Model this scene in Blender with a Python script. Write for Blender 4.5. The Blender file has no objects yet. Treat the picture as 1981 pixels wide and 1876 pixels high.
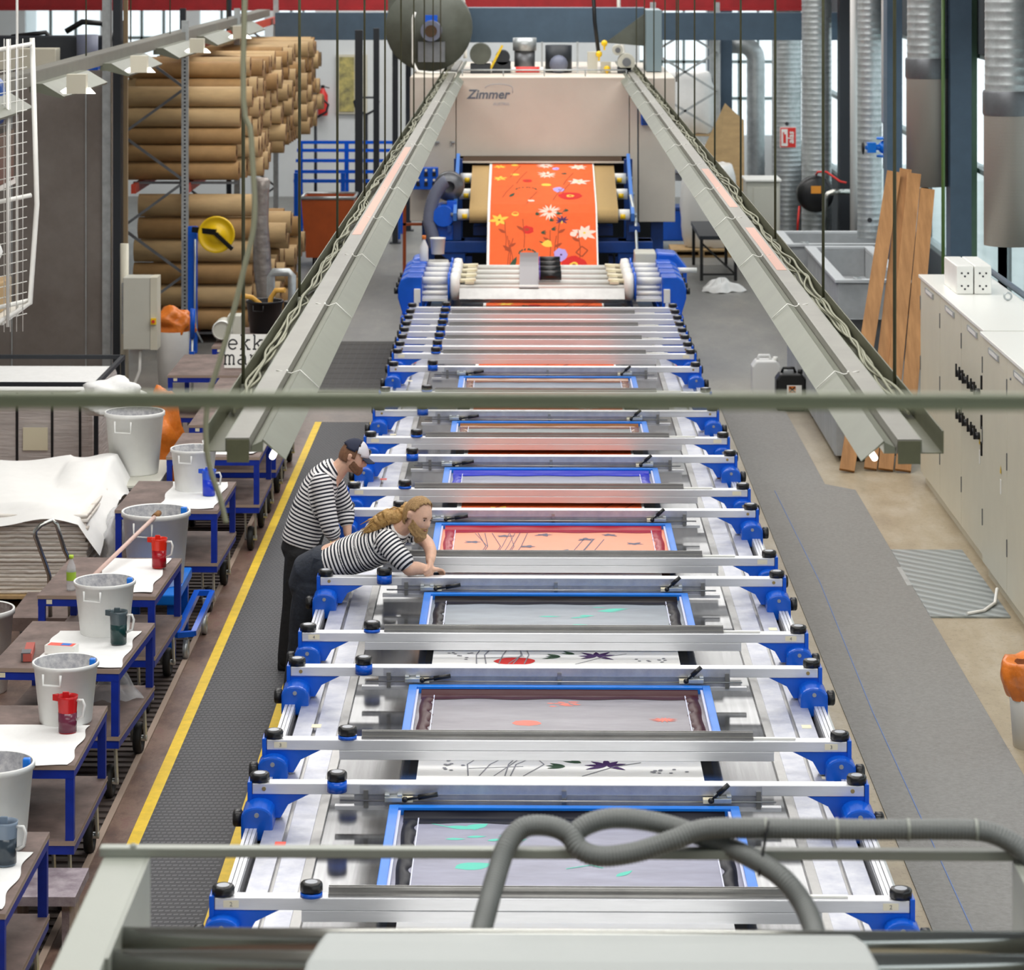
import bpy, math, random
from mathutils import Vector, Matrix, Euler
R = random.Random(7)
PI = math.pi
scene = bpy.context.scene
C = scene.collection
# ---------------------------------------------------------------- camera
cd = bpy.data.cameras.new('camera'); cam = bpy.data.objects.new('camera', cd); C.objects.link(cam)
cd.sensor_width = 36; cd.lens = 99.95
cd.shift_x = 0.02044; cd.shift_y = -0.5326
cam.location = (0, 0, 5.43); cam.rotation_euler = (PI/2, 0, 0.01391)
cd.clip_end = 300
cd.dof.use_dof = True; cd.dof.focus_distance = 17.5; cd.dof.aperture_fstop = 5.6
scene.camera = cam
# ---------------------------------------------------------------- world + lights
w = bpy.data.worlds.new('overcast'); scene.world = w; w.use_nodes = True
bg = w.node_tree.nodes['Background']; bg.inputs[0].default_value = (.86, .95, 1, 1); bg.inputs[1].default_value = 1.5
def area(name, x, y, z, sx, sy, power, col=(1, .98, .95), rot=(0, 0, 0)):
    l = bpy.data.lights.new(name, 'AREA'); l.shape = 'RECTANGLE'; l.size = sx; l.size_y = sy
    l.energy = power; l.color = col
    o = bpy.data.objects.new(name, l); o.location = (x, y, z); o.rotation_euler = rot; C.objects.link(o); return o
for k, y in enumerate((7, 14, 21, 28, 35, 42, 49, 56)):      # daylight through the roof lights
    area('roof_light', -.5, y, 7.9, 10, 2.6, 400, (1, .985, .96))
def portal(x, y, z, sx, sy, rot):                             # daylight comes from the overcast sky through the window openings
    o = area('window_daylight', x, y, z, sx, sy, 1, (1, 1, 1), rot); o.data.cycles.is_portal = True
for y in (16, 22.5, 29.5, 36.2, 42.7, 49.5, 56.5):
    portal(5.62, y, 2.65, 2.8, 6.2, (0, PI/2, 0))
for x, wd in ((-9.9, 1.6), (-8, 1.4), (-6.3, 1.4), (-4.93, .8), (3, 1.4), (4.6, 1.2)):
    portal(x, 60.25, 3.2, wd, 3.4, (-PI/2, 0, 0))
vs = scene.view_settings
vs.view_transform = 'Standard'; vs.look = 'None'; vs.gamma = 1; vs.use_curve_mapping = False; vs.exposure = 0.34
cy = scene.cycles; cy.max_bounces = 7; cy.diffuse_bounces = 3; cy.glossy_bounces = 4; cy.transmission_bounces = 4; cy.transparent_max_bounces = 8
cy.caustics_reflective = False; cy.caustics_refractive = False; cy.sample_clamp_indirect = 4
# ---------------------------------------------------------------- materials
def lin(h):
    h = h.lstrip('#'); o = []
    for i in (0, 2, 4):
        c = int(h[i:i+2], 16)/255; o.append(c/12.92 if c <= .04045 else ((c+.055)/1.055)**2.4)
    return tuple(o)+(1,)
def mat(name, hexc, rough=.5, metal=0, var=0, vs=6, dark=None, bump=0, bs=60, alpha=1, trans=0, spec=.5, stretch=None, emit=0, coat=0):
    m = bpy.data.materials.new(name); m.use_nodes = True; nt = m.node_tree; b = nt.nodes['Principled BSDF']
    col = lin(hexc); b.inputs['Base Color'].default_value = col; b.inputs['Roughness'].default_value = rough
    b.inputs['Metallic'].default_value = metal; b.inputs['Alpha'].default_value = alpha
    b.inputs['Transmission Weight'].default_value = trans; b.inputs['Specular IOR Level'].default_value = spec
    b.inputs['Coat Weight'].default_value = coat
    if emit: b.inputs['Emission Color'].default_value = col; b.inputs['Emission Strength'].default_value = emit
    if var or bump:
        tc = nt.nodes.new('ShaderNodeTexCoord'); mp = nt.nodes.new('ShaderNodeMapping'); nt.links.new(tc.outputs['Object'], mp.inputs[0])
        if stretch: mp.inputs['Scale'].default_value = stretch
    if var:
        n = nt.nodes.new('ShaderNodeTexNoise'); n.inputs['Scale'].default_value = vs; n.inputs['Detail'].default_value = 6; n.inputs['Roughness'].default_value = .65
        nt.links.new(mp.outputs[0], n.inputs['Vector'])
        r = nt.nodes.new('ShaderNodeValToRGB'); r.color_ramp.elements[0].position = .32; r.color_ramp.elements[1].position = .68
        d = lin(dark) if dark else tuple(c*(1-var) for c in col[:3])+(1,)
        r.color_ramp.elements[0].color = d; r.color_ramp.elements[1].color = col if dark else tuple(min(1, c*(1+var*.5)) for c in col[:3])+(1,)
        nt.links.new(n.outputs['Fac'], r.inputs[0]); nt.links.new(r.outputs[0], b.inputs['Base Color'])
    if bump:
        n2 = nt.nodes.new('ShaderNodeTexNoise'); n2.inputs['Scale'].default_value = bs; n2.inputs['Detail'].default_value = 4
        nt.links.new(mp.outputs[0], n2.inputs['Vector'])
        bp = nt.nodes.new('ShaderNodeBump'); bp.inputs['Strength'].default_value = bump; bp.inputs['Distance'].default_value = .02
        nt.links.new(n2.outputs['Fac'], bp.inputs['Height']); nt.links.new(bp.outputs[0], b.inputs['Normal'])
    return m
def wave_mat(name, c1, c2, scale, axis='Z', rough=.5, metal=0, dist=0, bump=0, profile='SIN', lo=.3, hi=.7):
    m = mat(name, c1, rough, metal); nt = m.node_tree; b = nt.nodes['Principled BSDF']
    tc = nt.nodes.new('ShaderNodeTexCoord'); wv = nt.nodes.new('ShaderNodeTexWave'); wv.bands_direction = axis; wv.wave_profile = profile
    wv.inputs['Scale'].default_value = scale; wv.inputs['Distortion'].default_value = dist; wv.inputs['Detail'].default_value = 3
    nt.links.new(tc.outputs['Object'], wv.inputs[0])
    r = nt.nodes.new('ShaderNodeValToRGB'); r.color_ramp.elements[0].position = lo; r.color_ramp.elements[1].position = hi
    r.color_ramp.elements[0].color = lin(c1); r.color_ramp.elements[1].color = lin(c2)
    nt.links.new(wv.outputs['Fac'], r.inputs[0]); nt.links.new(r.outputs[0], b.inputs['Base Color'])
    if bump:
        bp = nt.nodes.new('ShaderNodeBump'); bp.inputs['Strength'].default_value = bump; bp.inputs['Distance'].default_value = .01
        nt.links.new(wv.outputs['Fac'], bp.inputs['Height']); nt.links.new(bp.outputs[0], b.inputs['Normal'])
    return m
M = {}
M['alu'] = mat('brushed aluminium', 'e9eaee', .36, .5, .07, 3, stretch=(1, 12, 12))
M['alu2'] = mat('worn aluminium plate', 'd4d5da', .34, .55, .25, 7, dark='b0b3c2')
M['alud'] = mat('grey aluminium', 'a9a8a6', .3, .8, .15, 5)
M['steelband'] = mat('polished steel belt', '77787a', .13, .9, .3, 3, stretch=(14, .4, 1))
M['slot'] = mat('dark slot', '2c2c30', .6)
M['blue'] = mat('glossy blue paint', '0a5cd2', .25, 0, .12, 5)
M['bluel'] = mat('bright blue screen frame', '0f7ce6', .3, 0, .1, 6)
M['cartblue'] = mat('cart blue enamel', '0d2f9e', .4, 0, .2, 8)
M['dblue'] = mat('machine blue', '0b3d86', .35, 0, .25, 6)
M['black'] = mat('black plastic', '151517', .35)
M['blackr'] = mat('black rubber', '1a1a1b', .65, 0, .2, 20)
M['capgrey'] = mat('grey knob cap', '9a9ea6', .3, .3)
M['white'] = mat('white enamel', 'f0efe9', .35, 0, .06, 5)
M['cream'] = mat('cream label', 'efe6c8', .6)
M['brass'] = mat('brass badge', 'b49a5e', .4, .6)
M['red'] = mat('red', 'd8312a', .4)
M['redsticker'] = mat('red sticker', 'f0604e', .5)
M['orange'] = mat('orange printed cotton', 'f5662a', .85, 0, .07, 9)
M['cotton'] = mat('white cotton', 'f6f5f2', .9, 0, .03, 8)
M['dryer'] = mat('beige dryer panel', 'd9cfc1', .45, 0, .06, 1.2)
M['dryerside'] = mat('beige dryer side', 'd2cabd', .5, 0, .06, 1.5)
M['beige'] = mat('beige cabinet enamel', 'd5d0bd', .45, 0, .05, 2)
M['beltbrown'] = mat('brown conveyor mesh', 'dcb87c', .7, 0, .15, 120)
M['galv'] = mat('galvanised steel', 'bcc1c2', .38, .6, .2, 9)
M['galvd'] = mat('dull galvanised steel', '83868a', .42, .75, .35, 2.2, dark='68696c')
M['greyblue'] = mat('blue grey steel paint', '44586a', .5, 0, .15, 3)
M['darkpost'] = mat('dark steel post', '22272e', .5)
M['greenpost'] = mat('green steel column', '4f6b55', .5, 0, .15, 3)
M['redbeam'] = mat('red crane beam', '9e1d22', .5, 0, .2, 4)
M['card'] = mat('brown cardboard tube', 'b89a6e', .75, 0, .16, 5, stretch=(.6, 2, 2))
M['cardd'] = mat('darker cardboard tube', 'a07c4e', .75, 0, .18, 5)
M['cardend'] = mat('cardboard core end', '8a6238', .8, 0, .2, 20)
M['cardhole'] = mat('dark core hole', '2a1c10', .9)
M['wood'] = mat('pine plank', 'b5834f', .6, 0, .35, 3, stretch=(6, 1, .6), dark='95683a')
M['ply'] = mat('worn brown board', '84716a', .7, 0, .35, 5, dark='60504a')
M['plyedge'] = mat('board edge', 'a38f80', .7)
M['pallet'] = mat('pallet wood', 'b99a6c', .8, 0, .25, 8)
M['cloth'] = mat('white paper towel', 'f4f4f2', .9, 0, .04, 10, bump=.25, bs=18)
M['bucket'] = mat('light grey plastic', 'f2f2ef', .45, 0, .06, 4)
M['bucketin'] = mat('bucket inside with ink specks', 'e0dfde', .6, 0, .5, 30, dark='a3a4ac')
M['inkdark'] = mat('dark ink', '120a0e', .35, spec=.08)
M['inkmaroon'] = mat('maroon ink', '3c0812', .32, spec=.12)
M['inkred'] = mat('crimson ink', 'a00a24', .3, spec=.2)
M['inkblue'] = mat('blue ink', '1420b4', .3, spec=.2)
M['inknavy'] = mat('navy ink', '060818', .35, spec=.08)
M['inkbrown'] = mat('brown ink', '8a5a33', .2)
M['inkgreen'] = mat('dark green ink', '0e4437', .15)
M['orangebag'] = mat('orange plastic bag', 'e8802c', .35, 0, .25, 6, bump=.6, bs=14, alpha=.93)
M['plastic'] = mat('clear plastic wrap', 'e6e7ea', .15, 0, .1, 10, alpha=.42, bump=.8, bs=16)
M['milky'] = mat('milky plastic', 'ececea', .35, 0, 0, alpha=.9)
M['wrapgrey'] = mat('grey wrapped cartons', 'd2c9c4', .45, 0, .18, 4, bump=.6, bs=10, stretch=(.5, .5, 4))
M['olive'] = mat('olive grey painted channel', '686b5c', .45, 0, .12, 4)
M['olived'] = mat('dark olive channel', '51523c', .55, 0, .2, 6)
M['trough'] = mat('grey luminaire top', '737168', .45, 0, .15, 3)
M['cable'] = mat('olive cable', '7c7c66', .6)
M['fgrey'] = mat('pale grey machine paint', '93978e', .4, 0, .04, 2)
M['hood'] = mat('white grey hood', '939896', .4, 0, .03, 2)
M['chrome'] = mat('steel bar', 'b9bab4', .18, .95)
M['boxgrey'] = mat('light grey enamel', 'c8c7bb', .45, 0, .04, 3)
M['hose'] = mat('grey corrugated hose', '6f7270', .5, 0, .08, 4)
M['concrete'] = mat('tub concrete', 'a9acae', .7, 0, .15, 4)
M['winglass'] = mat('window pane', 'd8eef2', .05, 0, alpha=.25)
M['winframe'] = mat('grey window frame', '7d8b8c', .5)
M['wall'] = mat('white plaster wall', 'dfe3e4', .8, 0, .05, 1)
M['walld'] = mat('dark cladding', '3a4248', .7, 0, .1, 1)
M['yellow'] = mat('yellow strip', 'efc81e', .55, 0, .15, 12)
M['yel2'] = mat('yellow plastic', 'f2c70e', .35)
M['skin'] = mat('skin', 'e4b69c', .5, 0, .12, 18)
M['housing'] = mat('warm dull steel', '8e8781', .45, .35, .2, 1.3, dark='797069')
M['denim'] = mat('dark denim', '2a303c', .8, 0, .35, 14, bump=.3, bs=40)
M['blacktr'] = mat('black work trousers', '18181b', .8, 0, .3, 12, bump=.3, bs=40)
M['hairb'] = mat('blond hair', 'c19c6a', .5, 0, .4, 26, stretch=(4, 4, 1), dark='926f42', bump=.5, bs=50)
M['hairl'] = mat('light blond ponytail', 'd0a868', .5, 0, .35, 26, dark='a87c42', bump=.6, bs=50)
M['beardb'] = mat('brown beard', '7d583f', .7, 0, .3, 40)
M['navycap'] = mat('navy cap cloth', '272c42', .8, 0, .1, 30)
M['capwhite'] = mat('pale cap panel', 'd9d8de', .8)
M['shoe'] = mat('black shoe', '141414', .6)
M['eye'] = mat('dark eye', '2c2320', .3)
M['lip'] = mat('lip', 'b8776a', .5)
# ---------------------------------------------------------------- geometry helpers
class G:
    def __init__(s): s.v = []; s.f = []; s.m = []; s.s = []
    def add(s, vs, fs, m=0, sm=False):
        n = len(s.v); s.v += [tuple(p) for p in vs]
        for f in fs: s.f.append(tuple(i+n for i in f)); s.m.append(m); s.s.append(sm)
        return s
    def box(s, x0, x1, y0, y1, z0, z1, m=0):
        return s.add([(x0,y0,z0),(x1,y0,z0),(x1,y1,z0),(x0,y1,z0),(x0,y0,z1),(x1,y0,z1),(x1,y1,z1),(x0,y1,z1)],
                     [(0,3,2,1),(4,5,6,7),(0,1,5,4),(1,2,6,5),(2,3,7,6),(3,0,4,7)], m)
    def obox(s, c, size, rot=(0,0,0), m=0):
        e = Euler(rot).to_matrix(); c = Vector(c); hx, hy, hz = (k/2 for k in size)
        vs = [c+e@Vector(p) for p in ((-hx,-hy,-hz),(hx,-hy,-hz),(hx,hy,-hz),(-hx,hy,-hz),(-hx,-hy,hz),(hx,-hy,hz),(hx,hy,hz),(-hx,hy,hz))]
        return s.add(vs, [(0,3,2,1),(4,5,6,7),(0,1,5,4),(1,2,6,5),(2,3,7,6),(3,0,4,7)], m)
    def bar(s, a, b, t, h=None, m=0):                  # square bar between two points
        a, b = Vector(a), Vector(b); d = (b-a).normalized(); up = Vector((0,0,1)) if abs(d.z) < .95 else Vector((0,1,0))
        x = d.cross(up).normalized()*t/2; y = x.normalized().cross(d)*(h or t)/2
        vs = [a-x-y, a+x-y, a+x+y, a-x+y, b-x-y, b+x-y, b+x+y, b-x+y]
        return s.add(vs, [(0,1,2,3),(7,6,5,4),(4,5,1,0),(5,6,2,1),(6,7,3,2),(7,4,0,3)], m)
    def cyl(s, a, b, r0, r1=None, n=16, m=0, mc=None, caps=True):
        a, b = Vector(a), Vector(b); r1 = r0 if r1 is None else r1
        d = (b-a).normalized(); u = d.orthogonal().normalized(); q = d.cross(u)
        vs = []
        for p, r in ((a, r0), (b, r1)):
            vs += [p+(u*math.cos(2*PI*i/n)+q*math.sin(2*PI*i/n))*r for i in range(n)]
        s.add(vs, [(i, (i+1) % n, n+(i+1) % n, n+i) for i in range(n)], m, True)
        if caps:
            s.add(vs[:n], [tuple(range(n-1, -1, -1))], m if mc is None else mc); s.add(vs[n:], [tuple(range(n))], m if mc is None else mc)
        return s
    def tube(s, pts, r, n=8, m=0, ring=None):
        pts = [Vector(p) for p in pts]; N = len(pts); rs = r if isinstance(r, (list, tuple)) else [r]*N
        t0 = (pts[1]-pts[0]).normalized(); u = t0.orthogonal().normalized(); vs = []
        for i, p in enumerate(pts):
            t = (pts[min(i+1, N-1)]-pts[max(i-1, 0)]).normalized(); u = (u-t*u.dot(t)).normalized(); q = t.cross(u)
            vs += [p+(u*math.cos(2*PI*k/n)+q*math.sin(2*PI*k/n))*rs[i] for k in range(n)]
        fs = [(i*n+k, i*n+(k+1) % n, (i+1)*n+(k+1) % n, (i+1)*n+k) for i in range(N-1) for k in range(n)]
        s.add(vs, fs, m, True)
        s.add(vs[:n], [tuple(range(n-1, -1, -1))], m); s.add(vs[-n:], [tuple(range(n))], m); return s
    def lathe(s, prof, c=(0,0,0), n=24, m=0, axis='Z', mod=None, sm=True):
        c = Vector(c); vs = []; N = len(prof)
        for r, z in prof:
            for k in range(n):
                a = 2*PI*k/n; rr = r*(mod(k) if mod else 1); p = (rr*math.cos(a), rr*math.sin(a), z)
                if axis == 'X': p = (p[2], p[0], p[1])
                if axis == 'Y': p = (p[1], p[2], p[0])
                vs.append(c+Vector(p))
        fs = [(i*n+k, i*n+(k+1) % n, (i+1)*n+(k+1) % n, (i+1)*n+k) for i in range(N-1) for k in range(n)]
        s.add(vs, fs, m, sm); return s
    def disc(s, c, r, n=20, m=0, axis='Z'):
        return s.lathe([(r, 0), (0.0005, 0)], c, n, m, axis, sm=False)
    def prism(s, poly, axis, a, b, m=0):
        def P(p, t): return {'X': (t, p[0], p[1]), 'Y': (p[0], t, p[1]), 'Z': (p[0], p[1], t)}[axis]
        n = len(poly); vs = [P(p, a) for p in poly]+[P(p, b) for p in poly]
        return s.add(vs, [tuple(range(n)), tuple(range(2*n-1, n-1, -1))]+[(i, n+i, n+(i+1) % n, (i+1) % n) for i in range(n)], m)
    def grid(s, fn, nu, nv, m=0, sm=True):
        vs = [fn(i/nu, j/nv) for j in range(nv+1) for i in range(nu+1)]
        return s.add(vs, [(j*(nu+1)+i, j*(nu+1)+i+1, (j+1)*(nu+1)+i+1, (j+1)*(nu+1)+i) for j in range(nv) for i in range(nu)], m, sm)
    def ball(s, c, r, n=16, m=0, sc=(1,1,1)):
        c = Vector(c); k = n//2
        return s.lathe([(max(.001, r*math.sin(PI*i/k)), -r*math.cos(PI*i/k)) for i in range(k+1)], (0,0,0), n, m) and s._xf(n*(k+1), c, sc)
    def _xf(s, cnt, c, sc):
        for i in range(len(s.v)-cnt, len(s.v)):
            v = s.v[i]; s.v[i] = (c[0]+v[0]*sc[0], c[1]+v[1]*sc[1], c[2]+v[2]*sc[2])
        return s
    def text(s, txt, M4, size=1, m=0, bold=0, shear=0, depth=.002):
        cu = bpy.data.curves.new('lettering', 'FONT'); cu.body = txt; cu.size = size; cu.extrude = depth; cu.offset = bold; cu.shear = shear; cu.align_x = 'CENTER'
        cu.resolution_u = 3
        o = bpy.data.objects.new('lettering', cu); C.objects.link(o); bpy.context.view_layer.update()
        me = o.to_mesh(); vs = [M4 @ v.co for v in me.vertices]; fs = [tuple(p.vertices) for p in me.polygons]
        o.to_mesh_clear(); bpy.data.objects.remove(o); bpy.data.curves.remove(cu)
        return s.add(vs, fs, m)
    def ob(s, name, mats, parent=None, bevel=0, loc=(0,0,0), fix=True):
        off = Vector(loc); p = parent
        while p is not None: off = off+p.location if p is not None else off; p = p.parent
        me = bpy.data.meshes.new(name)
        me.from_pydata([tuple(Vector(v)-off) for v in s.v], [], s.f)
        for mm in (mats if isinstance(mats, (list, tuple)) else [mats]): me.materials.append(M[mm] if isinstance(mm, str) else mm)
        me.polygons.foreach_set('material_index', s.m); me.polygons.foreach_set('use_smooth', s.s)
        me.validate(); me.update()
        if fix:
            import bmesh
            b = bmesh.new(); b.from_mesh(me); bmesh.ops.remove_doubles(b, verts=b.verts, dist=1e-5); bmesh.ops.recalc_face_normals(b, faces=b.faces); b.to_mesh(me); b.free()
        o = bpy.data.objects.new(name, me); C.objects.link(o); o.location = loc
        if parent is not None: o.parent = parent
        if bevel:
            md = o.modifiers.new('edge', 'BEVEL'); md.width = bevel; md.segments = 2; md.limit_method = 'ANGLE'; md.angle_limit = .7
        return o
def tag(o, label=None, cat=None, group=None, kind=None):
    for k, v in (('label', label), ('category', cat), ('group', group), ('kind', kind)):
        if v: o[k] = v
    return o
def thing(name, label, cat, loc=(0,0,0), group=None):
    o = bpy.data.objects.new(name, None); o.empty_display_size = .1; o.location = loc; C.objects.link(o)
    return tag(o, label, cat, group)
def solo(g, name, mats, label, cat, loc=(0,0,0), group=None, bevel=0, kind=None):
    return tag(g.ob(name, mats, None, bevel, loc), label, cat, group, kind)
def struct(g, name, mats, bevel=0): return tag(g.ob(name, mats, None, bevel), kind='structure')
def dup(root, loc, rz=None, label=None, group=None):
    def cp(o, par):
        c = o.copy(); C.objects.link(c); c.parent = par
        for ch in list(o.children): cp(ch, c)
        return c
    r = cp(root, None); r.location = loc
    if rz is not None: r.rotation_euler = (0, 0, rz)
    if label: r['label'] = label
    if group: r['group'] = group
    return r
def rag(x, y, r, z=.002, h=.12, seed=0, name='cleaning_rag', lab='', mt='cloth', sy=1):
    q = random.Random(seed); ph = [q.uniform(0, 6) for _ in range(8)]
    def fn(u, v):
        a = 2*PI*u; rr = r*v*(1+.16*math.sin(3*a+ph[0])+.1*math.sin(5*a+ph[1])); n = .5+.5*math.sin(7*v+ph[2]+2*math.sin(2*a+ph[3]))
        return (x+rr*math.cos(a), y+sy*rr*math.sin(a), z+h*(1-v**2)*(.55+.45*n)+.008*math.sin(9*a+ph[4])*v+.008)
    g = G(); g.grid(fn, 48, 12); return solo(g, name, mt, lab, 'cloth' if name != 'plastic_bag' else 'bag', (x, y, z))
ORD = ['first', 'second', 'third', 'fourth', 'fifth', 'sixth', 'seventh', 'eighth', 'ninth', 'tenth', 'eleventh', 'twelfth']
# ================================================================ room shell
def floor_mat():
    m = bpy.data.materials.new('stained concrete floor'); m.use_nodes = True; nt = m.node_tree; b = nt.nodes['Principled BSDF']; L = nt.links.new
    tc = nt.nodes.new('ShaderNodeTexCoord'); sx = nt.nodes.new('ShaderNodeSeparateXYZ'); L(tc.outputs['Object'], sx.inputs[0])
    def noise(sc, st=(1,1,1), det=8, ro=.65):
        mp = nt.nodes.new('ShaderNodeMapping'); mp.inputs['Scale'].default_value = st; L(tc.outputs['Object'], mp.inputs[0])
        n = nt.nodes.new('ShaderNodeTexNoise'); n.inputs['Scale'].default_value = sc; n.inputs['Detail'].default_value = det; n.inputs['Roughness'].default_value = ro
        L(mp.outputs[0], n.inputs['Vector']); return n.outputs['Fac']
    def ramp(f, stops):
        r = nt.nodes.new('ShaderNodeValToRGB'); e = r.color_ramp.elements
        while len(e) < len(stops): e.new(.5)
        for k, (p, c) in zip(e, stops): k.position = p; k.color = lin(c)
        L(f, r.inputs[0]); return r.outputs[0]
    def mix(f, a, c2):
        x = nt.nodes.new('ShaderNodeMixRGB'); L(f, x.inputs[0]); L(a, x.inputs[1]); L(c2, x.inputs[2]); return x.outputs[0]
    def mrange(v, a, c):
        r = nt.nodes.new('ShaderNodeMapRange'); r.inputs[1].default_value = a; r.inputs[2].default_value = c; L(v, r.inputs[0]); return r.outputs[0]
    left = ramp(noise(2.6, (1.3, .7, 1), 12, .75), [(.3, '4f3c37'), (.44, '6b5349'), (.54, '826a5c'), (.6, '7a5a52'), (.72, 'a08c7c')])
    right = ramp(noise(1.3, (1.6, .6, 1), 12, .72), [(.3, '90806a'), (.5, 'a6987f'), (.68, 'b8ae9c')])
    far = ramp(noise(1.1, (1.4, .5, 1), 12, .7), [(.3, '6a6a68'), (.55, '7f7e7a'), (.72, '938f87')])
    c = mix(mrange(sx.outputs[0], -1, 1), left, right)
    c = mix(mrange(sx.outputs[1], 29, 36), c, far)
    sp = ramp(noise(22, det=10, ro=.8), [(.3, '6a6666'), (.46, 'ffffff'), (.68, 'ffffff'), (.76, 'f0ece6')])
    mu = nt.nodes.new('ShaderNodeMixRGB'); mu.blend_type = 'MULTIPLY'; mu.inputs[0].default_value = .7; L(c, mu.inputs[1]); L(sp, mu.inputs[2])
    L(mu.outputs[0], b.inputs['Base Color']); b.inputs['Roughness'].default_value = .42
    return m
M['floor'] = floor_mat()
struct(G().box(-11.5, 5.6, -2, 66, -.1, 0), 'floor', 'floor')
M['ceil'] = mat('pale ceiling', 'c4c4c0', .8)
struct(G().box(-11.7, 5.8, -2, 66, 8.0, 8.2), 'ceiling', 'ceil')
struct(G().box(-11.7, -11.5, -2, 66, 0, 8), 'wall_left', 'wall')
struct(G().box(-11.5, 5.6, -2.2, -2, 0, 8), 'wall_front', 'wall')
# back wall: high windows to the left and to the right, plain plaster between
WB = [(-10.7, -9.1, 1.7, 5.0), (-8.7, -7.3, 1.7, 5.0), (-7.0, -5.62, 1.7, 5.0), (-5.32, -4.55, 1.7, 5.0), (2.3, 3.7, 1.3, 4.4), (4.0, 5.2, 1.3, 4.4)]
g = G(); xs = -11.5
for x0, x1, z0, z1 in WB:
    g.box(xs, x0, 60, 60.2, 0, 8); g.box(x0, x1, 60, 60.2, 0, z0).box(x0, x1, 60, 60.2, z1, 8); xs = x1
g.box(xs, 5.6, 60, 60.2, 0, 8)
struct(g, 'wall_back', 'wall')
for n, (x0, x1, z0, z1) in enumerate(WB):
    gg = G(); gg.box(x0, x1, 60.09, 60.11, z0, z1, 0)
    for k in range(1, 3): x = x0+(x1-x0)*k/3; gg.box(x-.025, x+.025, 60.05, 60.15, z0, z1, 1)
    for k in range(1, 4): z = z0+(z1-z0)*k/4; gg.box(x0, x1, 60.05, 60.15, z-.03, z+.03, 1)
    struct(gg, 'window_%d' % (n+1), ['winglass', 'winframe'])
# right wall: sill wall, columns, window bays
g = G(); g.box(5.4, 5.6, -2, 60, 0, 1.25).box(5.4, 5.6, -2, 60, 4.05, 8)
struct(g, 'wall_right', 'walld')
for i, (a, b) in enumerate(((12, 19), (19, 26), (26, 33), (33, 39.5), (39.5, 46), (46, 53), (53, 60))):
    gg = G(); gg.box(5.5, 5.52, a+.1, b-.1, 1.25, 4.05, 0)
    for y in (a, (a+b)/2, b): gg.box(5.42, 5.56, y-.06, y+.06, 1.25, 4.05, 1)
    for z in (1.25, 2.6, 3.99): gg.box(5.42, 5.56, a, b, z, z+.06, 1)
    struct(gg, 'window_%d' % (10+i), ['winglass', 'winframe'])
# outdoors: pale ground and hedge, seen bleached through the panes
M['yard'] = mat('pale yard', 'c9d2cf', .9, 0, .1, 1)
M['hedge'] = mat('pale hedge', '8fb3a4', .9, 0, .4, 2)
struct(G().box(5.7, 40, 0, 70, -.2, -.1), 'ground', 'yard')
g = G().box(20, 21, 0, 70, -.1, 2.0); struct(g, 'landscape', 'hedge')
# ================================================================ screen printing machine
XC = .14
def bx(g, x0, x1, *a): return g.box(XC+x0, XC+x1, *a)
bed = thing('printing_table', 'long flat-bed textile printing table with steel belt and aluminium side rails', 'printing table', (XC, 22, 0))
g = G()
bx(g, -1.42, 1.42, 9, 34.6, .3, .84)
g.ob('bed_frame', 'greyblue', bed)
for k, y in enumerate((12, 16.5, 21, 25.5, 30, 34)):
    for s in (-1, 1):
        bx(G(), s*1.25-.08, s*1.25+.08, y-.1, y+.1, 0, .3).ob('leg', 'greyblue', bed)
bx(G(), -1.2, 1.2, 9, 38, .85, .875).ob('belt', 'steelband', bed)
for s in (-1, 1):
    def sx(g, a, b, *r, m=0): return bx(g, min(s*a, s*b), max(s*a, s*b), *r, m)
    g = G(); sx(g, 1.2, 1.235, 9, 34.6, .84, .895, m=0); sx(g, 1.235, 1.25, 9, 34.6, .84, .885, m=0); g.ob('belt_edge', ['alud'], bed)
    g = G(); sx(g, 1.25, 1.373, 9, 34.6, .84, .888); g.ob('side_plate', 'alu2', bed, .002)
    g = G(); sx(g, 1.373, 1.394, 9, 34.6, .83, .868); g.ob('groove', 'alud', bed)
    g = G(); sx(g, 1.394, 1.5, 9, 34.6, .84, .888); g.ob('side_plate', 'alu2', bed, .002)
    g = G(); sx(g, 1.5, 1.534, 9, 34.6, .8, .815); g.ob('groove', 'slot', bed)
    g = G(); sx(g, 1.534, 1.6, 9, 34.6, .8, .88)
    for q in (1.536, 1.556, 1.578): sx(g, q, q+.017, 9, 34.6, .88, .898)
    g.ob('guide_rail', 'alu', bed)
    if s > 0: g = G(); sx(g, 1.6, 1.78, 9, 34.6, .42, .45); g.ob('drip_tray', 'galv', bed)
    for k in range(22):                                            # small stickers stuck along the plates
        y = 11+k*1.07+R.random()*.3; x = s*(1.40+R.random()*.05)
        sm = 'redsticker' if k % 3 == 0 else 'cream'
        bx(G(), x, x+.055, y, y+.07, .888, .8895).ob('sticker', sm, bed)

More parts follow.
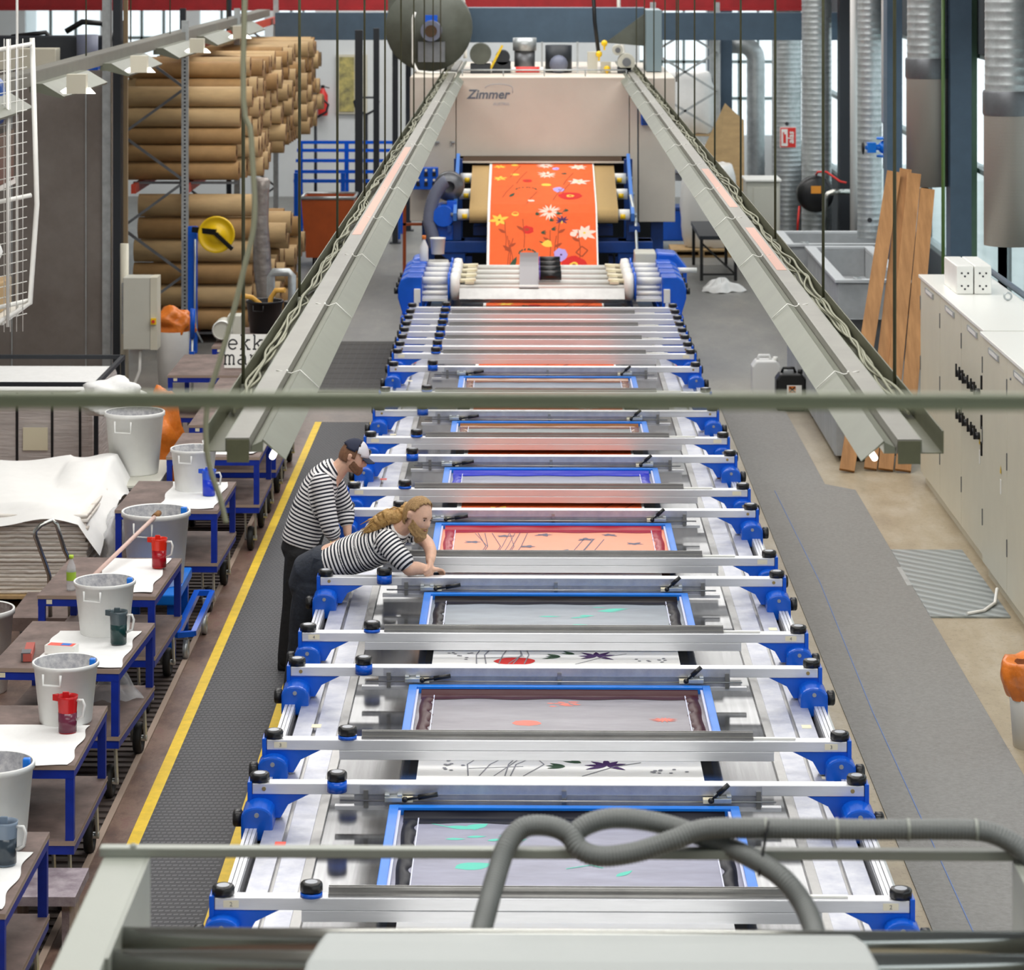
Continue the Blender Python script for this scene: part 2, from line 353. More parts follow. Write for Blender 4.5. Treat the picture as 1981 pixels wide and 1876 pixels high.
def knurl(k): return 1+.05*((k % 4) in (0, 1))
def knob(g, c, r=.049, h=.046, m=0, mc=1):
    g.lathe([(r*.8, 0), (r, .006), (r, h*.75), (r*.93, h*.95), (r*.6, h)], c, 32, m, mod=knurl)
    g.disc((c[0], c[1], c[2]+h), r*.6, 16, mc)
def beam(kind):
    front = kind == 'A'
    t = thing('front_crossbeam' if front else 'rear_crossbeam', 'aluminium crossbeam', 'crossbeam', (XC, 0, .9))
    g = G(); bx(g, -1.575, 1.575, 0, .08, 1.024, 1.08); g.ob('beam', 'alu', t, .004)
    if front:
        g = G(); bx(g, -1.18, 1.18, -.003, .03, .973, 1.023); g.ob('squeegee_carrier', 'alu', t, .002)
        g = G(); bx(g, -1.06, 1.07, .045, .078, 1.081, 1.112); bx(g, -1.06, 1.07, .018, .045, 1.081, 1.094); bx(g, -1.06, 1.07, .047, .052, 1.112, 1.116); bx(g, -1.06, 1.07, .071, .076, 1.112, 1.116)
        g.ob('squeegee_rail', 'alud', t)
        g = G(); bx(g, 1.07, 1.3, .03, .055, 1.081, 1.09); g.ob('rail_tongue', 'white', t)
    else:
        g = G(); bx(g, -1.02, 1.05, -.002, .004, 1.03, 1.075); g.ob('cover_strip', 'alu2', t)
        g = G(); g.cyl((XC-1.12, -.03, 1.003), (XC+1.12, -.03, 1.003), .005, n=8); g.ob('pull_rod', 'alud', t)
        g = G(); bx(g, -1.15, 1.15, .0, .04, .945, .965); g.ob('support_bar', 'alu', t)
        g = G(); bx(g, -1.05, 1.05, .012, .02, .965, 1.0235); g.ob('back_plate', 'alu2', t)
        for x in (-1.0, .02, 1.02):
            g = G(); bx(g, x, x+.024, -.012, .0, .96, 1.05); g.ob('hanger_strip', 'alud', t)
        for s in (-1, 1):
            g = G(); x = s*.845
            bx(g, x-.045, x+.045, -.06, -.005, 1.002, 1.028); bx(g, x-.045, x-.02, -.05, -.005, 1.028, 1.04); bx(g, x+.02, x+.045, -.05, -.005, 1.028, 1.04)
            c = g.ob('frame_clamp', 'galv', t, .003)
            g = G(); x2 = x+.06 if s < 0 else x-.06
            d = .15 if s < 0 else .08
            a = Vector((XC+x2, -.05, 1.015)); b = a+Vector((d, .0, .025 if s < 0 else .075))
            g.cyl(a, b, .007, .008, 8); g.cyl(a.lerp(b, .45), b+(b-a)*.12, .015, .013, 10); g.ball(a, .016, 10)
            g.ob('lever', 'black', c)
            g = G(); bx(g, (x-.1 if s > 0 else x+.045), (x-.045 if s > 0 else x+.1), -.05, -.005, 1.0, 1.02); g.ob('clamp_pad', 'cream', c)
    for s in (-1, 1):
        def P(x): return XC+s*x
        g = G()
        g.box(min(P(1.6), P(1.577)), max(P(1.6), P(1.577)), -.004, .11, .9, 1.087)
        g.prism([(P(1.58), 1.0235), (P(1.28), 1.0235), (P(1.39), .97), (P(1.43), .9), (P(1.58), .9)], 'Y', .006, .1)
        br = g.ob('end_bracket', 'blue', t, .003)
        y0 = -.07 if front else -.16
        dome = [(P(1.618), .83), (P(1.618), .95)]+[(P(1.537+.081*math.cos(a)), .95+.056*math.sin(a)) for a in [PI*i/10 for i in range(1, 10)]]+[(P(1.456), .95), (P(1.456), .83)]
        g = G(); g.prism(dome, 'Y', y0, .06); cl = g.ob('rail_clamp', 'blue', br, .012)
        g = G(); g.cyl((P(1.537), y0+.001, .965), (P(1.537), y0-.006, .965), .012, n=12); g.ob('bolt', 'capgrey', br)
        g = G(); g.lathe([(.03, 0), (.042, .006), (.042, .04), (.034, .048), (.001, .048)], (0, 0, 0), 24, 0, 'X', knurl)
        for i in range(len(g.v)): v = g.v[i]; g.v[i] = (P(1.618)+s*v[0], v[1]+y0*.45, v[2]+.925)
        g.ob('side_knob', 'black', br)
        g = G(); knob(g, (P(1.54), .04, 1.08)); g.ob('end_knob', ['black', 'capgrey'], t)
        if not front:
            g = G(); g.cyl((P(1.515), .0, 1.052), (P(1.515), -.003, 1.052), .011, n=14); g.ob('badge', 'brass', t)
    g = G(); yk = .03 if front else -.005
    g.cyl((XC-1.137, yk, 1.081 if front else 1.043), (XC-1.137, yk, 1.1), .051, n=28); g.ob('knob_collar', 'blue', t)
    g = G(); knob(g, (XC-1.137, yk, 1.1)); g.ob('inner_knob', ['black', 'capgrey'], t)
    return t
protoA, protoB = beam('A'), beam('B')
YA = [12.89, 15.44, 17.83, 20.02, 22.5, 24.83, 27.3, 29.85, 30.95, 32.0, 33.05]
YB = [14.64, 16.99, 19.38, 21.69, 23.95, 26.25, 28.95, 30.4, 31.5, 32.55, 33.6]
LA = ['front aluminium crossbeam labelled 2 beside the hose and hood', 'aluminium crossbeam labelled 3 with squeegee rail', 'aluminium crossbeam labelled 4 with squeegee rail and numbered ends',
      'squeegee-railed crossbeam just behind the leaning ponytailed man', 'squeegee-railed crossbeam in front of the bright blue ink screen, beside the capped man', 'squeegee-railed crossbeam in front of the orange ink screen',
      'squeegee-railed crossbeam just above the blurred green pipe', 'railed crossbeam nearest us in the tightly packed far group', 'second railed crossbeam of the tightly packed far group',
      'third railed crossbeam of the tightly packed far group', 'farthest railed crossbeam of the packed group by the white heads']
LB = ['clamp-lever crossbeam right behind the nearest screen of dark navy ink', 'clamp-lever crossbeam right behind the maroon ink screen', 'clamp-lever crossbeam the ponytailed man rests his elbows on',
      'clamp-lever crossbeam behind the crimson ink screen', 'clamp-lever crossbeam behind the bright blue ink screen', 'clamp-lever crossbeam mostly hidden behind the blurred green pipe',
      'clamp-lever crossbeam behind the farthest visible brown ink screen', 'smooth crossbeam nearest us in the packed far group', 'second smooth crossbeam of the packed far group',
      'third smooth crossbeam of the packed far group', 'smooth crossbeam right before the white printing heads']
for i, y in enumerate(YA):
    o = protoA if i == 0 else dup(protoA, (XC, y, .9))
    o.location = (XC, y, .9); o['label'] = LA[i]; o['group'] = 'railed crossbeams of the printing table'
for i, y in enumerate(YB):
    o = protoB if i == 0 else dup(protoB, (XC, y, .9))
    o.location = (XC, y, .9); o['label'] = LB[i]; o['group'] = 'clamp crossbeams of the printing table'
    if i >= 7:
        for ch in list(o.children):
            if ch.name.split('.')[0] in ('frame_clamp', 'pull_rod', 'hanger_strip', 'support_bar', 'cover_strip'):
                for c2 in list(ch.children): bpy.data.objects.remove(c2)
                bpy.data.objects.remove(ch)
roots = [o for o in C.objects if o.parent is None and o.name.startswith('front_crossbeam')]
roots.sort(key=lambda o: o.location.y)
RX90 = Matrix.Rotation(PI/2, 4, 'X')
for i, o in enumerate(roots[:8]):                                 # number labels at both ends
    for x in (-1.5, 1.49):
        g = G(); bx(g, x-.035, x+.035, o.location.y-.0015, o.location.y, 1.036, 1.068, 0)
        if i < 3: g.text(str(i+2), Matrix.Translation((XC+x, o.location.y-.0025, 1.0425)) @ RX90, .028, 1, depth=.0005)
        g.ob('number_label', ['cream', 'alud'], o)

# ---------------------------------------------------------------- motif polygons (2D)
def petal(cx, cy, a, l, wd, n=6):
    pts = []
    for i in range(n+1):
        t = i/n; pts.append((t*l, wd*math.sin(PI*t**.8)/2))
    pts += [(p[0], -p[1]) for p in pts[-2:0:-1]]
    c, s = math.cos(a), math.sin(a)
    return [(cx+x*c-y*s, cy+x*s+y*c) for x, y in pts]
def lily(cx, cy, r, m, mc, rot=0, n=6):
    return [(petal(cx, cy, rot+2*PI*i/n+R.uniform(-.15, .15), r*R.uniform(.8, 1.1), r*.42), m) for i in range(n)]+[(blob(cx, cy, r*.12), mc)]
def blob(cx, cy, r, n=14, j=.12, sy=1):
    return [(cx+r*R.uniform(1-j, 1+j)*math.cos(2*PI*i/n), cy+sy*r*R.uniform(1-j, 1+j)*math.sin(2*PI*i/n)) for i in range(n)]
def stroke(pts, w):
    out = []
    for (x0, y0), (x1, y1) in zip(pts, pts[1:]):
        d = math.hypot(x1-x0, y1-y0) or 1; nx, ny = -(y1-y0)/d*w/2, (x1-x0)/d*w/2
        out.append([(x0+nx, y0+ny), (x1+nx, y1+ny), (x1-nx, y1-ny), (x0-nx, y0-ny)])
    return out
def leafy(cx, cy, a, l, m, n=3):
    return [(petal(cx, cy, a+(i-(n-1)/2)*.5, l*R.uniform(.7, 1), l*.28), m) for i in range(n)]
def iris(cx, cy, r, m):
    o = [(petal(cx, cy, a, r*R.uniform(.8, 1.1), r*.3), m) for a in (.3, .9, 1.6, 2.4, 3.1, 3.7, 5.6)]
    return o
def peony(cx, cy, r, m):
    return [(petal(cx+r*.15*math.cos(a), cy+r*.15*math.sin(a), a+R.uniform(-.2, .2), r*R.uniform(.6, 1), r*.16), m) for a in [2*PI*i/17 for i in range(17)]]
def put(g, polys, fn, lift, base=0):
    for k, (poly, m) in enumerate(polys):
        vs = [fn(u, v, lift+(k % 60)*.00004) for u, v in poly]; g.add(vs, [tuple(range(len(vs)))], m+base)

# ---------------------------------------------------------------- fabric running through the machine
FM = ['cotton', 'orange', mat('printed yellow', 'f7c94c', .85), mat('printed blush', 'f6d9c8', .85), mat('printed red', 'd6231d', .85), mat('printed lilac', 'b3a2e2', .85),
      mat('printed green', '2f4a34', .85), mat('printed rust stems', 'a8431c', .85), mat('printed plum', '43265a', .85), mat('printed grey lines', '8d8d93', .85)]
PATH = [(9, .881), (20.6, .881), (37.7, .881), (37.95, .93), (38.05, 1.02), (38.9, 1.69), (39.1, 1.79), (41.0, 2.19), (41.28, 2.2)]
cum = [0]
for a, b in zip(PATH, PATH[1:]): cum.append(cum[-1]+math.hypot(b[0]-a[0], b[1]-a[1]))
def fab(u, v, lift=0):
    v = max(0, min(v, cum[-1]-1e-4)); i = max(k for k in range(len(cum)-1) if cum[k] <= v)
    t = (v-cum[i])/(cum[i+1]-cum[i]); (y0, z0), (y1, z1) = PATH[i], PATH[i+1]; L = cum[i+1]-cum[i]
    return (.16+u, y0+(y1-y0)*t-(z1-z0)/L*lift, z0+(z1-z0)*t+(y1-y0)/L*lift)
HW = .75
g = G()
def band(u0, u1, v0, v1, m):
    ks = sorted({v0, v1} | {c for c in cum if v0 < c < v1})
    for a, b in zip(ks, ks[1:]): g.add([fab(u0, a), fab(u1, a), fab(u1, b), fab(u0, b)], [(0, 1, 2, 3)], m)
V5 = cum[1]
band(-HW-.03, HW+.03, 0, V5, 0)
band(-HW, -HW+.035, V5, cum[-1], 0); band(HW-.02, HW, V5, cum[-1], 0); band(-HW+.035, HW-.02, V5, cum[-1], 1)
mot = []
def yv(y): return y-9
# white gaps: stems, green leaf, plum iris
for y0 in (15.66, 18.05):
    v = yv(y0)
    for dx in (-.5, -.44, -.36, -.3, -.27, -.2): mot += [(p, 9) for p in stroke([(dx, v-.2), (dx+R.uniform(-.02, .12), v+.02), (dx+R.uniform(.0, .22), v+.25)], .008)]
    mot += [(p, 9) for p in stroke([(-.5, v-.06), (-.2, v-.02)], .008)]
    mot += leafy(.03, v-.02, 3.0, .14, 6, 3)+leafy(.12, v+.05, 2.6, .12, 6, 2)+iris(.26, v, .13, 8)
    mot += [(p, 9) for p in stroke([(.12, v-.2), (.22, v-.1), (.3, v-.02), (.45, v+.06)], .008)]
    if y0 > 17: mot += [(blob(-.26, v-.13, .13, 18, .05, .7), 4)]
    for k in range(9): mot.append((blob(R.uniform(-.7, -.5), v+R.uniform(-.1, .1), .012, 6), 9)); mot.append((blob(R.uniform(.5, .7), v-.1+R.uniform(-.05, .05), .012, 6), 9))
# orange run on the belt
for y in [20.9+.75*i for i in range(22)]:
    v = yv(y)
    mot += peony(R.uniform(.1, .5), v, .14, 3)+lily(R.uniform(-.65, -.4), v+.3, .13, 2, 2)
    mot += [(blob(R.uniform(-.3, .4), v+.2, .08), 4)]+leafy(R.uniform(-.3, .2), v+.1, R.uniform(0, 6), .15, 6)
    for k in range(3): x = R.uniform(-.6, .6); mot += [(p, 7) for p in stroke([(x, v), (x+.06, v+.3), (x+.16, v+.55)], .012)]
# hanging run (below the roller) and the sloping run on the conveyor: metres across, metres along
def hang(u, t): return u, cum[4]+t*(cum[5]-cum[4])
def slope(u, t): return u, cum[6]+t*(cum[7]-cum[6])
HANG = [('l', -.59, .87, .14), ('y', -.37, .98, .05), ('r', -.2, .69, .08), ('w', .57, .64, .17), ('b', .42, .62, .05), ('i', .27, .86, .1), ('g', -.09, .96, .09), ('g', .2, .97, .1), ('g', .1, .85, .08), ('g', .12, .70, .09), ('g', -.02, .64, .09),
        ('t', .06, .44, .07), ('v', .24, .25, .09), ('P', -.4, .1, .2), ('c', -.2, .26, .12), ('R', .42, .07, .17), ('q', .53, .31, .11), ('p', .1, 1.03, .17), ('g', .36, 1.05, .1)]
SLOPE = [('l', -.60, .93, .1), ('y', -.39, .97, .05), ('p', .06, .96, .14), ('v', .2, .88, .05), ('w', .52, .92, .15), ('l', -.59, .63, .12), ('y', -.38, .73, .06), ('p', .07, .73, .16), ('g', .35, .74, .12), ('w', .52, .55, .17), ('r', -.2, .57, .07), ('y', .06, .47, .07),
         ('v', .23, .35, .085), ('R', .39, .2, .17), ('P', -.42, .22, .16), ('c', -.22, .35, .15), ('s', -.16, .08, .05)]
for fn, lst in ((hang, HANG), (slope, SLOPE)):
    for k, u, t, r in lst:
        u, v = fn(u, t)
        if k == 'l': mot += lily(u, v, r, 2, 7, .3)
        elif k == 'w': mot += lily(u, v, r, 3, 2, .2, 7)
        elif k == 'y': mot += [(blob(u, v, r, 12, .12, .9), 2)]
        elif k == 'r': mot += [(blob(u, v, r, 14, .15), 4), (blob(u-.01, v+.01, r*.35), 7)]
        elif k == 'b': mot += [(blob(u, v, r), 3)]
        elif k == 'i': mot += iris(u, v, r, 8)+[(petal(u, v, 4.6, r*.7, r*.2), 2)]
        elif k == 'g': mot += leafy(u, v, R.uniform(0, 3), r, 6)
        elif k == 't': mot += [(blob(u, v, r, 10, .25), 2), (petal(u-.05, v+.02, 2.6, .07, .02), 6)]
        elif k == 'v': mot += [(blob(u, v, r, 14, .15, 1.35), 5), (blob(u+.01, v, r*.18), 8)]
        elif k == 'P': mot += [(petal(u-.03, v-r*.6, 1.25, r*1.3, r*.36), 6)]
        elif k == 'c':
            for j in range(9): w_ = PI*j/8; mot += [(petal(u-r*math.cos(w_), v+r*.6*math.sin(w_), 1.2 if j < 5 else 2.2, .05, .025), 6)]
        elif k == 'R': mot += [(blob(u, v, r, 18, .1), 4), (blob(u, v, r*.33), 2), (blob(u, v, r*.15), 7)]
        elif k == 'q': mot += [(p, 7) for p in stroke([(u-.08, v-.02), (u, v+.1), (u+.08, v+.02), (u, v-.1), (u-.08, v-.02)], .02)]
        elif k == 'p': mot += peony(u, v, r, 3)
        elif k == 's': mot += [(blob(u, v, r, 8, .3), 3)]
for u, t in ((-.47, .15), (-.44, .2), (-.41, .12), (-.5, .45), (.1, .3), (.15, .2), (.2, .45), (-.25, .5), (.5, .3)):
    u, v = hang(u, t); x = R.uniform(-.04, .08)
    mot += [(p, 7) for p in stroke([(u, v-.14), (u+.01, v+.08), (u+x*.5, v+.26), (u+x, v+.42)], .011)]
    mot += [(petal(u+x*.4, v+.2, R.choice((.7, 2.4)), .13, .05), 7)]
for u in (-.55, -.45, -.36, -.22, .15, .28, .3): u, v = slope(u, R.uniform(.1, .8)); mot += [(p, 7) for p in stroke([(u, v-.25), (u+.05, v), (u+.15, v+.35)], .012)]
put(g, mot, fab, .0012)
solo(g, 'printed_fabric', FM, 'floral fabric web, white near us and orange where it climbs into the dryer', 'fabric')

# ---------------------------------------------------------------- printing screens
teal = mat('open teal motif', '57c9b4', .6); salmon = mat('open salmon motif', 'f5806f', .6); pale = mat('open pale motif', 'dfe4ea', .6); smoke = mat('dark motif stain', '5d5a6e', .6)
def meshm(name, col, a): return mat(name, col, .36, .2, .24, 3.2, alpha=a, stretch=(.6, 2.2, 1))
SCR = [(0, 'inknavy', meshm('screen gauze lilac grey', '8f90a6', .93), teal, 'printing screen with dark navy ink and teal leaves, nearest the hose'),
       (1, 'inkmaroon', meshm('screen gauze grey', '8e8a92', .95), salmon, 'printing screen with maroon ink and a salmon oval'),
       (2, 'inkdark', meshm('screen gauze blue grey', '87909a', .95), teal, 'printing screen with black-green ink and small teal fish-shaped leaves'),
       (3, 'inkred', mat('salmon screen gauze', 'f79a78', .5, 0, .05, 3), smoke, 'printing screen with crimson ink and salmon gauze beside the ponytailed man'),
       (4, 'inkblue', meshm('screen gauze lavender', '9296a6', .95), pale, 'printing screen with bright blue ink along its rim'),
       (5, 'inkbrown', meshm('screen gauze grey green', '8d9592', .95), pale, 'printing screen with orange-brown ink just below the blurred green pipe'),
       (6, 'inkbrown', meshm('screen gauze slate', '79828f', .95), pale, 'farthest open printing screen, above the blurred green pipe')]
for i, ink, gz, mo, lab in SCR:
    y0, y1 = YA[i]+.3, YB[i]-.085; x0, x1 = XC-.863, XC+.925
    t = thing('printing_screen', lab, 'printing screen', ((x0+x1)/2, (y0+y1)/2, .95), 'framed printing screens')
    g = G(); w = .046
    g.box(x0, x0+w, y0, y1, .953, 1.0).box(x1-w, x1, y0, y1, .953, 1.0).box(x0+w, x1-w, y0, y0+w, .953, 1.0).box(x0+w, x1-w, y1-w, y1, .953, 1.0)
    g.ob('frame', 'bluel', t, .003)
    g = G(); g.box(x0+w, x1-w, y0+w, y1-w, .957, .960, 0)
    ms = []
    fx = lambda u, v, l=0: (x0+.15+u*(x1-x0-.3), y0+.1+v*(y1-y0-.25), .9605+l)
    if i == 0:
        ms += [(petal(.14, .35, .5, .14, .1), 1), (petal(.2, .58, .2, .1, .03), 1), (petal(.44, .55, .3, .16, .02), 1), (petal(.1, .93, -.3, .12, .05), 1), (petal(.17, .9, .8, .1, .06), 1), (petal(.66, .25, 1, .1, .03), 1)]
        ms += [(petal(.1+.07*k, .75+.03*math.sin(k*2), .2*k, .07, .03), 1) for k in range(4)]
        ms += [(p, 1) for p in stroke([(.05, .97), (.13, .9), (.16, .93), (.2, .88)], .008)+stroke([(.28, .8), (.34, .7), (.37, .75)], .006)+stroke([(.5, .35), (.58, .4), (.62, .36)], .008)]
    elif i == 1:
        ms += [(blob(.37, .42, .055, 18, .08, 1.1), 1)]
        ms += [(petal(.5+R.uniform(-.06, .06), .85+R.uniform(-.05, .06), R.uniform(-.4, .4), .035, .02), 1) for k in range(14)]
        ms += [(petal(.9, .5, a+R.uniform(-.1, .1), .07*R.uniform(.7, 1), .008), 1) for a in [2*PI*k/18 for k in range(18)]]
    elif i == 2:
        ms += [(petal(.68+.012*k, .78+.012*k, -.5+.16*k, .1, .03), 1) for k in range(5)]+[(petal(.42, .6, .0, .1, .035), 1), (petal(.56, .55, .5, .1, .03), 1), (petal(.6, .62, .1, .07, .05), 1), (petal(.56, .33, .3, .08, .06), 1), (petal(.46, .2, .0, .08, .05), 1), (petal(.66, .88, 0, .07, .02), 1)]
    elif i == 3:
        for cx, cy, a in ((.1, .65, 0), (.9, .6, 1), (.66, .75, .3), (.45, .9, 0), (.78, .9, .4), (.25, .85, .2), (.37, .5, 0), (.55, .35, 0), (.62, .2, .5), (.4, .1, 0)):
            ms += [(petal(cx, cy, a+2*PI*k/5, .06*R.uniform(.6, 1.1), .03), 1) for k in range(5)]
        for k in range(9): x = R.uniform(.12, .3); ms += [(p, 1) for p in stroke([(x, .1), (x+.04, .5), (x+R.uniform(-.05, .1), .95)], .004)]
        for k in range(4): x = R.uniform(.55, .66); ms += [(p, 1) for p in stroke([(x, .1), (x+.05, .4), (x+.1, .75)], .005)]
    elif i == 4:
        ms += [(p, 1) for p in stroke([(.35, .25), (.4, .4), (.45, .3), (.5, .42)], .006)]+[(blob(.62, .45, .02, 8, .2, 2), 2)]
    elif i == 5:
        ms += [(petal(.12, .4, 2*PI*k/7, .07, .05), 1) for k in range(7)]+[(petal(.26, .65, .1, .06, .1), 1), (blob(.7, .5, .01), 1)]
    else:
        ms += [(petal(.5, .45, 2*PI*k/9, .09*R.uniform(.7, 1), .06), 1) for k in range(9)]+[(petal(.8, .2, .1, .08, .05), 1)]
    put(g, ms, fx, .0)
    g.ob('gauze', [gz, mo, smoke], t)
    # ink: along the back wall and in a wavy pool down each side
    g = G()
    iy0, iy1 = y0+w+.06, y1-w
    g.grid(lambda u, v: (x0+w+.03+u*(x1-x0-2*w-.06), iy1-.002-v*(.13+.012*math.sin(u*23)), .986-.0235*min(1, v*2.2)), 60, 6)
    for s in (-1, 1):
        xe = x0+w+.012 if s < 0 else x1-w-.012
        g.grid(lambda u, v: (xe-s*.02*(1+.2*math.sin(v*13+i))-s*u*(.072+.008*math.sin(v*31+1+i)+.004*math.sin(v*53)), iy0+v*(iy1-iy0-.12), .9618+.012*math.sin(u*PI)), 6, 60)
    g.ob('ink', ink, t)
    for s in (-1, 1):
        g = G()
        xe = x0+w if s < 0 else x1-w
        g.box(min(xe, xe-s*.014), max(xe, xe-s*.014), y0+w, y1-w, .960, .985)  # lilac strip paints the reflection on the frame's inner face
        xe -= s*.105; g.box(min(xe, xe-s*.006), max(xe, xe-s*.006), y0+w, y1-w-.06, .960, .966)
        g.ob('rim_sheen_line', M.setdefault('rimtape', None) or M.update(rimtape=mat('pale rim sheen and line', 'd9dcf2', .4)) or 'rimtape', t)

# ---------------------------------------------------------------- white rotary printing heads behind the crossbeams
def head(first):
    t = thing('rotary_printer', 'white and blue rotary printing head', 'printing head', (XC, 0, .86))
    for s in (-1, 1):
        P = lambda x: XC+s*x
        g = G(); g.prism([(P(1.48), .8), (P(1.48), 1.27), (P(1.66), 1.27), (P(1.75), 1.22), (P(1.78), 1.12), (P(1.78), 1.0), (P(1.72), .8)], 'Y', -.16, .2)
        h = g.ob('end_housing', 'blue', t, .015)
        g = G(); g.cyl((P(1.78), -.05, 1.08), (P(1.83), -.05, 1.08), .04, n=14); g.ob('side_knob', 'black', h)
        g = G(); g.box(min(P(1.50), P(1.58)), max(P(1.50), P(1.58)), -.2, -.16, .95, 1.12); g.box(min(P(1.52), P(1.56)), max(P(1.52), P(1.56)), -.2, -.16, .86, .95); g.ob('hinge_block', 'white', h, .006)
        g = G(); g.lathe([(.12, 0), (.165, .012), (.175, .05), (.165, .11), (.1, .125), (.05, .125)], (0, 0, 0), 28, 0, 'X')
        for i in range(len(g.v)): v = g.v[i]; g.v[i] = (P(1.14)-s*v[0], v[1], 1.13+v[2])
        gr = g.ob('gear_ring', 'white', t)
        g = G(); g.cyl((P(1.14), 0, 1.13), (P(1.165), 0, 1.13), .18, n=28); g.ob('ring_edge', 'blue', gr)
        g = G()
        g.cyl((P(1.165), .02, 1.2), (P(1.49), .02, 1.2), .045, n=14).cyl((P(1.165), -.11, 1.06), (P(1.49), -.11, 1.06), .025, n=12).box(min(P(1.165), P(1.49)), max(P(1.165), P(1.49)), -.12, .16, .96, .99)
        g.ob('support_tube', 'white', t)
        g = G(); g.cyl((P(.82), -.05, 1.22), (P(1.02), -.02, 1.2), .02, .03, 10); g.box(min(P(.84), P(.95)), max(P(.84), P(.95)), -.1, -.02, 1.17, 1.2); g.ob('squeegee_bracket', 'cream', t)
    g = G(); g.cyl((XC-1.02, .05, 1.17), (XC+1.02, .05, 1.17), .04, n=14).cyl((XC-1.02, -.08, 1.13), (XC+1.02, -.08, 1.13), .03, n=12); g.ob('squeegee_tube', 'white', t)
    g = G(); g.cyl((XC-1.02, .02, .99), (XC+1.02, .02, .99), .07, n=20); g.ob('print_roller', 'alu', t)
    if first:
        g = G(); g.add([(XC-1.02, -.22, 1.0), (XC+1.02, -.22, 1.0), (XC+1.02, -.1, 1.13), (XC-1.02, -.1, 1.13), (XC-1.02, -.21, .99), (XC+1.02, -.21, .99), (XC+1.02, -.09, 1.12), (XC-1.02, -.09, 1.12)],
                       [(0, 1, 2, 3), (7, 6, 5, 4), (0, 4, 5, 1), (2, 6, 7, 3), (1, 5, 6, 2), (0, 3, 7, 4)]); g.ob('doctor_plate', 'alud', t)
    g = G(); g.add([(XC-.28, -.12, 1.13), (XC-.04, -.12, 1.13), (XC-.04, .14, 1.36), (XC-.28, .14, 1.36), (XC-.28, -.11, 1.12), (XC-.04, -.11, 1.12), (XC-.04, .15, 1.35), (XC-.28, .15, 1.35)],
                   [(0, 1, 2, 3), (7, 6, 5, 4), (0, 4, 5, 1), (2, 6, 7, 3), (1, 5, 6, 2), (0, 3, 7, 4)]); g.ob('clear_plate', M.setdefault('clearplate', mat('smoky clear plate', '8f8c8e', .3, .2, alpha=.8)), t)
    g = G(); g.cyl((XC-.02, -.03, 1.27), (XC+.24, -.03, 1.27), .058, n=18)
    pm = g.ob('pump_motor', 'black', t)
    g = G(); g.cyl((XC-.035, -.03, 1.27), (XC-.02, -.03, 1.27), .06, n=18); g.ob('pump_flange', mat('violet flange', '5a44a0', .4), pm)
    return t
hp = head(False); h1 = head(True)
for k, lab in enumerate(('nearest white printing head with the wide silver plate', 'white printing head second from the crossbeams', 'white printing head third from the crossbeams', 'white printing head closest to the hanging orange fabric')):
    y = 35.25+.53*k
    o = h1 if k == 0 else (hp if k == 1 else dup(hp, (0, 0, 0)))
    o.location = (XC, y, .86); o['label'] = lab; o['group'] = 'white printing heads'
g = G(); bx(g, -1.4, 1.4, 34.7, 38.1, .3, .82); t = thing('support_plinth', 'low grey base carrying the white printing heads', 'machine base', (XC, 36.4, 0)); g.ob('base_frame', 'greyblue', t)
for s in (-1, 1): bx(G(), s*1.6-.14, s*1.6+.14, 34.9, 38.1, 0, .79).ob('side_column', 'blue', t)
# end drive cover, bottle and tub at the far left end
g = G(); g.box(XC-1.72, XC-1.48, 37.1, 37.6, .8, 1.3); g.box(XC+1.42, XC+1.72, 37.1, 37.6, .8, 1.3)
t = thing('end_drive', 'last drive unit with light grey cover and blue rounded cap', 'machine drive', (XC, 37.3, 0))
g = G(); g.box(XC+1.22, XC+1.5, 37.12, 37.6, .79, 1.34); g.ob('grey_cover', 'boxgrey', t, .02)
g = G(); g.prism([(XC+1.5, .79), (XC+1.5, 1.35), (XC+1.75, 1.33), (XC+1.9, 1.15), (XC+1.9, .79)], 'Y', 37.12, 37.6); g.ob('blue_cap', 'blue', t, .03)
g = G(); g.cyl((XC+1.6, 37.0, 1.13), (XC+2.02, 37.0, 1.13), .035, n=12); g.ob('white_pipe', 'white', t)
g = G(); g.prism([(XC-1.5, .79), (XC-1.5, 1.3), (XC-1.68, 1.26), (XC-1.74, 1.1), (XC-1.74, .79)], 'Y', 37.12, 37.6); g.ob('blue_cap', 'blue', t, .03)
g = G(); g.box(XC-1.5, XC-1.22, 37.12, 37.6, .79, 1.2); g.ob('grey_cover', 'boxgrey', t, .02)
t = thing('spray_bottle', 'clear bottle with orange cap on the far left blue housing', 'bottle', (XC-1.52, 36.8, 1.27))
x, y = XC-1.52, 36.8
g = G(); g.lathe([(.05, 1.27), (.055, 1.29), (.055, 1.45), (.02, 1.53), (.02, 1.55)], (x, y, 0), 16); g.ob('body', 'milky', t)
g = G(); g.cyl((x, y, 1.55), (x, y, 1.6), .026, n=12); g.ob('cap', 'orangebag', t)
g = G(); g.lathe([(.001, 1.3), (.085, 1.3), (.1, 1.5), (.105, 1.5), (.105, 1.51), (.095, 1.51), (.08, 1.31), (.001, 1.31)], (XC-1.36, 37.35, 0), 20)
solo(g, 'plastic_tub', 'white', 'white plastic tub on the far left drive unit', 'tub', (XC-1.36, 37.35, 1.3))
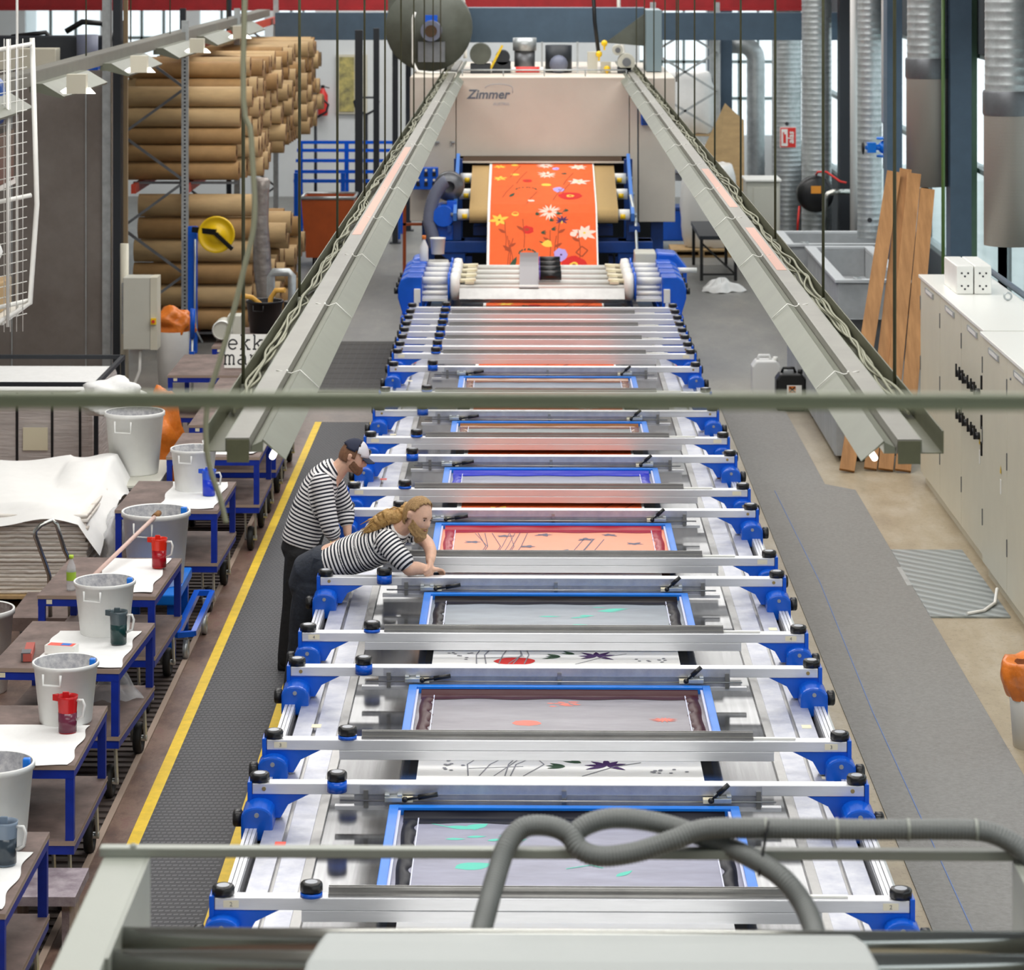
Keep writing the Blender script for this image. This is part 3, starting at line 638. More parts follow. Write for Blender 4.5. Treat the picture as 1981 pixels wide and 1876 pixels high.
# ================================================================ dryer, its inlet conveyor and the far end of the hall
d = thing('dryer', 'big beige textile dryer with a grey maker name on its front', 'dryer', (.17, 43.5, 0))
g = G(); g.box(-1.08, 1.43, 41.3, 46.5, 2.28, 3.43); g.ob('front_panel', 'dryer', d, .01)
g = G(); g.box(-1.754, -1.09, 41.3, 46.5, 1.34, 3.43); g.ob('left_panel', 'dryerside', d, .01)
g = G(); g.box(1.44, 1.55, 41.3, 46.5, 1.34, 3.43); g.ob('right_post', 'dryer', d, .006)
g = G(); g.box(1.57, 2.097, 41.3, 46.5, 1.33, 3.42); g.ob('right_panel', 'dryerside', d, .01)
g = G(); g.box(-1.08, 1.43, 41.9, 46.5, 1.34, 2.27); g.ob('inner_chamber', 'slot', d)
g = G(); g.box(1.55, 1.57, 41.35, 46.4, 1.3, 3.3); g.ob('seam', 'greyblue', d)
g = G(); g.box(-1.7, 2.02, 44.6, 46.2, .3, 1.335); g.ob('under_dryer_dark_block', 'darkpost', d, .02)  # dark block added so the gap under the dryer stays dark
M['inlet'] = mat('brown tinted steel', '6e5846', .22, .85, .15, 3)  # brown tint paints in the orange that the inlet plate reflects
g = G(); g.add([(-.98, 41.29, 2.285), (1.32, 41.29, 2.285), (1.32, 41.1, 2.225), (-.98, 41.1, 2.225)], [(0, 1, 2, 3), (3, 2, 1, 0)]); g.ob('inlet_hood', 'inlet', d)
g = G(); g.box(-1.0, 1.35, 41.0, 41.12, 2.205, 2.225); g.ob('inlet_lip', 'dryer', d)
for x in (-1.36, -1.13):
    g = G(); g.box(x-.03, x+.03, 41.24, 41.3, 2.48, 2.5).box(x-.03, x-.02, 41.24, 41.3, 2.44, 2.5); g.ob('handle', 'galv', d)
for x in (-1.5, 1.85):
    for y in (41.7, 45.9): G().box(x-.09, x+.09, y-.09, y+.09, 0, 1.335).ob('leg', 'dblue', d)
g = G()
LOGO = Matrix.Translation((-.62, 41.294, 3.12)) @ Matrix.Rotation(PI/2, 4, 'X')
M['logo'] = mat('grey lettering', '6d7480', .5); M['logol'] = mat('pale grey lettering', 'b9bcc4', .5)
g.text('Zimmer', LOGO, .185, 0, bold=.004, shear=.22)
g.ob('maker_name', 'logo', d)
g = G(); g.text('AUSTRIA', Matrix.Translation((-.43, 41.294, 3.02)) @ Matrix.Rotation(PI/2, 4, 'X'), .06, 0, shear=.2)
g.tube([(-.52+.2*math.cos(a)+.06, 41.294, 3.27+.06*math.sin(a)) for a in [PI*(1-k/10) for k in range(11)]]+[(-.26, 41.294, 3.2)], .004, 6)
g.ob('maker_place', 'logol', d)
# control panel and switch box
t = thing('control_panel', 'blue control panel with rows of switches left of the conveyor', 'control panel', (-1.52, 41.0, 1.6))
g = G(); g.prism([(-1.74, 1.83), (-1.33, 1.83), (-1.33, 2.15), (-1.66, 2.15), (-1.76, 1.95)], 'Y', 40.9, 41.0); g.ob('panel', 'blue', t, .01)
for i in range(3):
    for j in range(2):
        g = G(); x = -1.62+.115*i; z = 1.93+.14*j; g.box(x-.025, x+.025, 40.88, 40.9, z-.045, z+.01, 0); g.cyl((x, 40.9, z+.04), (x, 40.87, z+.04), .018, n=10, m=1); g.ob('switch', ['black', 'cream'], t)
g = G(); g.box(-1.6, -1.45, 41.0, 41.3, 1.86, 1.98); g.ob('wall_arm', 'blue', t)
t = thing('switch_box', 'small blue box on the right side of the dryer', 'switch box', (1.68, 41.25, 2.75))
g = G(); g.box(1.6, 1.76, 41.2, 41.29, 2.74, 3.02); g.ob('box', 'blue', t, .01)
g = G(); g.box(1.62, 1.74, 41.15, 41.2, 2.76, 2.86); g.ob('cover', 'dblue', t, .01)
# inlet conveyor
c = thing('inlet_conveyor', 'blue framed inclined conveyor with brown mesh belt feeding the dryer', 'conveyor', (.17, 39.8, 0))
g = G(); W0, W1 = -.84, 1.2
prof = [(41.05, 2.17), (39.12, 1.765), (39.02, 1.73), (38.96, 1.66), (38.97, 1.59), (39.05, 1.54), (39.3, 1.56), (41.05, 1.95)]
g.add([(W0, y, z) for y, z in prof]+[(W1, y, z) for y, z in prof], [(i, i+1, 8+i+1, 8+i) for i in range(7)], 0, True)
g.add([(W0, y, z) for y, z in prof], [tuple(range(8))], 1); g.add([(W1, y, z) for y, z in prof], [tuple(range(8))], 1)
g.ob('belt', ['beltbrown', 'slot'], c)
for s, x in ((-1, W0), (1, W1)):
    for (y, z) in ((39.08, 1.65), (39.9, 1.86), (40.6, 2.02)):
        g = G(); g.cyl((x, y, z), (x+s*.16, y, z), .075, n=16); r = g.ob('roller_end', 'white', c)
        g = G(); g.cyl((x+s*.03, y-.07, z-.02), (x+s*.1, y-.07, z-.02), .035, n=10); g.ob('grease_cap', 'yel2', r)
        g = G(); g.cyl((x+s*.16, y, z), (x+s*.26, y, z), .025, n=10); g.ob('shaft', 'galv', r)
    xs = x+s*.2
    g = G(); g.bar((xs, 39.0, 1.62), (xs, 40.9, 2.3), .05, .12); g.ob('side_arm', mat('light blue frame', '4f86d8', .35) if s < 0 else bpy.data.materials['light blue frame'], c, .006)
    g = G(); g.bar((xs, 40.85, 2.28), (xs, 40.85, .0), .12); g.ob('upright', 'dblue', c); g = G(); g.bar((xs-s*.02, 39.3, 1.6), (xs-s*.02, 39.3, 1.25), .12, .16); g.ob('upright', 'dblue', c)
    g = G(); g.box(min(xs-.05, xs+s*.1), max(xs-.05, xs+s*.1), 39.0, 39.5, 1.42, 1.5); g.ob('bracket', 'dblue', c)
    g = G(); xl = x+s*.08; g.box(xl-.11, xl+.11, 39.2, 39.4, 0, 1.06); g.box(xl-.2, xl-.14, 39.3, 39.5, 0, 1.06); g.ob('leg', 'dblue', c)
g = G(); g.box(-1.36, 1.68, 39.1, 39.6, 1.12, 1.28); g.prism([(-1.36, 1.28), (-1.36, 1.2), (-1.1, .98), (-.9, .98), (-.9, 1.28)], 'Y', 39.12, 39.55); g.prism([(1.68, 1.28), (1.68, 1.2), (1.45, .98), (1.2, .98), (1.2, 1.28)], 'Y', 39.12, 39.55)
g.ob('base_beam', 'dblue', c, .01)
g = G(); g.box(-.8, 1.15, 39.7, 40.1, 1.3, 1.42); g.ob('cross_beam', 'dblue', c)
m = thing('drive_motor', 'blue electric motor with grey ribbed blower hose beside the conveyor', 'motor', (-1.2, 39.4, 1.28))
g = G(); g.cyl((-1.2, 39.1, 1.62), (-1.2, 39.7, 1.62), .15, n=20); g.box(-1.33, -1.07, 39.2, 39.6, 1.28, 1.5); g.box(-1.16, -1.02, 39.25, 39.5, 1.7, 1.82); g.ob('motor_body', 'blue', m, .01)
g = G(); g.lathe([(.08, 0), (.2, .02), (.21, .2), (.16, .26), (.001, .26)], (0, 0, 0), 24, 0, 'Y')
g.v = [(v[0]-1.13, v[1]+39.4, v[2]+2.0) for v in g.v]; g.ob('blower', 'galvd', m)
M['hoseg'] = mat('dull violet grey hose', '6f7487', .5, 0, .1, 9)
pts = []
for k in range(60):
    a = k/59; pts.append((-1.16-.24*math.sin(PI*min(1, a*1.25)*.5)+.1*max(0, a-.75)*4*.9, 39.2-.05*a, 2.1-.9*a**1.1+.12*math.sin(PI*a)))
g = G(); g.tube(pts, [.085+.008*(k % 2) for k in range(60)], 14); g.ob('blower_hose', 'hoseg', m)
solo(G().tube([(1.38, 39.3, 1.9), (1.44, 39.1, 1.6), (1.45, 38.9, 1.2), (1.38, 38.6, .9), (1.3, 38.5, .8)], .022, 8), 'cable_conduit', 'galv', 'grey cable hanging along the right side of the conveyor', 'cable', (1.38, 38.8, .8))
# machinery on the dryer roof
Zr = 3.435
f = thing('fan_housing', 'large round grey fan housing with a motor in its recess, top left of the dryer', 'fan', (-1.53, 43, Zr))
M['fan'] = mat('dull grey green sheet', '5d6158', .5, 0, .2, 3, dark='4c4f46')
g = G(); g.lathe([(.001, 0), (.64, 0), (.65, .03), (.65, .6), (.64, .62), (.001, .62)], (0, 0, 0), 40, 0, 'Y'); g.v = [(v[0]-1.53, v[1]+42.6, v[2]+4.1) for v in g.v]
g.box(-2.14, -1.1, 42.62, 43.2, 4.1, 5.2); g.ob('scroll', 'fan', f)
g = G(); g.box(-1.68, -1.28, 42.42, 42.6, 3.6, 3.9); g.ob('motor_shelf', 'galvd', f)
g = G(); g.cyl((-1.48, 42.2, 4.07), (-1.48, 42.6, 4.07), .155, n=22); g.cyl((-1.48, 42.18, 4.07), (-1.48, 42.2, 4.07), .09, n=18, m=1); g.box(-1.57, -1.39, 42.35, 42.5, 4.2, 4.3, 2); g.ob('fan_motor', ['hoseg', 'inlet', 'blue'], f)
g = G(); g.tube([(-1.72, 42.3, 4.35), (-1.75, 42.3, 4.25), (-1.75, 42.3, 3.6), (-1.68, 42.2, 3.47), (-1.5, 42.2, 3.45), (-1.1, 42.2, 3.44)], .022, 8); g.ob('white_pipe', 'white', f)
t = thing('extract_duct', 'blue grey rectangular duct running across the top of the dryer', 'duct', (.4, 43.6, Zr))
g = G(); g.box(-1.1, 1.75, 43.6, 44.2, 3.85, 4.38); g.ob('run', 'greyblue', t)
g = G(); g.box(1.75, 1.98, 43.0, 44.2, Zr, 4.36); g.ob('drop', mat('pale blue grey sheet', '7d8f96', .45), t)
g = G(); g.prism([(1.75, 4.3), (1.75, 3.8), (1.15, 3.85)], 'Y', 43.5, 43.6); g.ob('shade_wedge', 'fan', t)  # dark wedge standing in for the triangular shading on the duct
t = thing('cyclone', 'round galvanised exhaust pot with a lid, middle of the dryer roof', 'exhaust', (-.09, 42.8, Zr))
g = G(); g.cyl((-.09, 42.8, 3.76), (-.09, 42.8, 3.95), .18, n=24); g.ob('lid', 'galv', t)
g = G(); g.cyl((-.09, 42.8, Zr), (-.09, 42.8, 3.76), .155, n=24); g.ob('body', 'galvd', t)
t = thing('fan_motor', 'dark motor under an open frame, right of the galvanised pot', 'motor', (.42, 42.8, Zr))
g = G(); g.cyl((.42, 42.8, Zr), (.42, 42.8, 3.84), .2, n=24); g.ob('body', 'darkpost', t)
g = G(); g.ball((.42, 42.6, 3.56), .14, 14); g.ob('cowl', 'hoseg', t)
g = G()
for x in (.17, .7): g.box(x-.015, x+.015, 42.5, 42.53, Zr, 3.9)
g.ob('guard', 'galv', t)
t = thing('round_motor', 'round green grey motor beside the fan housing', 'motor', (-.75, 42.7, Zr))
g = G(); g.cyl((-.75, 42.4, 3.72), (-.75, 42.8, 3.72), .16, n=22); g.ob('motor_body', 'fan', t); g = G(); g.box(-.9, -.6, 42.4, 42.8, Zr, 3.57); g.ob('foot', 'darkpost', t)
t = thing('pump_set', 'dark pump with a yellow lever on the dryer roof', 'pump', (-.42, 42.7, Zr))
g = G(); g.box(-.58, -.3, 42.5, 42.9, Zr, 3.6); g.cyl((-.42, 42.5, 3.66), (-.42, 42.9, 3.66), .11, n=16); g.ob('body', 'darkpost', t)
g = G(); g.bar((-.6, 42.45, 3.5), (-.42, 42.45, 3.85), .035); g.ob('lever', 'yellow', t)
t = thing('valve_group', 'cluster of small valves and gauges with yellow taps on the dryer roof', 'valve', (1.0, 42.6, Zr))
g = G(); g.box(.85, 1.0, 42.5, 42.7, Zr, 3.75).box(1.05, 1.2, 42.5, 42.7, Zr, 3.6); g.ob('body', 'boxgrey', t)
for x, z in ((1.02, 3.72), (1.14, 3.5), (1.1, 3.88)): g = G(); g.ball((x, 42.45, z), .05, 10); g.box(x-.015, x+.015, 42.43, 42.47, z-.1, z); g.ob('tap', 'yel2', t)
for x, z, r in ((1.3, 3.78, .08), (1.43, 3.6, .13)):
    g = G(); g.cyl((x, 42.4, z), (x, 42.7, z), r, n=18); g.cyl((x, 42.38, z), (x, 42.4, z), r*.5, n=14, m=1); g.ob('motor_end', ['boxgrey', 'galvd'], t)
g = G(); g.box(1.3, 1.5, 42.4, 42.75, Zr, 3.52); g.ob('mount', 'darkpost', t)
g = G(); g.tube([(1.02, 42.6, 3.7), (.96, 42.6, 4.2), (.92, 42.6, 5)], .03, 8); g.ob('black_hose', 'black', t)
g = G(); g.cyl((-.22, 42.15, 3.5), (.13, 42.15, 3.5), .045, n=14, m=0); g.cyl((-.28, 42.15, 3.5), (-.22, 42.15, 3.5), .04, n=12, m=1); g.cyl((.13, 42.15, 3.5), (.19, 42.15, 3.5), .04, n=12, m=1)
solo(g, 'red_roll', ['red', 'white'], 'short red roll with white ends on the front edge of the dryer roof', 'roll', (0, 42.15, Zr))
g = G(); g.tube([(-1.0, 41.6, 3.52), (1.4, 41.6, 3.52)], .012, 6)
for x in (-1.0, -.4, .2, .8, 1.4): g.tube([(x, 41.6, 3.43), (x, 41.6, 3.52)], .01, 6)
solo(g, 'roof_rail', 'galv', 'low thin rail along the front of the dryer roof', 'rail', (.2, 41.6, Zr))
# beams across the hall
g = G(); g.box(-4.5, 5.4, 50.0, 50.35, 3.66, 4.14); tag(g.ob('crane_girder', 'greyblue'), 'wide blue grey steel girder crossing the hall behind the dryer', 'girder')
g = G(); g.box(-11.4, 5.4, 51.9, 52.1, 4.13, 4.18).box(-11.4, 5.4, 51.95, 52.05, 4.18, 4.5).box(-11.4, 5.4, 51.9, 52.1, 4.5, 4.55); tag(g.ob('crane_beam', 'redbeam'), 'red steel crane beam at the very top of the picture', 'beam')
for x, y, wd in ((-2.9, 48, .13), (-2.66, 49, .1), (-2.42, 50.8, .1), (-2.28, 53, .1)):
    g = G(); g.box(x-wd/2, x+wd/2, y-.06, y+.06, 0, 3.9); g.box(x-wd, x+wd, y-.12, y+.12, 0, .02)
    solo(g, 'steel_post', 'darkpost', {48: 'black steel post nearest the orange bin', 49: 'second dark post right of the orange bin', 50.8: 'third dark post, beside the dryer', 53: 'fourth dark post, closest to the dryer'}[int(y) if y != 50.8 else y], 'post', (x, y, 0), 'dark posts left of the dryer')
# left of the dryer: blue rack, orange bin, pallet jacks, extinguisher, picture window
t = thing('blue_rack', 'low blue steel rack with horizontal rails behind the orange bin', 'rack', (-3.3, 52, 0))
for k, z in enumerate((1.05, 1.2, 1.38, 1.55, 1.68)):
    g = G(); g.box(-4.3, -2.3, 51.5+.25*k, 51.56+.25*k, z-.03, z+.03); g.ob('rail', 'blue', t)
for x in (-4.25, -3.4, -2.4):
    for y in (51.5, 52.5): G().box(x-.04, x+.04, y-.04, y+.04, 0, 1.2 if y < 52 else 1.7).ob('leg', 'blue', t)
t = thing('orange_bin', 'large orange wheeled bin with grey rim beside the cardboard rolls', 'bin', (-3.36, 47.5, 0))
g = G(); x0, x1, y0, y1 = -3.8, -2.92, 47.0, 47.9
vs = [(x0+.08, y0+.05, .16), (x1-.08, y0+.05, .16), (x1-.08, y1-.05, .16), (x0+.08, y1-.05, .16), (x0, y0, 1.14), (x1, y0, 1.14), (x1, y1, 1.14), (x0, y1, 1.14), (x0+.04, y0+.04, 1.14), (x1-.04, y0+.04, 1.14), (x1-.04, y1-.04, 1.14), (x0+.04, y1-.04, 1.14), (x0+.11, y0+.08, .22), (x1-.11, y0+.08, .22), (x1-.11, y1-.08, .22), (x0+.11, y1-.08, .22)]
g.add(vs, [(3, 2, 1, 0), (0, 1, 5, 4), (1, 2, 6, 5), (2, 3, 7, 6), (3, 0, 4, 7), (4, 5, 9, 8), (5, 6, 10, 9), (6, 7, 11, 10), (7, 4, 8, 11), (8, 9, 13, 12), (9, 10, 14, 13), (10, 11, 15, 14), (11, 8, 12, 15), (12, 13, 14, 15)])
M['orangebin'] = mat('dark orange plastic', 'b4521c', .5, 0, .15, 3); g.ob('tub', 'orangebin', t)
g = G(); g.tube([(x0, y0, 1.15), (x1, y0, 1.15), (x1, y1, 1.15), (x0, y1, 1.15), (x0, y0+.01, 1.15)], .03, 8); g.ob('rim', 'galv', t)
for x in (x0+.2, x1-.2):
    for y in (y0+.2, y1-.2): g = G(); g.cyl((x-.02, y, .08), (x+.02, y, .08), .08, n=14); g.ob('wheel', 'black', t)
for k, (x, y, lab) in enumerate(((-4.05, 53.5, 'pallet jack handle standing under the red fire extinguisher'), (-3.15, 54.5, 'pallet jack handle standing before the pale wall, left of the black post'))):
    t = thing('pallet_jack', lab, 'pallet jack', (x, y, 0), 'pallet jacks')
    g = G(); g.cyl((x, y, .2), (x, y, 2.1), .03, n=10); g.ob('shaft', 'darkpost', t)
    g = G(); g.tube([(x-.02, y, 2.08), (x-.2, y, 2.18), (x-.24, y, 2.32), (x-.16, y, 2.4), (x+.16, y, 2.4), (x+.24, y, 2.32), (x+.2, y, 2.18), (x+.02, y, 2.08)], .022, 8); g.ob('handle', 'darkpost', t)
    g = G(); g.box(x-.3, x-.12, y, y+1.1, .05, .2).box(x+.12, x+.3, y, y+1.1, .05, .2).box(x-.3, x+.3, y-.1, y+.1, .05, .28); g.ob('forks', 'dblue', t)
    g = G(); g.cyl((x-.06, y-.02, .09), (x+.06, y-.02, .09), .09, n=12); g.ob('wheel', 'black', t)
t = thing('fire_extinguisher', 'red fire extinguisher on the white back wall', 'fire extinguisher', (-4.38, 59.85, 1.9))
g = G(); g.lathe([(.001, 1.72), (.1, 1.72), (.11, 1.76), (.11, 2.15), (.05, 2.26), (.03, 2.3)], (-4.38, 59.85, 0), 18); g.ob('cylinder', 'red', t)
g = G(); g.box(-4.42, -4.34, 59.82, 59.88, 2.3, 2.36).bar((-4.38, 59.85, 2.34), (-4.24, 59.85, 2.3), .02); g.ob('valve', 'black', t)
t = thing('notice_panel', 'tall framed panel with yellow and dark shapes on the white back wall', 'panel', (-3.85, 59.95, 1.9))
g = G(); g.box(-4.1, -3.45, 59.93, 59.99, 1.75, 3.0); g.ob('frame', 'beige', t)
g = G(); g.box(-4.04, -3.72, 59.91, 59.93, 1.8, 2.95); g.ob('print', mat('mottled yellow green print', 'c9b458', .7, 0, 0, 3.5, dark='4a4e48') if 0 else mat('mottled print', 'd8c978', .7, 0, .3, 4, dark='5c5f50'), t)
# right of the dryer: racked bales, cardboard, blue posts, table, grey cabinet
for k, (x0, x1, y, z0, z1, lab, r) in enumerate(((2.35, 3.35, 52, 1.9, 3.0, 'white wrapped bale on the top rack level behind the dryer', .16), (2.45, 3.6, 51, 1.25, 1.75, 'low white bale on the middle rack level', .1), (2.6, 3.55, 49.2, .14, 1.55, 'translucent white sack standing below the racked bales', .14))):
    g = G()
    def bale(u, v):
        a = 2*PI*u; cx, cyy, hx, hy = (x0+x1)/2, y, (x1-x0)/2, .45; zz = z0+(z1-z0)*v; e = .82+.18*math.sin(PI*min(1, v*1.02+.0))**.4
        cs, sn = math.cos(a), math.sin(a); q = (abs(cs)**5+abs(sn)**5)**-.2
        return (cx+hx*cs*q*e+R.uniform(-.02, .02), cyy+hy*sn*q*e, zz+R.uniform(-.02, .02))
    g.grid(bale, 28, 8); top = [g.v[-29+i] for i in range(28)]; g.add(top, [tuple(range(28))])
    solo(g, 'fabric_bale', 'milky' if k == 2 else 'cloth', lab, 'bale', ((x0+x1)/2, y, z0), 'white bales right of the dryer')
t = thing('pallet_rack', 'galvanised pallet rack carrying white bales right of the dryer', 'rack', (3, 52, 0))
for x in (2.2, 3.35):
    for y in (51.2, 52.6): G().box(x-.05, x+.05, y-.04, y+.04, 0, 4.3).ob('upright', 'galv', t)
for z in (1.15, 1.83):
    for y in (51.2, 52.6): G().box(2.2, 3.35, y-.04, y+.04, z-.06, z+.06).ob('beam', 'galv', t)
    G().box(2.25, 3.3, 51.2, 52.6, z+.05, z+.07).ob('shelf', 'pallet', t)
for a, b in ((2.0, 2.7), (2.7, 3.4), (3.4, 4.1)):
    g = G(); g.bar((2.2, 51.15, a), (3.35, 51.15, b), .04); g.bar((2.2, 51.15, b), (3.35, 51.15, a), .04); g.ob('brace', 'galv', t)
g = G(); g.add([(2.95, 49.85, 1.6), (3.15, 49.8, .02), (3.75, 49.8, .02), (3.75, 50.05, 2.25), (3.42, 50.05, 2.55)], [(0, 1, 2, 3, 4)]); g.add([(2.95, 49.88, 1.6), (3.15, 49.83, .02), (3.75, 49.83, .02), (3.75, 50.08, 2.25), (3.42, 50.08, 2.55)], [(4, 3, 2, 1, 0)])
g.f += [(0+i, (i+1) % 5, 5+(i+1) % 5, 5+i) for i in range(5)]; g.m += [0]*5; g.s += [False]*5
solo(g, 'cardboard_sheet', 'card', 'large brown cardboard sheet leaning between the bales and the silver elbow duct', 'cardboard', (3.4, 50, 0))
for x, y in ((3.5, 54.5), (3.75, 54.6)): solo(G().box(x-.11, x+.11, y-.1, y+.1, 0, 4.5), 'blue_column', 'greyblue', 'blue grey column behind the cardboard sheet' if x < 3.6 else 'second blue grey column, next to the silver elbow duct', 'column', (x, y, 0))
t = thing('workbench', 'low black steel trestle table right of the dryer', 'table', (2.9, 46, 0))
g = G(); g.box(2.68, 3.3, 45.2, 47.6, .66, .72); g.ob('table_top', 'darkpost', t)
for x in (2.72, 3.26):
    for y in (45.3, 47.5): G().box(x-.025, x+.025, y-.025, y+.025, 0, .66).ob('leg', 'black', t)
g = G(); g.bar((2.72, 45.3, .1), (3.26, 45.3, .1), .03).bar((2.72, 45.3, .6), (3.26, 45.3, .1), .03); g.ob('brace', 'black', t)
for x, y, lab in ((1.85, 51.3, 'blue plastic crate below the right end of the dryer'), (2.5, 50.2, 'blue plastic crate behind the black trestle table')):
    t = thing('plastic_crate', lab, 'crate', (x, y, 0), 'blue crates'); g = G(); g.box(x-.36, x+.36, y-.3, y+.3, .14, .7); g.ob('bin_body', 'blue', t, .03); g = G(); g.box(x-.39, x+.39, y-.33, y+.33, .68, .74); g.ob('rim', 'dblue', t, .01)
    for s in (-1, 1): g = G(); g.box(x+s*.3-.05, x+s*.3+.05, y-.25, y+.25, 0, .14); g.ob('foot', 'dblue', t)
t = thing('wood_pallet', 'small wooden pallet under the black trestle table', 'pallet', (2.9, 49, 0))
for z in (0, .1): G().box(2.4, 3.5, 48.6, 49.5, z, z+.03).ob('deck', 'pallet', t)
for x in (2.45, 2.92, 3.4): G().box(x-.05, x+.05, 48.6, 49.5, .03, .1).ob('block', 'pallet', t)
t = thing('grey_cabinet', 'pale grey metal cabinet between the trestle table and the silver ducts', 'cabinet', (3.9, 46.5, 0))
g = G(); g.box(3.5, 4.05, 46.2, 46.9, 0, 1.5); g.ob('cabinet_body', 'boxgrey', t, .02); g = G(); g.box(3.48, 4.07, 46.15, 46.95, 1.5, 1.54); g.ob('top', 'white', t, .01)
g = G(); g.box(3.62, 3.9, 46.185, 46.2, .1, 1.4); g.ob('door', 'boxgrey', t)
g = G(); g.cyl((-2.6, 46, .0), (-2.6, 46, .0001), .01)
t = thing('hand_truck', 'orange hand truck frame standing under the left of the dryer', 'hand truck', (-1.75, 44, 0))
g = G(); g.box(-1.98, -1.62, 44.0, 44.06, 1.0, 1.04).box(-1.98, -1.93, 44.0, 44.06, .1, 1.33).box(-1.67, -1.62, 44.0, 44.06, .1, 1.33).box(-1.98, -1.62, 43.7, 44.06, .1, .14); g.ob('frame', 'orangebin', t)
for x in (-2.03, -1.57): g = G(); g.cyl((x-.02, 44.1, .1), (x+.02, 44.1, .1), .1, n=14); g.ob('wheel', 'black', t)
# ================================================================ left-hand side
# cardboard rolls in the rack
rk = thing('roll_rack', 'tall galvanised storage rack with diagonal braces and red beams holding the brown rolls', 'rack', (-5, 44, 0))
for y in (37.8, 44.5, 51.3):
    for x in (-5.45, -4.6):
        g = G(); g.box(x-.045, x+.045, y-.04, y+.04, 0, 4.35)
        if y < 40 and x > -5: 
            for k in range(80): g.box(x-.012, x+.012, y-.042, y-.04, .1+.05*k, .125+.05*k, 1)
        g.ob('upright', ['galv' if x > -5 else 'darkpost', 'slot'], rk)
    for k in range(6):
        a, b = ((-5.45, y, .35+.62*k), (-4.6, y, .97+.62*k)); 
        if k % 2: a, b = (a[0], a[1], b[2]), (b[0], b[1], a[2])
        g = G(); g.bar(a, b, .035); g.ob('brace', 'galvd', rk)
for x in (-5.3, -4.6):
    for z in (2.1, 3.98, .08):
        g = G(); g.box(x-.03, x+.03, 37.85, 51.3, z-.06, z+.06); g.ob('load_beam', mat('red orange beam', 'b8402a', .5) if x < -5 and z == 2.1 else bpy.data.materials['red orange beam'], rk)
for z in (2.17, .15):
    for k in range(14): G().box(-5.35, -3.95, 38.2+.95*k, 38.26+.95*k, z-.03, z).ob('cross_rail', 'galvd', rk)
def roll_mesh(L, r, core):
    g = G(); n = 20
    g.lathe([(r, -L/2), (r, L/2)], (0, 0, 0), n, 0, 'X')
    for s in (-1, 1):
        g.lathe([(r, s*L/2), (core, s*L/2)], (0, 0, 0), n, 1, 'X', sm=False); g.lathe([(core, s*L/2), (core, s*(L/2-.1)), (.001, s*(L/2-.1))], (0, 0, 0), n, 2, 'X', sm=False)
    return g
protos = []
for i, (L, r, core, m0) in enumerate(((1.6, .135, .05, 'card'), (1.62, .125, .045, 'cardd'), (1.7, .14, .05, 'card'), (1.52, .115, .05, 'cardd'), (1.75, .13, .045, 'card'), (1.6, .147, .05, 'cardd'), (1.65, .153, .06, 'card'))):
    o = roll_mesh(L, r, core).ob('cardboard_roll', [m0, 'cardend', 'cardhole'])
    protos.append([o, r, L, False])
ROLL = 'brown cardboard fabric roll lying in the tall rack among its likes'
def place_roll(k, x, y, z):
    p = protos[k]; o = p[0]
    if p[3]: o = o.copy(); C.objects.link(o)
    p[3] = True; o.location = (x, y, z); o.rotation_euler = (R.uniform(0, 6), 0, 0)
    tag(o, ROLL, 'roll', 'brown rolls in the rack'); return o
q = random.Random(4)
FR = [('lowest front roll of the lower rack bay', .34, .17, -4.62), ('second front roll from the bottom of the lower bay', .66, .15, -4.6), ('pale front roll in the middle of the lower bay', .97, .16, -4.58), ('front roll behind the yellow reel', 1.29, .15, -4.6), ('broad pale front roll above the yellow reel', 1.61, .165, -4.55), ('top front roll of the lower bay', 1.9, .13, -4.62)]
for k in range(6):
    r = protos[(5, 6)[k % 2]][1]
    o = place_roll((5, 6)[k % 2], -4.6+.03*k, 38.25, .17+.155+.305*k); o['label'] = FR[k][0]+', brown cardboard'; del o['group']
cols = 0
for c in range(36):
    y = 38.25+.345*c; z = 2.19; lay = 6 if c % 5 else 5
    for l in range(lay):
        k = q.randrange(5); r = protos[k][1]; z += r
        x = -4.65+q.uniform(-.1, .1)+.05*(c % 3)-(.0 if l else .05)
        o = place_roll(k, x, y+q.uniform(-.02, .02), z); z += r
        if c == 0: o['label'] = '%s front roll of the upper rack bay counted from the bottom' % ORD[l]; del o['group']
for c in range(1, 11):
    y = 38.28+.36*c*1.15; z = .17
    for l in range(5 if c < 6 else 4):
        k = q.choice((5, 6, 0, 2)); r = protos[k][1]; z += r
        place_roll(k, -4.45+q.uniform(-.1, .3), y, z); z += r+.003
# big steel duct cabinet and the machinery above it
t = thing('steel_housing', 'tall dull steel housing left of the roll rack', 'housing', (-5.9, 34.3, 0))
g = G(); g.box(-7.6, -5.09, 34.02, 34.7, 0, 3.86); g.ob('shell', 'housing', t)
g = G(); g.box(-5.13, -5.03, 33.98, 34.1, 0, 5.2); g.ob('corner_post', 'galv', t)
for x in (-5.33, -6.22): g = G(); g.box(x-.006, x+.006, 34.0, 34.02, 0, 3.86); g.ob('seam', 'galv', t)
solo(G().box(-4.99, -4.9, 33.9, 34.1, 0, 5.2), 'cable_duct', 'darkpost', 'dark vertical trunk at the corner of the steel housing', 'trunking', (-4.95, 34, 0))
solo(G().box(-4.88, -4.83, 34.0, 34.06, 0, 5.2), 'wood_batten', mat('grey brown batten', '8a7658', .7), 'slim brown wooden batten beside the dark trunk', 'batten', (-4.85, 34, 0))
solo(G().cyl((-4.78, 33.4, 0), (-4.78, 33.4, 1.85), .05, n=10), 'beige_pole', 'beige', 'beige pole carrying the grey switch box', 'pole', (-4.78, 33.4, 0))
t = thing('roof_unit', 'dark machinery with a beige box on top of the steel housing', 'machine', (-6.2, 35.5, 3.86))
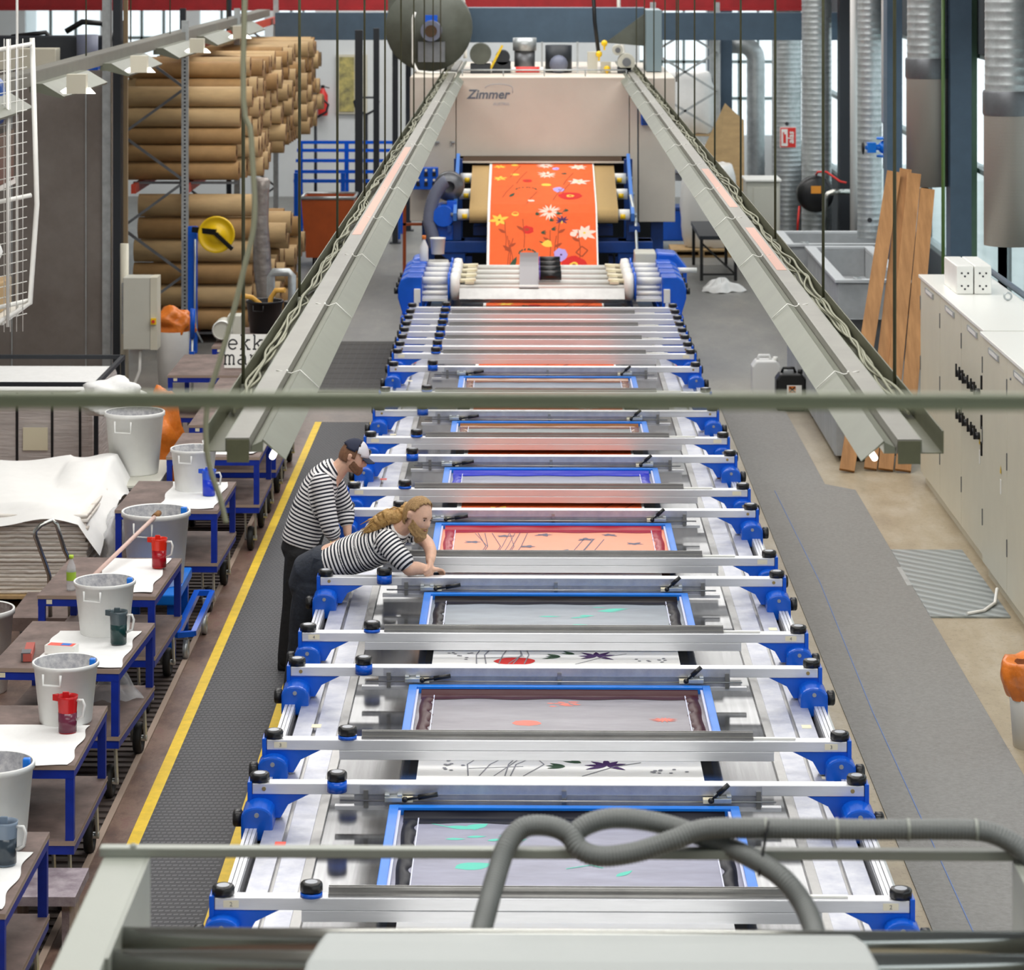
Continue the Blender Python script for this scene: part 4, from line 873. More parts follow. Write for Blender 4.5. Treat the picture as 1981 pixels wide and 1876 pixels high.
g = G(); g.box(-6.4, -5.7, 34.05, 34.38, 3.86, 4.12); g.ob('beige_box', 'beige', t, .01)
g = G(); g.box(-6.9, -5.15, 34.4, 34.68, 3.86, 4.26); g.ob('dark_block', 'darkpost', t, .02)
g = G(); g.cyl((-5.35, 34.25, 3.86), (-5.35, 34.25, 4.28), .13, n=18); g.box(-5.5, -5.2, 34.1, 34.39, 3.86, 3.96, 1); g.ob('canister', ['hoseg', 'blue'], t)
g = G(); g.tube([(-5.7, 34.8, 4.3), (-5.5, 34.8, 4.42), (-5.25, 34.8, 4.4), (-5.1, 34.8, 4.2), (-5.08, 34.8, 3.9)], .035, 8); g.tube([(-6.6, 34.6, 3.9), (-6.3, 34.5, 4.25), (-5.9, 34.5, 4.3), (-5.7, 34.6, 4.05)], .03, 8); g.ob('black_hose', 'black', t)
# switch box
t = thing('switch_box', 'grey electrical box with a yellow switch on its door, hung on the beige pole', 'electrical box', (-4.55, 33.0, .66))
g = G(); g.box(-4.74, -4.42, 33.0, 33.3, .66, 1.5); g.ob('box', 'boxgrey', t, .01)
g = G(); g.add([(-4.42, 32.99, .67), (-4.36, 33.25, .67), (-4.36, 33.25, 1.49), (-4.42, 32.99, 1.49), (-4.42, 33.0, .67), (-4.38, 33.28, .67), (-4.38, 33.28, 1.49), (-4.42, 33.0, 1.49)], [(0, 1, 2, 3), (7, 6, 5, 4), (0, 4, 5, 1), (2, 6, 7, 3), (1, 5, 6, 2), (0, 3, 7, 4)]); g.box(-4.42, -4.34, 32.99, 33.3, .66, 1.5); g.ob('door', 'beige', t)
g = G(); g.box(-4.41, -4.35, 32.94, 32.99, .96, 1.03, 0); g.cyl((-4.38, 32.93, .995), (-4.38, 32.94, .995), .02, n=10, m=1); g.ob('switch', ['yel2', 'red'], t)
g = G(); g.box(-4.8, -4.7, 33.3, 33.4, .8, 1.4); g.ob('mount', 'galv', t)
solo(G().tube([(-4.55, 33.1, .66), (-4.56, 33.1, .4), (-4.66, 33.1, .15), (-4.72, 33.1, .02)], .018, 8), 'box_cable', 'white', 'white cable dropping from the grey electrical box', 'cable', (-4.6, 33.1, 0))
# yellow reel on its blue post
t = thing('cable_reel', 'yellow hose reel with black arm on a blue post in front of the rolls', 'reel', (-4.45, 37.3, 0))
g = G(); g.box(-4.5, -4.38, 37.25, 37.37, 0, 1.66); g.ob('post', 'blue', t, .005)
g = G(); g.lathe([(.001, 0), (.1, 0), (.11, .02), (.21, .03), (.235, .0), (.24, .02), (.24, .07), (.235, .1), (.15, .1), (.15, .12), (.001, .12)], (0, 0, 0), 36, 0, 'Y'); g.v = [(v[0]-4.1, v[1]+37.0, v[2]+1.58) for v in g.v]; g.ob('drum', 'yel2', t)
g = G(); g.bar((-4.42, 37.1, 1.64), (-4.1, 36.98, 1.62), .04, .07).bar((-4.1, 36.98, 1.6), (-3.88, 36.95, 1.4), .04, .05); g.ob('arm', 'black', t)
g = G(); g.tube([(-4.4, 37.22, 1.5), (-4.4, 37.2, .6), (-4.38, 37.2, .3), (-4.3, 37.2, .15)], .014, 6); g.ob('hose', 'galv', t)
t = thing('plastic_roll', 'tall roll wrapped in grey plastic standing behind the black bucket', 'roll', (-3.42, 36.6, 0))
g = G(); g.lathe([(.001, 0), (.12, 0), (.125, .3), (.115, .7), (.118, 1.2), (.108, 1.8), (.1, 2.2), (.106, 2.32), (.07, 2.36), (.001, 2.33)], (-3.4, 36.6, 0), 24); g.v = [(v[0]-.035*v[2]+.03*math.sin(3*v[2]), v[1], v[2]) for v in g.v]; g.ob('wrap', mat('dull silver plastic', '8d857f', .3, .35, .15, 5, bump=.8, bs=9), t)
t = thing('grey_pipework', 'grey plastic pipe elbows behind the black bucket', 'pipes', (-3.0, 35.2, 0))
g = G(); g.tube([(-3.2, 35.0, .0), (-3.2, 35.0, 1.28), (-3.17, 35, 1.33), (-2.98, 35, 1.33), (-2.94, 35, 1.29), (-2.94, 35, .0)], .05, 12); g.ob('pipe', 'galv', t)
g = G(); g.cyl((-2.94, 35.2, 0), (-2.94, 35.2, .95), .12, n=18); g.ob('black_pot', 'black', t)
# ---- carts
def cart(xr, yf, lab, w=.82, L=1.22, rz=0, skip=False):
    t = thing('tool_cart', lab, 'cart', (xr-w/2, yf+L/2, 0), 'blue trolleys')
    t.rotation_euler = (0, 0, rz)
    def B(nm, m0, *bb, bev=0, par=t): g = G(); g.box(*bb); o = g.ob(nm, m0, None, bev); o.parent = par; return o
    hw, hl, s = w/2, L/2, .05
    for x in (-hw, hw-s):
        for y in (-hl, hl-s): B('post', 'cartblue', x+.0015, x+s-.0015, y+.0015, y+s-.0015, .362, .82)
    for z0, nm in ((.78, 'top_frame'), (.36, 'bottom_frame')):
        g = G(); g.box(-hw, hw, -hl, -hl+s, z0, z0+s).box(-hw, hw, hl-s, hl, z0, z0+s).box(-hw, -hw+s, -hl+s, hl-s, z0, z0+s).box(hw-s, hw, -hl+s, hl-s, z0, z0+s); o = g.ob(nm, 'cartblue'); o.parent = t
    for z0, nm in ((.83, 'table_top'), (.41, 'shelf')):
        g = G(); g.box(-hw-.005, hw+.005, -hl-.005, hl+.005, z0, z0+.002, 1).box(-hw-.004, hw+.004, -hl-.004, hl+.004, z0+.002, z0+.025, 1).add([(-hw-.004, -hl-.004, z0+.0255), (hw+.004, -hl-.004, z0+.0255), (hw+.004, hl+.004, z0+.0255), (-hw-.004, hl+.004, z0+.0255)], [(0, 1, 2, 3)], 0)
        o = g.ob(nm, ['ply', 'plyedge'], fix=False); o.parent = t
    for x in (-hw+.09, hw-.09):
        for y in (-hl+.12, hl-.12):
            g = G(); g.box(x-.06, x+.06, y-.06, y+.06, .345, .36); g.bar((x-.045, y, .35), (x-.045, y+.05, .11), .012, .06).bar((x+.045, y, .35), (x+.045, y+.05, .11), .012, .06); g.cyl((x-.055, y+.05, .105), (x+.055, y+.05, .105), .02, n=10)
            c = g.ob('castor_fork', 'galv'); c.parent = t
            g = G(); g.lathe([(.06, -.026), (.095, -.026), (.105, -.012), (.105, .012), (.095, .026), (.06, .026), (.06, -.026)], (x, y+.05, .105), 24, 0, 'X'); o = g.ob('castor_wheel', 'blackr'); o.parent = c
    g = G(); g.box(-hw+.06, -hw+.1, -hl-.002, -hl, .795, .825); o = g.ob('sticker', 'cream'); o.parent = t
    return t
CARTS = [(-2.47, 13.32, 'blue cart at the lower left corner, nearest us'), (-2.53, 15.72, 'blue cart with the red and purple jug, second from the front'), (-2.55, 17.8, 'blue cart carrying the dark green jug'),
         (-2.6, 19.78, 'blue cart carrying the bright red jug and the water bottle'), (-2.5, 22.75, 'blue cart carrying the bright blue jug'), (-2.4, 25.1, 'blue cart with a white paper, behind the blue jug cart'),
         (-2.4, 26.75, 'blue cart partly hidden behind the hanging lamp tray'), (-2.42, 28.4, 'blue cart whose rear black wheel shows beside the yellow strip')]
for i, (x, y, lab) in enumerate(CARTS): cart(x, y, lab, rz=(.0, .0, -.05, -.03, -.02, 0, 0, 0)[i])
cart(-2.95, 29.8, 'blue cart carrying the black and white lettered board', .86, 1.5)
cart(-2.72, 31.9, 'farthest blue cart, carrying the black bucket', .86, 1.6)
# ---- buckets
def bucket(x, y, z, r, h, lab, mt='bucket', inside='bucketin', clip=True):
    t = thing('plastic_bucket', lab, 'bucket', (x, y, z), 'plastic buckets')
    g = G(); g.lathe([(.001, z), (r*.76, z), (r*.78, z+.01), (r*.95, z+h*.93), (r*1.0, z+h*.93), (r*1.0, z+h*.99), (r*.98, z+h), (r*.94, z+h*.99)], (x, y, 0), 40); b = g.ob('shell', mt, t)
    g = G(); g.lathe([(r*.94, z+h*.99), (r*.93, z+h*.9), (r*.74, z+.03), (.001, z+.02)], (x, y, 0), 40); g.ob('inner_wall', inside, t)
    for s in (-.25, PI-.25):
        g = G(); cx, sy = math.sin(s), -math.cos(s); rr = r*.97; tx, ty = -sy, cx
        pts = [(x+cx*rr+tx*a*r*.28, y+sy*rr+ty*a*r*.28, z+h*b_) for a, b_ in ((-1, .9), (-1, .72), (1, .72), (1, .9))]
        pts = [(p[0]+cx*.012, p[1]+sy*.012, p[2]) for p in pts]
        g.tube(pts, .008, 6); g.ob('handle', mt, t)
    if clip:
        g = G(); a = .75; g.box(x+r*.72, x+r*.9, y-.02, y+.02, z+h*.9, z+h*1.04); g.ob('blue_tool', 'bluel', t, .006)
    return t
bucket(-2.71, 14.3, .857, .21, .43, 'tall grey bucket with paper label on the nearest cart')
bucket(-2.72, 16.6, .857, .195, .355, 'grey bucket with dark dried drip inside, behind the red and purple jug')
bucket(-2.81, 18.72, .857, .205, .35, 'grey bucket with blue specks inside, behind the dark green jug')
bucket(-2.87, 21.75, .5, .265, .56, 'large grey bucket with a stirring stick, standing on a blue stool')
bucket(-2.8, 23.6, .857, .195, .35, 'grey bucket behind the bright blue jug', clip=False)
bucket(-3.53, 25.3, .68, .27, .55, 'large grey bucket before the black cage frame', clip=False)
bucket(-3.98, 20.5, 0, .25, .6, 'bucket with brown streaks inside, at the left edge', inside=mat('bucket inside with brown ink', 'c8c5c2', .6, 0, 0, 14, dark='3a1d18', ) if 0 else mat('bucket inside with brown ink', 'bdb6b2', .6, 0, .5, 12, dark='5a3a34'), clip=False)
bucket(-3.1, 33.1, .857, .22, .37, 'black bucket with yellow hose ends on the farthest cart', 'black', 'slot', False)
g = G(); g.tube([(-3.12, 33.05, 1.0), (-3.16, 33.05, 1.2), (-3.24, 33, 1.27), (-3.36, 32.95, 1.3)], .03, 10, 0); g.tube([(-3.05, 33.1, 1.0), (-3.03, 33.1, 1.25), (-2.97, 33.1, 1.34), (-2.86, 33.05, 1.35)], .03, 10, 0)
solo(g, 'yellow_hose', mat('ochre hose', 'd9a548', .5), 'ochre hose curling out of the black bucket', 'hose', (-3.1, 33.1, 1))
t = thing('blue_stool', 'low blue stool under the large bucket with the stick', 'stool', (-2.86, 21.8, 0))
g = G(); g.box(-3.14, -2.66, 21.35, 22.3, .42, .5); g.ob('slab', 'bluel', t, .01)
for x in (-3.09, -2.71):
    for y in (21.42, 22.22): G().box(x-.03, x+.03, y-.03, y+.03, 0, .42).ob('leg', 'blue', t)
g = G(); g.box(-4.1, -3.27, 24.7, 25.9, .0, .66); g.box(-4.12, -3.25, 24.68, 25.92, .66, .68, 1); g.text('LVERKONE', Matrix.Translation((-3.42, 24.675, .605)) @ Matrix.Rotation(PI/2, 4, 'X'), .055, 2, bold=.003)
solo(g, 'paper_bale', ['wrapgrey', 'boxgrey', 'black'], 'grey wrapped bale with black lettering under the large bucket', 'bale', (-3.5, 25.3, 0))
g = G(); g.cyl((-3.12, 20.1, .9), (-2.84, 21.55, 1.06), .016, n=10, m=0); g.cyl((-2.85, 21.5, 1.055), (-2.83, 21.6, 1.065), .024, n=10, m=1)
solo(g, 'stirring_stick', [mat('pinkish stick', 'd9b9ae', .6), 'cardend'], 'pinkish wooden stick leaning from the red jug cart onto the large bucket', 'stick', (-2.98, 20.8, .9))
# ---- jugs
def jug(x, y, z, hue, liq, lab, fill=.5):
    t = thing('measuring_jug', lab, 'jug', (x, y, z), 'ink jugs')
    g = G(); r, h = .058, .21
    g.lathe([(.001, z), (r*.86, z), (r*.9, z+h*.5), (r, z+h*.93), (r*1.05, z+h), (r*.98, z+h), (r*.93, z+h*.9), (r*.8, z+.008)], (x, y, 0), 28)
    g.prism([(x-r*.9, y-.02), (x-r*1.5, y-.0), (x-r*.9, y+.02)], 'Z', z+h*.86, z+h*1.03)
    g.ob('cup', hue, t)
    g = G(); g.lathe([(.001, z+.004), (r*.9, z+.004), (r*.935, z+h*fill), (.001, z+h*fill)], (x, y, 0), 28); g.v = [(x+(v[0]-x)*1.0, y+(v[1]-y)*1.0, v[2]) for v in g.v]; g.ob('ink_fill', liq, t)
    g = G(); g.tube([(x+r*.9, y-.01, z+h*.88), (x+r*1.55, y-.02, z+h*.9), (x+r*1.75, y-.02, z+h*.75), (x+r*1.6, y-.02, z+h*.45), (x+r*.88, y-.01, z+h*.35)], .008, 8); g.ob('handle', 'milky', t)
    g = G(); g.box(x-.03, x+.008, y+.0, y+.01, z+.02, z+h*1.1); g.ob('scraper', hue, t, .004)
    return t
def jm(n, c): return mat(n, c, .2, 0, 0, alpha=.9)
jug(-2.59, 14.0, .87, mat('smoky jug', '8fa0b4', .2, alpha=.8), mat('slate ink', '37424c', .2), 'dark slate jug on the nearest cart', .75)
jug(-2.665, 16.33, .87, jm('red jug plastic', 'd2262a'), mat('plum ink', '6a2a40', .2), 'red jug half full of purple ink on a white sheet', .55)
jug(-2.67, 18.39, .87, mat('dark jug plastic', '4d5a60', .2), mat('deep green ink', '163a3a', .2), 'dark jug of green ink on a white sheet', .85)
jug(-2.70, 20.63, .87, jm('bright red jug plastic', 'e8321e'), mat('deep red ink', 'a31220', .2), 'bright red jug beside the large bucket', .6)
jug(-2.64, 23.3, .87, jm('blue jug plastic', '2f62e4'), mat('royal blue ink', '1c3ccf', .2), 'bright blue ink jug on a white sheet', .7)
# ---- paper sheets, boxes, bottle
def sheet(x0, x1, y0, y1, z, lab, seed=1, hang=0, mt='cloth'):
    qq = random.Random(seed); ph = [qq.uniform(0, 6) for _ in range(6)]
    def fn(u, v):
        x = x0+(x1-x0)*u+.012*math.sin(13*v+ph[0])*(u > .96 or u < .04); y = y0+(y1-y0)*v+.015*math.sin(9*u+ph[1])*(v < .04)
        zz = z+.006+.005*math.sin(5*u+ph[2])*math.sin(6*v+ph[3])
        if hang and v < .08: zz -= hang*(1-v/.08); y = y0
        return (x, y, zz)
    g = G(); g.grid(fn, 24, 26); return solo(g, 'paper_sheet', mt, lab, 'sheet', ((x0+x1)/2, (y0+y1)/2, z), 'white sheets on the carts')
sheet(-3.25, -2.5, 13.35, 14.2, .857, 'white sheet on the nearest cart under the slate jug', 1)
sheet(-3.1, -2.56, 15.7, 16.5, .857, 'white sheet under the red and purple jug', 2)
sheet(-3.12, -2.58, 17.82, 18.75, .857, 'white sheet under the dark green jug', 3)
sheet(-3.1, -2.66, 19.85, 20.95, .857, 'white sheet under the bright red jug', 4)
sheet(-3.0, -2.54, 22.8, 23.9, .857, 'white sheet under the bright blue jug', 5)
sheet(-2.98, -2.45, 25.2, 25.9, .857, 'white sheet on the cart behind the blue jug cart', 6)
t = thing('sponge_box', 'small red and grey box on the cart of the dark green jug', 'box', (-3.22, 17.95, .857))
g = G(); g.obox((-3.2, 18.1, .885), (.055, .3, .05), (0, 0, .1), 0); g.obox((-3.2, 18.0, .889), (.058, .1, .053), (0, 0, .1), 1); g.ob('carton', [mat('pink red card', 'b3574c', .7), 'galvd'], t)
def tbox(x, y, rz, lab):
    t = thing('tape_box', lab, 'box', (x, y, .865), 'small printed boxes')
    g = G(); g.obox((x, y, .893), (.2, .085, .055), (0, 0, rz), 0); g.ob('carton', 'white', t)
    g = G(); g.obox((x, y, .9215), (.17, .07, .001), (0, 0, rz), 0); g.obox((x+.03, y-.002, .9225), (.06, .05, .001), (0, 0, rz), 1); g.ob('print', ['redsticker', 'bluel'], t)
tbox(-3.0, 18.15, -.2, 'small white box with red and blue print on the dark green jug cart')
tbox(-2.9, 20.05, -.5, 'small white box with red edge on the bright red jug cart')
t = thing('water_bottle', 'clear bottle with lime cap and label on the red jug cart', 'bottle', (-3.23, 19.95, .857))
x, y, z = -3.23, 19.95, .857
g = G(); g.lathe([(.001, z), (.032, z), (.034, z+.02), (.032, z+.09), (.034, z+.13), (.03, z+.17), (.013, z+.21), (.013, z+.225)], (x, y, 0), 20); g.ob('bottle_body', 'plastic', t)
g = G(); g.lathe([(.0345, z+.07), (.0345, z+.13)], (x, y, 0), 20); g.ob('label', mat('lime label', 'a6c83c', .5), t)
g = G(); g.cyl((x, y, z+.222), (x, y, z+.245), .017, n=14); g.ob('cap', mat('lime cap', 'b8d63a', .4), t)
solo(G().box(-2.85, -2.44, 15.2, 15.68, .25, .3).box(-2.8, -2.76, 15.25, 15.6, 0, .25).box(-2.52, -2.48, 15.25, 15.6, 0, .25), 'splashed_board', mat('paint splashed board', 'b9aeb4', .6, 0, .6, 7, dark='7d6f79'), 'low splashed board between the two nearest carts', 'board', (-2.5, 15.3, 0))
rag(-2.75, 18.72, .17, z=.437, h=.2, seed=9, name='plastic_bag', lab='crumpled clear bag on the shelf behind the red and purple jug', mt='plastic')
# small blue dolly by the red jug cart
t = thing('small_dolly', 'small blue wheeled dolly beside the blue stool', 'dolly', (-2.58, 21.8, 0))
g = G(); g.bar((-2.66, 21.35, .2), (-2.62, 22.3, .3), .045).bar((-2.54, 21.4, .2), (-2.5, 22.3, .3), .04).bar((-2.62, 22.3, .3), (-2.5, 22.3, .3), .04).bar((-2.66, 21.35, .2), (-2.54, 21.4, .2), .04); g.ob('frame', 'blue', t)
for x, y, zt in ((-2.6, 21.42, .2), (-2.55, 22.2, .28)):
    g = G(); g.bar((x, y, zt), (x, y, .075), .025); f = g.ob('castor_fork', 'galv', t); g = G(); g.lathe([(.03, -.018), (.075, -.018), (.075, .018), (.03, .018), (.03, -.018)], (x, y, .075), 18, 0, 'X'); g.ob('castor_wheel', 'galv', f)
# floor drain grating under the carts
g = G()
for k in range(150): y = 12+.12*k; g.box(-3.3, -2.62, y, y+.06, .001, .012, 0)
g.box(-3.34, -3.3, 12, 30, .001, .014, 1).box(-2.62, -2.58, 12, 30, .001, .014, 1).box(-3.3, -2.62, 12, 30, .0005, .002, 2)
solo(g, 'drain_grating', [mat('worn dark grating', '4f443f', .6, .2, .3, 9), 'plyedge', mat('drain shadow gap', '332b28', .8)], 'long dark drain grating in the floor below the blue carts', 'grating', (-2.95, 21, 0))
# ---- fabric stack and pallets
pal = thing('wood_pallet', 'wooden pallet under the white fabric stack', 'pallet', (-4.4, 24, 0))
for z0 in (0, .11): 
    for k in range(4): G().box(-5.2, -3.56, 22.88+.62*k, 23.2+.62*k, z0, z0+.025).ob('deck_board', 'pallet', pal)
for x in (-5.1, -4.4, -3.66): G().box(x-.06, x+.06, 22.9, 25, .025, .11).ob('block', 'pallet', pal)
M['layers'] = wave_mat('stacked cloth layers', 'cbc0b4', 'e9e3da', 7, 'Z', .85, dist=4.5, lo=.1, hi=.75)
g = G(); x0, x1, y0, y1 = -5.2, -3.58, 22.95, 25.0
n = 20
for k in range(n):
    z0 = .137+.032*k; dx = R.uniform(-.02, .02); dy = R.uniform(-.02, .015)
    g.box(x0+dx, x1+dx, y0+dy, y1+dy, z0, z0+.031)
st = thing('fabric_stack', 'big folded stack of white and unbleached cloth on the wooden pallet', 'fabric stack', (-4.4, 24, .13))
g.ob('folded_layers', 'layers', st, .01)
g = G()
def drape(u, v):
    x = -5.25+1.78*u; y = 22.86+2.2*v; z = .845+.03*math.sin(5*u+1)*math.sin(4*v)+.02*math.sin(11*u+6*v)
    if v < .1: z -= (.1-v)*1.2+.02*math.sin(14*u); 
    if u > .9: z -= (u-.9)*2.2*(1+.3*math.sin(9*v))
    if u > .68 and v > .5: z += .09*math.sin((u-.68)/.32*PI)*math.sin((v-.5)*2*PI)**2+.03*math.sin(20*u+9*v)
    return (x, y, z)
g.grid(drape, 60, 50); g.ob('top_cloth', 'cotton', st)
def crumple(x, y, z, rx, ry, rz_, seed, lab, name, mt, cat, grp=None):
    qq = random.Random(seed); ds = [(Vector((qq.uniform(-1, 1), qq.uniform(-1, 1), qq.uniform(-1, 1))).normalized(), qq.uniform(5, 13), qq.uniform(0, 6)) for _ in range(9)]
    g = G(); nu, nv = 40, 22
    def fn(u, v):
        a, b = 2*PI*u, PI*v; d_ = Vector((math.sin(b)*math.cos(a), math.sin(b)*math.sin(a), -math.cos(b)))
        k = 1+sum(.05*math.sin(f*d_.dot(w_)+p) for w_, f, p in ds)
        return (x+rx*k*d_.x, y+ry*k*d_.y, max(z, z+rz_*(.85+k*d_.z)))
    g.grid(fn, nu, nv); return solo(g, name, mt, lab, cat, (x, y, z), grp)
crumple(-3.42, 23.6, .14, .15, .5, .3, 5, 'clear plastic wrap bunched against the right side of the white stack', 'plastic_wrap', 'plastic', 'plastic')
crumple(-3.95, 26.75, .95, .3, .3, .18, 6, 'white plastic bag lying on the wrapped pallet by the grey bucket', 'plastic_bag', 'cloth', 'bag')
crumple(-3.52, 27.2, .0, .2, .25, .58, 8, 'orange plastic sack hanging behind the grey buckets', 'plastic_sack', 'orangebag', 'sack')
crumple(-4.27, 33.9, .66, .25, .16, .2, 9, 'orange plastic sack beside the grey electrical box', 'plastic_sack', 'orangebag', 'sack')
g = G(); g.lathe([(.001, 0), (.17, 0), (.2, .74), (.2, .76)], (-4.27, 33.9, 0), 24); solo(g, 'white_pail', 'bucket', 'white pail holding the orange sack by the electrical box', 'pail', (-4.12, 33.9, 0))
g = G(); g.cyl((-3.97, 33.3, 0), (-3.97, 33.3, .75), .015, n=8, m=1).cyl((-3.97, 33.3, .75), (-3.96, 33.28, 1.1), .03, n=8).box(-4.0, -3.94, 33.27, 33.33, .5, .6); solo(g, 'blue_brush', ['blue', 'galv'], 'blue handled brush standing beside the orange sack', 'brush', (-3.97, 33.3, 0))
# grey wrapped pallet in its black frame cage
t = thing('wrapped_pallet', 'grey film wrapped pallet load with black straps and a paper label, left edge', 'pallet load', (-4.9, 28, 0))
g = G(); g.box(-5.9, -4.22, 27.4, 29.0, .12, 1.06); g.ob('load', 'wrapgrey', t, .05)
g = G(); g.box(-5.88, -4.24, 27.42, 28.98, 1.055, 1.075); g.ob('top_film', 'cloth', t, .01)
for x in (-5.3, -4.96, -4.62, -4.35): g = G(); g.box(x-.012, x+.012, 27.39, 27.4, .14, 1.05); g.ob('strap', 'black', t)
g = G(); g.box(-4.9, -4.66, 27.375, 27.385, .5, .72); g.ob('label', 'cream', t)
g = G()
for x in (-5.8, -5.05, -4.32): g.box(x-.07, x+.07, 27.42, 28.98, 0, .12)
g.ob('pallet_block', 'pallet', t)
t = thing('cage_frame', 'black steel frame standing around the grey wrapped pallet', 'frame', (-4.9, 28, 0))
for x in (-6.0, -4.18):
    for y in (27.3, 29.1): G().box(x-.02, x+.02, y-.02, y+.02, 0, 1.17).ob('post', 'darkpost', t)
for y in (27.3, 29.1): G().box(-6.0, -4.18, y-.02, y+.02, 1.13, 1.17).ob('rail', 'darkpost', t)
for x in (-6.0, -4.18): G().box(x-.02, x+.02, 27.3, 29.1, 1.13, 1.17).ob('rail', 'darkpost', t)
g = G(); g.bar((-3.97, 27.25, .0), (-3.9, 27.25, 1.0), .02); solo(g, 'leaning_rod', 'black', 'thin black rod leaning beside the grey bucket', 'rod', (-3.95, 27.25, 0))
# trolley handle
t = thing('hand_trolley', 'hand trolley with a bent chrome handle in front of the white stack', 'trolley', (-3.6, 21.6, 0))
g = G(); g.tube([(-3.64, 21.5, .3), (-3.64, 21.45, .62), (-3.66, 21.4, .72), (-3.72, 21.3, .95), (-3.72, 21.3, .99), (-3.68, 21.32, 1.03), (-3.6, 21.35, 1.06), (-3.57, 21.36, 1.03), (-3.52, 21.42, .82), (-3.5, 21.48, .75), (-3.49, 21.5, .3)], .017, 10); g.ob('handle', 'chrome', t)
g = G(); g.box(-3.95, -3.48, 21.45, 22.3, .2, .3); g.ob('platform', 'ply', t)
for x in (-3.85, -3.56):
    for y in (21.55, 22.2): g = G(); g.cyl((x-.02, y, .09), (x+.02, y, .09), .09, n=16); w_ = g.ob('wheel', 'blackr', t); G().box(x-.03, x+.03, y-.02, y+.02, .1, .2).ob('fork', 'galv', t)
# white wire cage shelf, top left
t = thing('wire_cage', 'white wire mesh cage trolley with cloth bundles and cartons, top left edge', 'wire cage', (-4.6, 24.5, 0))
g = G(); pts = []
xw, yw0, yw1 = -4.2, 23.6, 25.0
g.tube([(-5.2, yw0, 2.12), (-4.5, yw0, 2.2), (xw, yw0+.2, 2.38), (xw+.04, yw0+.3, 3.2), (xw, yw0+.3, 4.6)], .022, 8)
for z in (2.4, 3.28, 4.55): g.tube([(-5.3, yw0, z-.12), (-4.55, yw0, z-.06), (xw, yw0+.25, z)], .02, 6)
for x in (-4.62, -4.36): g.tube([(x, yw0+.05, 2.2), (x, yw0+.05, 4.6)], .016, 6)
g.ob('frame_tube', 'white', t)
g = G()
for k in range(26): z = 2.26+.09*k; g.tube([(-5.3, yw0+.02, z-.1), (-4.6, yw0+.02, z-.04), (xw-.03, yw0+.22, z+.03)], .005, 4)
for k in range(16): x = -5.0+.05*k; g.tube([(x, yw0+.03+.012*max(0, k-6), 2.15), (x, yw0+.03+.012*max(0, k-6), 4.6)], .004, 4)
g.ob('wire_mesh', 'white', t)
for x in (-5.1, -4.4): G().cyl((x, 24.3, 2.2), (x, 24.3, 8), .012, n=8).ob('hanger_rod', 'white', t)
g = G(); g.box(-5.3, -4.42, 23.75, 24.9, 2.2, 2.24); g.ob('shelf', 'white', t); g = G(); g.box(-5.3, -4.5, 23.75, 24.9, 3.3, 3.34); g.ob('shelf', 'white', t)
g = G(); g.box(-5.0, -4.52, 23.9, 24.7, 2.245, 2.5); solo(g, 'carton', 'card', 'small cardboard carton inside the white wire cage', 'carton', (-4.76, 24.3, 2.24), None, .01)
crumple(-4.7, 24.2, 2.5, .17, .25, .26, 12, 'white cloth bundle on the carton inside the wire cage', 'cloth_bundle', 'cloth', 'cloth bundle')
crumple(-4.75, 24.2, 3.78, .26, .3, .34, 13, 'blue plastic bundle at the top of the wire cage', 'plastic_bundle', mat('blue plastic film', '2f5fb4', .3, 0, .4, 8, bump=.6, bs=12), 'bundle')
g = G(); g.box(-5.0, -4.5, 23.9, 24.7, 3.345, 3.78); solo(g, 'wood_crate', 'inlet', 'brown crate under the blue bundle in the wire cage', 'crate', (-4.75, 24.3, 3.34))
# lettered board
t = thing('lettered_board', 'white board with large black typewriter letters leaning on a blue cart', 'board', (-3.03, 30.6, .857))
Z0 = .858; X0, X1 = -3.27, -2.78
A4 = Matrix.Translation((X0, 30.3, Z0)) @ Matrix.Rotation(-.25, 4, 'X')
g = G()
def BP(x, z, l=0): return A4 @ Vector((x, -l, z))
g.add([BP(0, 0), BP(.6, 0), BP(.6, .36), BP(0, .36), BP(0, 0, -.012), BP(.6, 0, -.012), BP(.6, .36, -.012), BP(0, .36, -.012)], [(0, 1, 2, 3), (7, 6, 5, 4), (0, 4, 5, 1), (2, 6, 7, 3), (1, 5, 6, 2), (0, 3, 7, 4)]); g.ob('board', 'white', t)
def strokes(lines, x, z, s, w):
    for pl in lines:
        for poly in stroke([(x+a*s, z+b*s) for a, b in pl], w): g.add([BP(px_, pz, .002) for px_, pz in poly], [(0, 1, 2, 3)])
def arc(cx, cy_, rx, ry, a0, a1, n=14): return [(cx+rx*math.cos(a0+(a1-a0)*i/n), cy_+ry*math.sin(a0+(a1-a0)*i/n)) for i in range(n+1)]
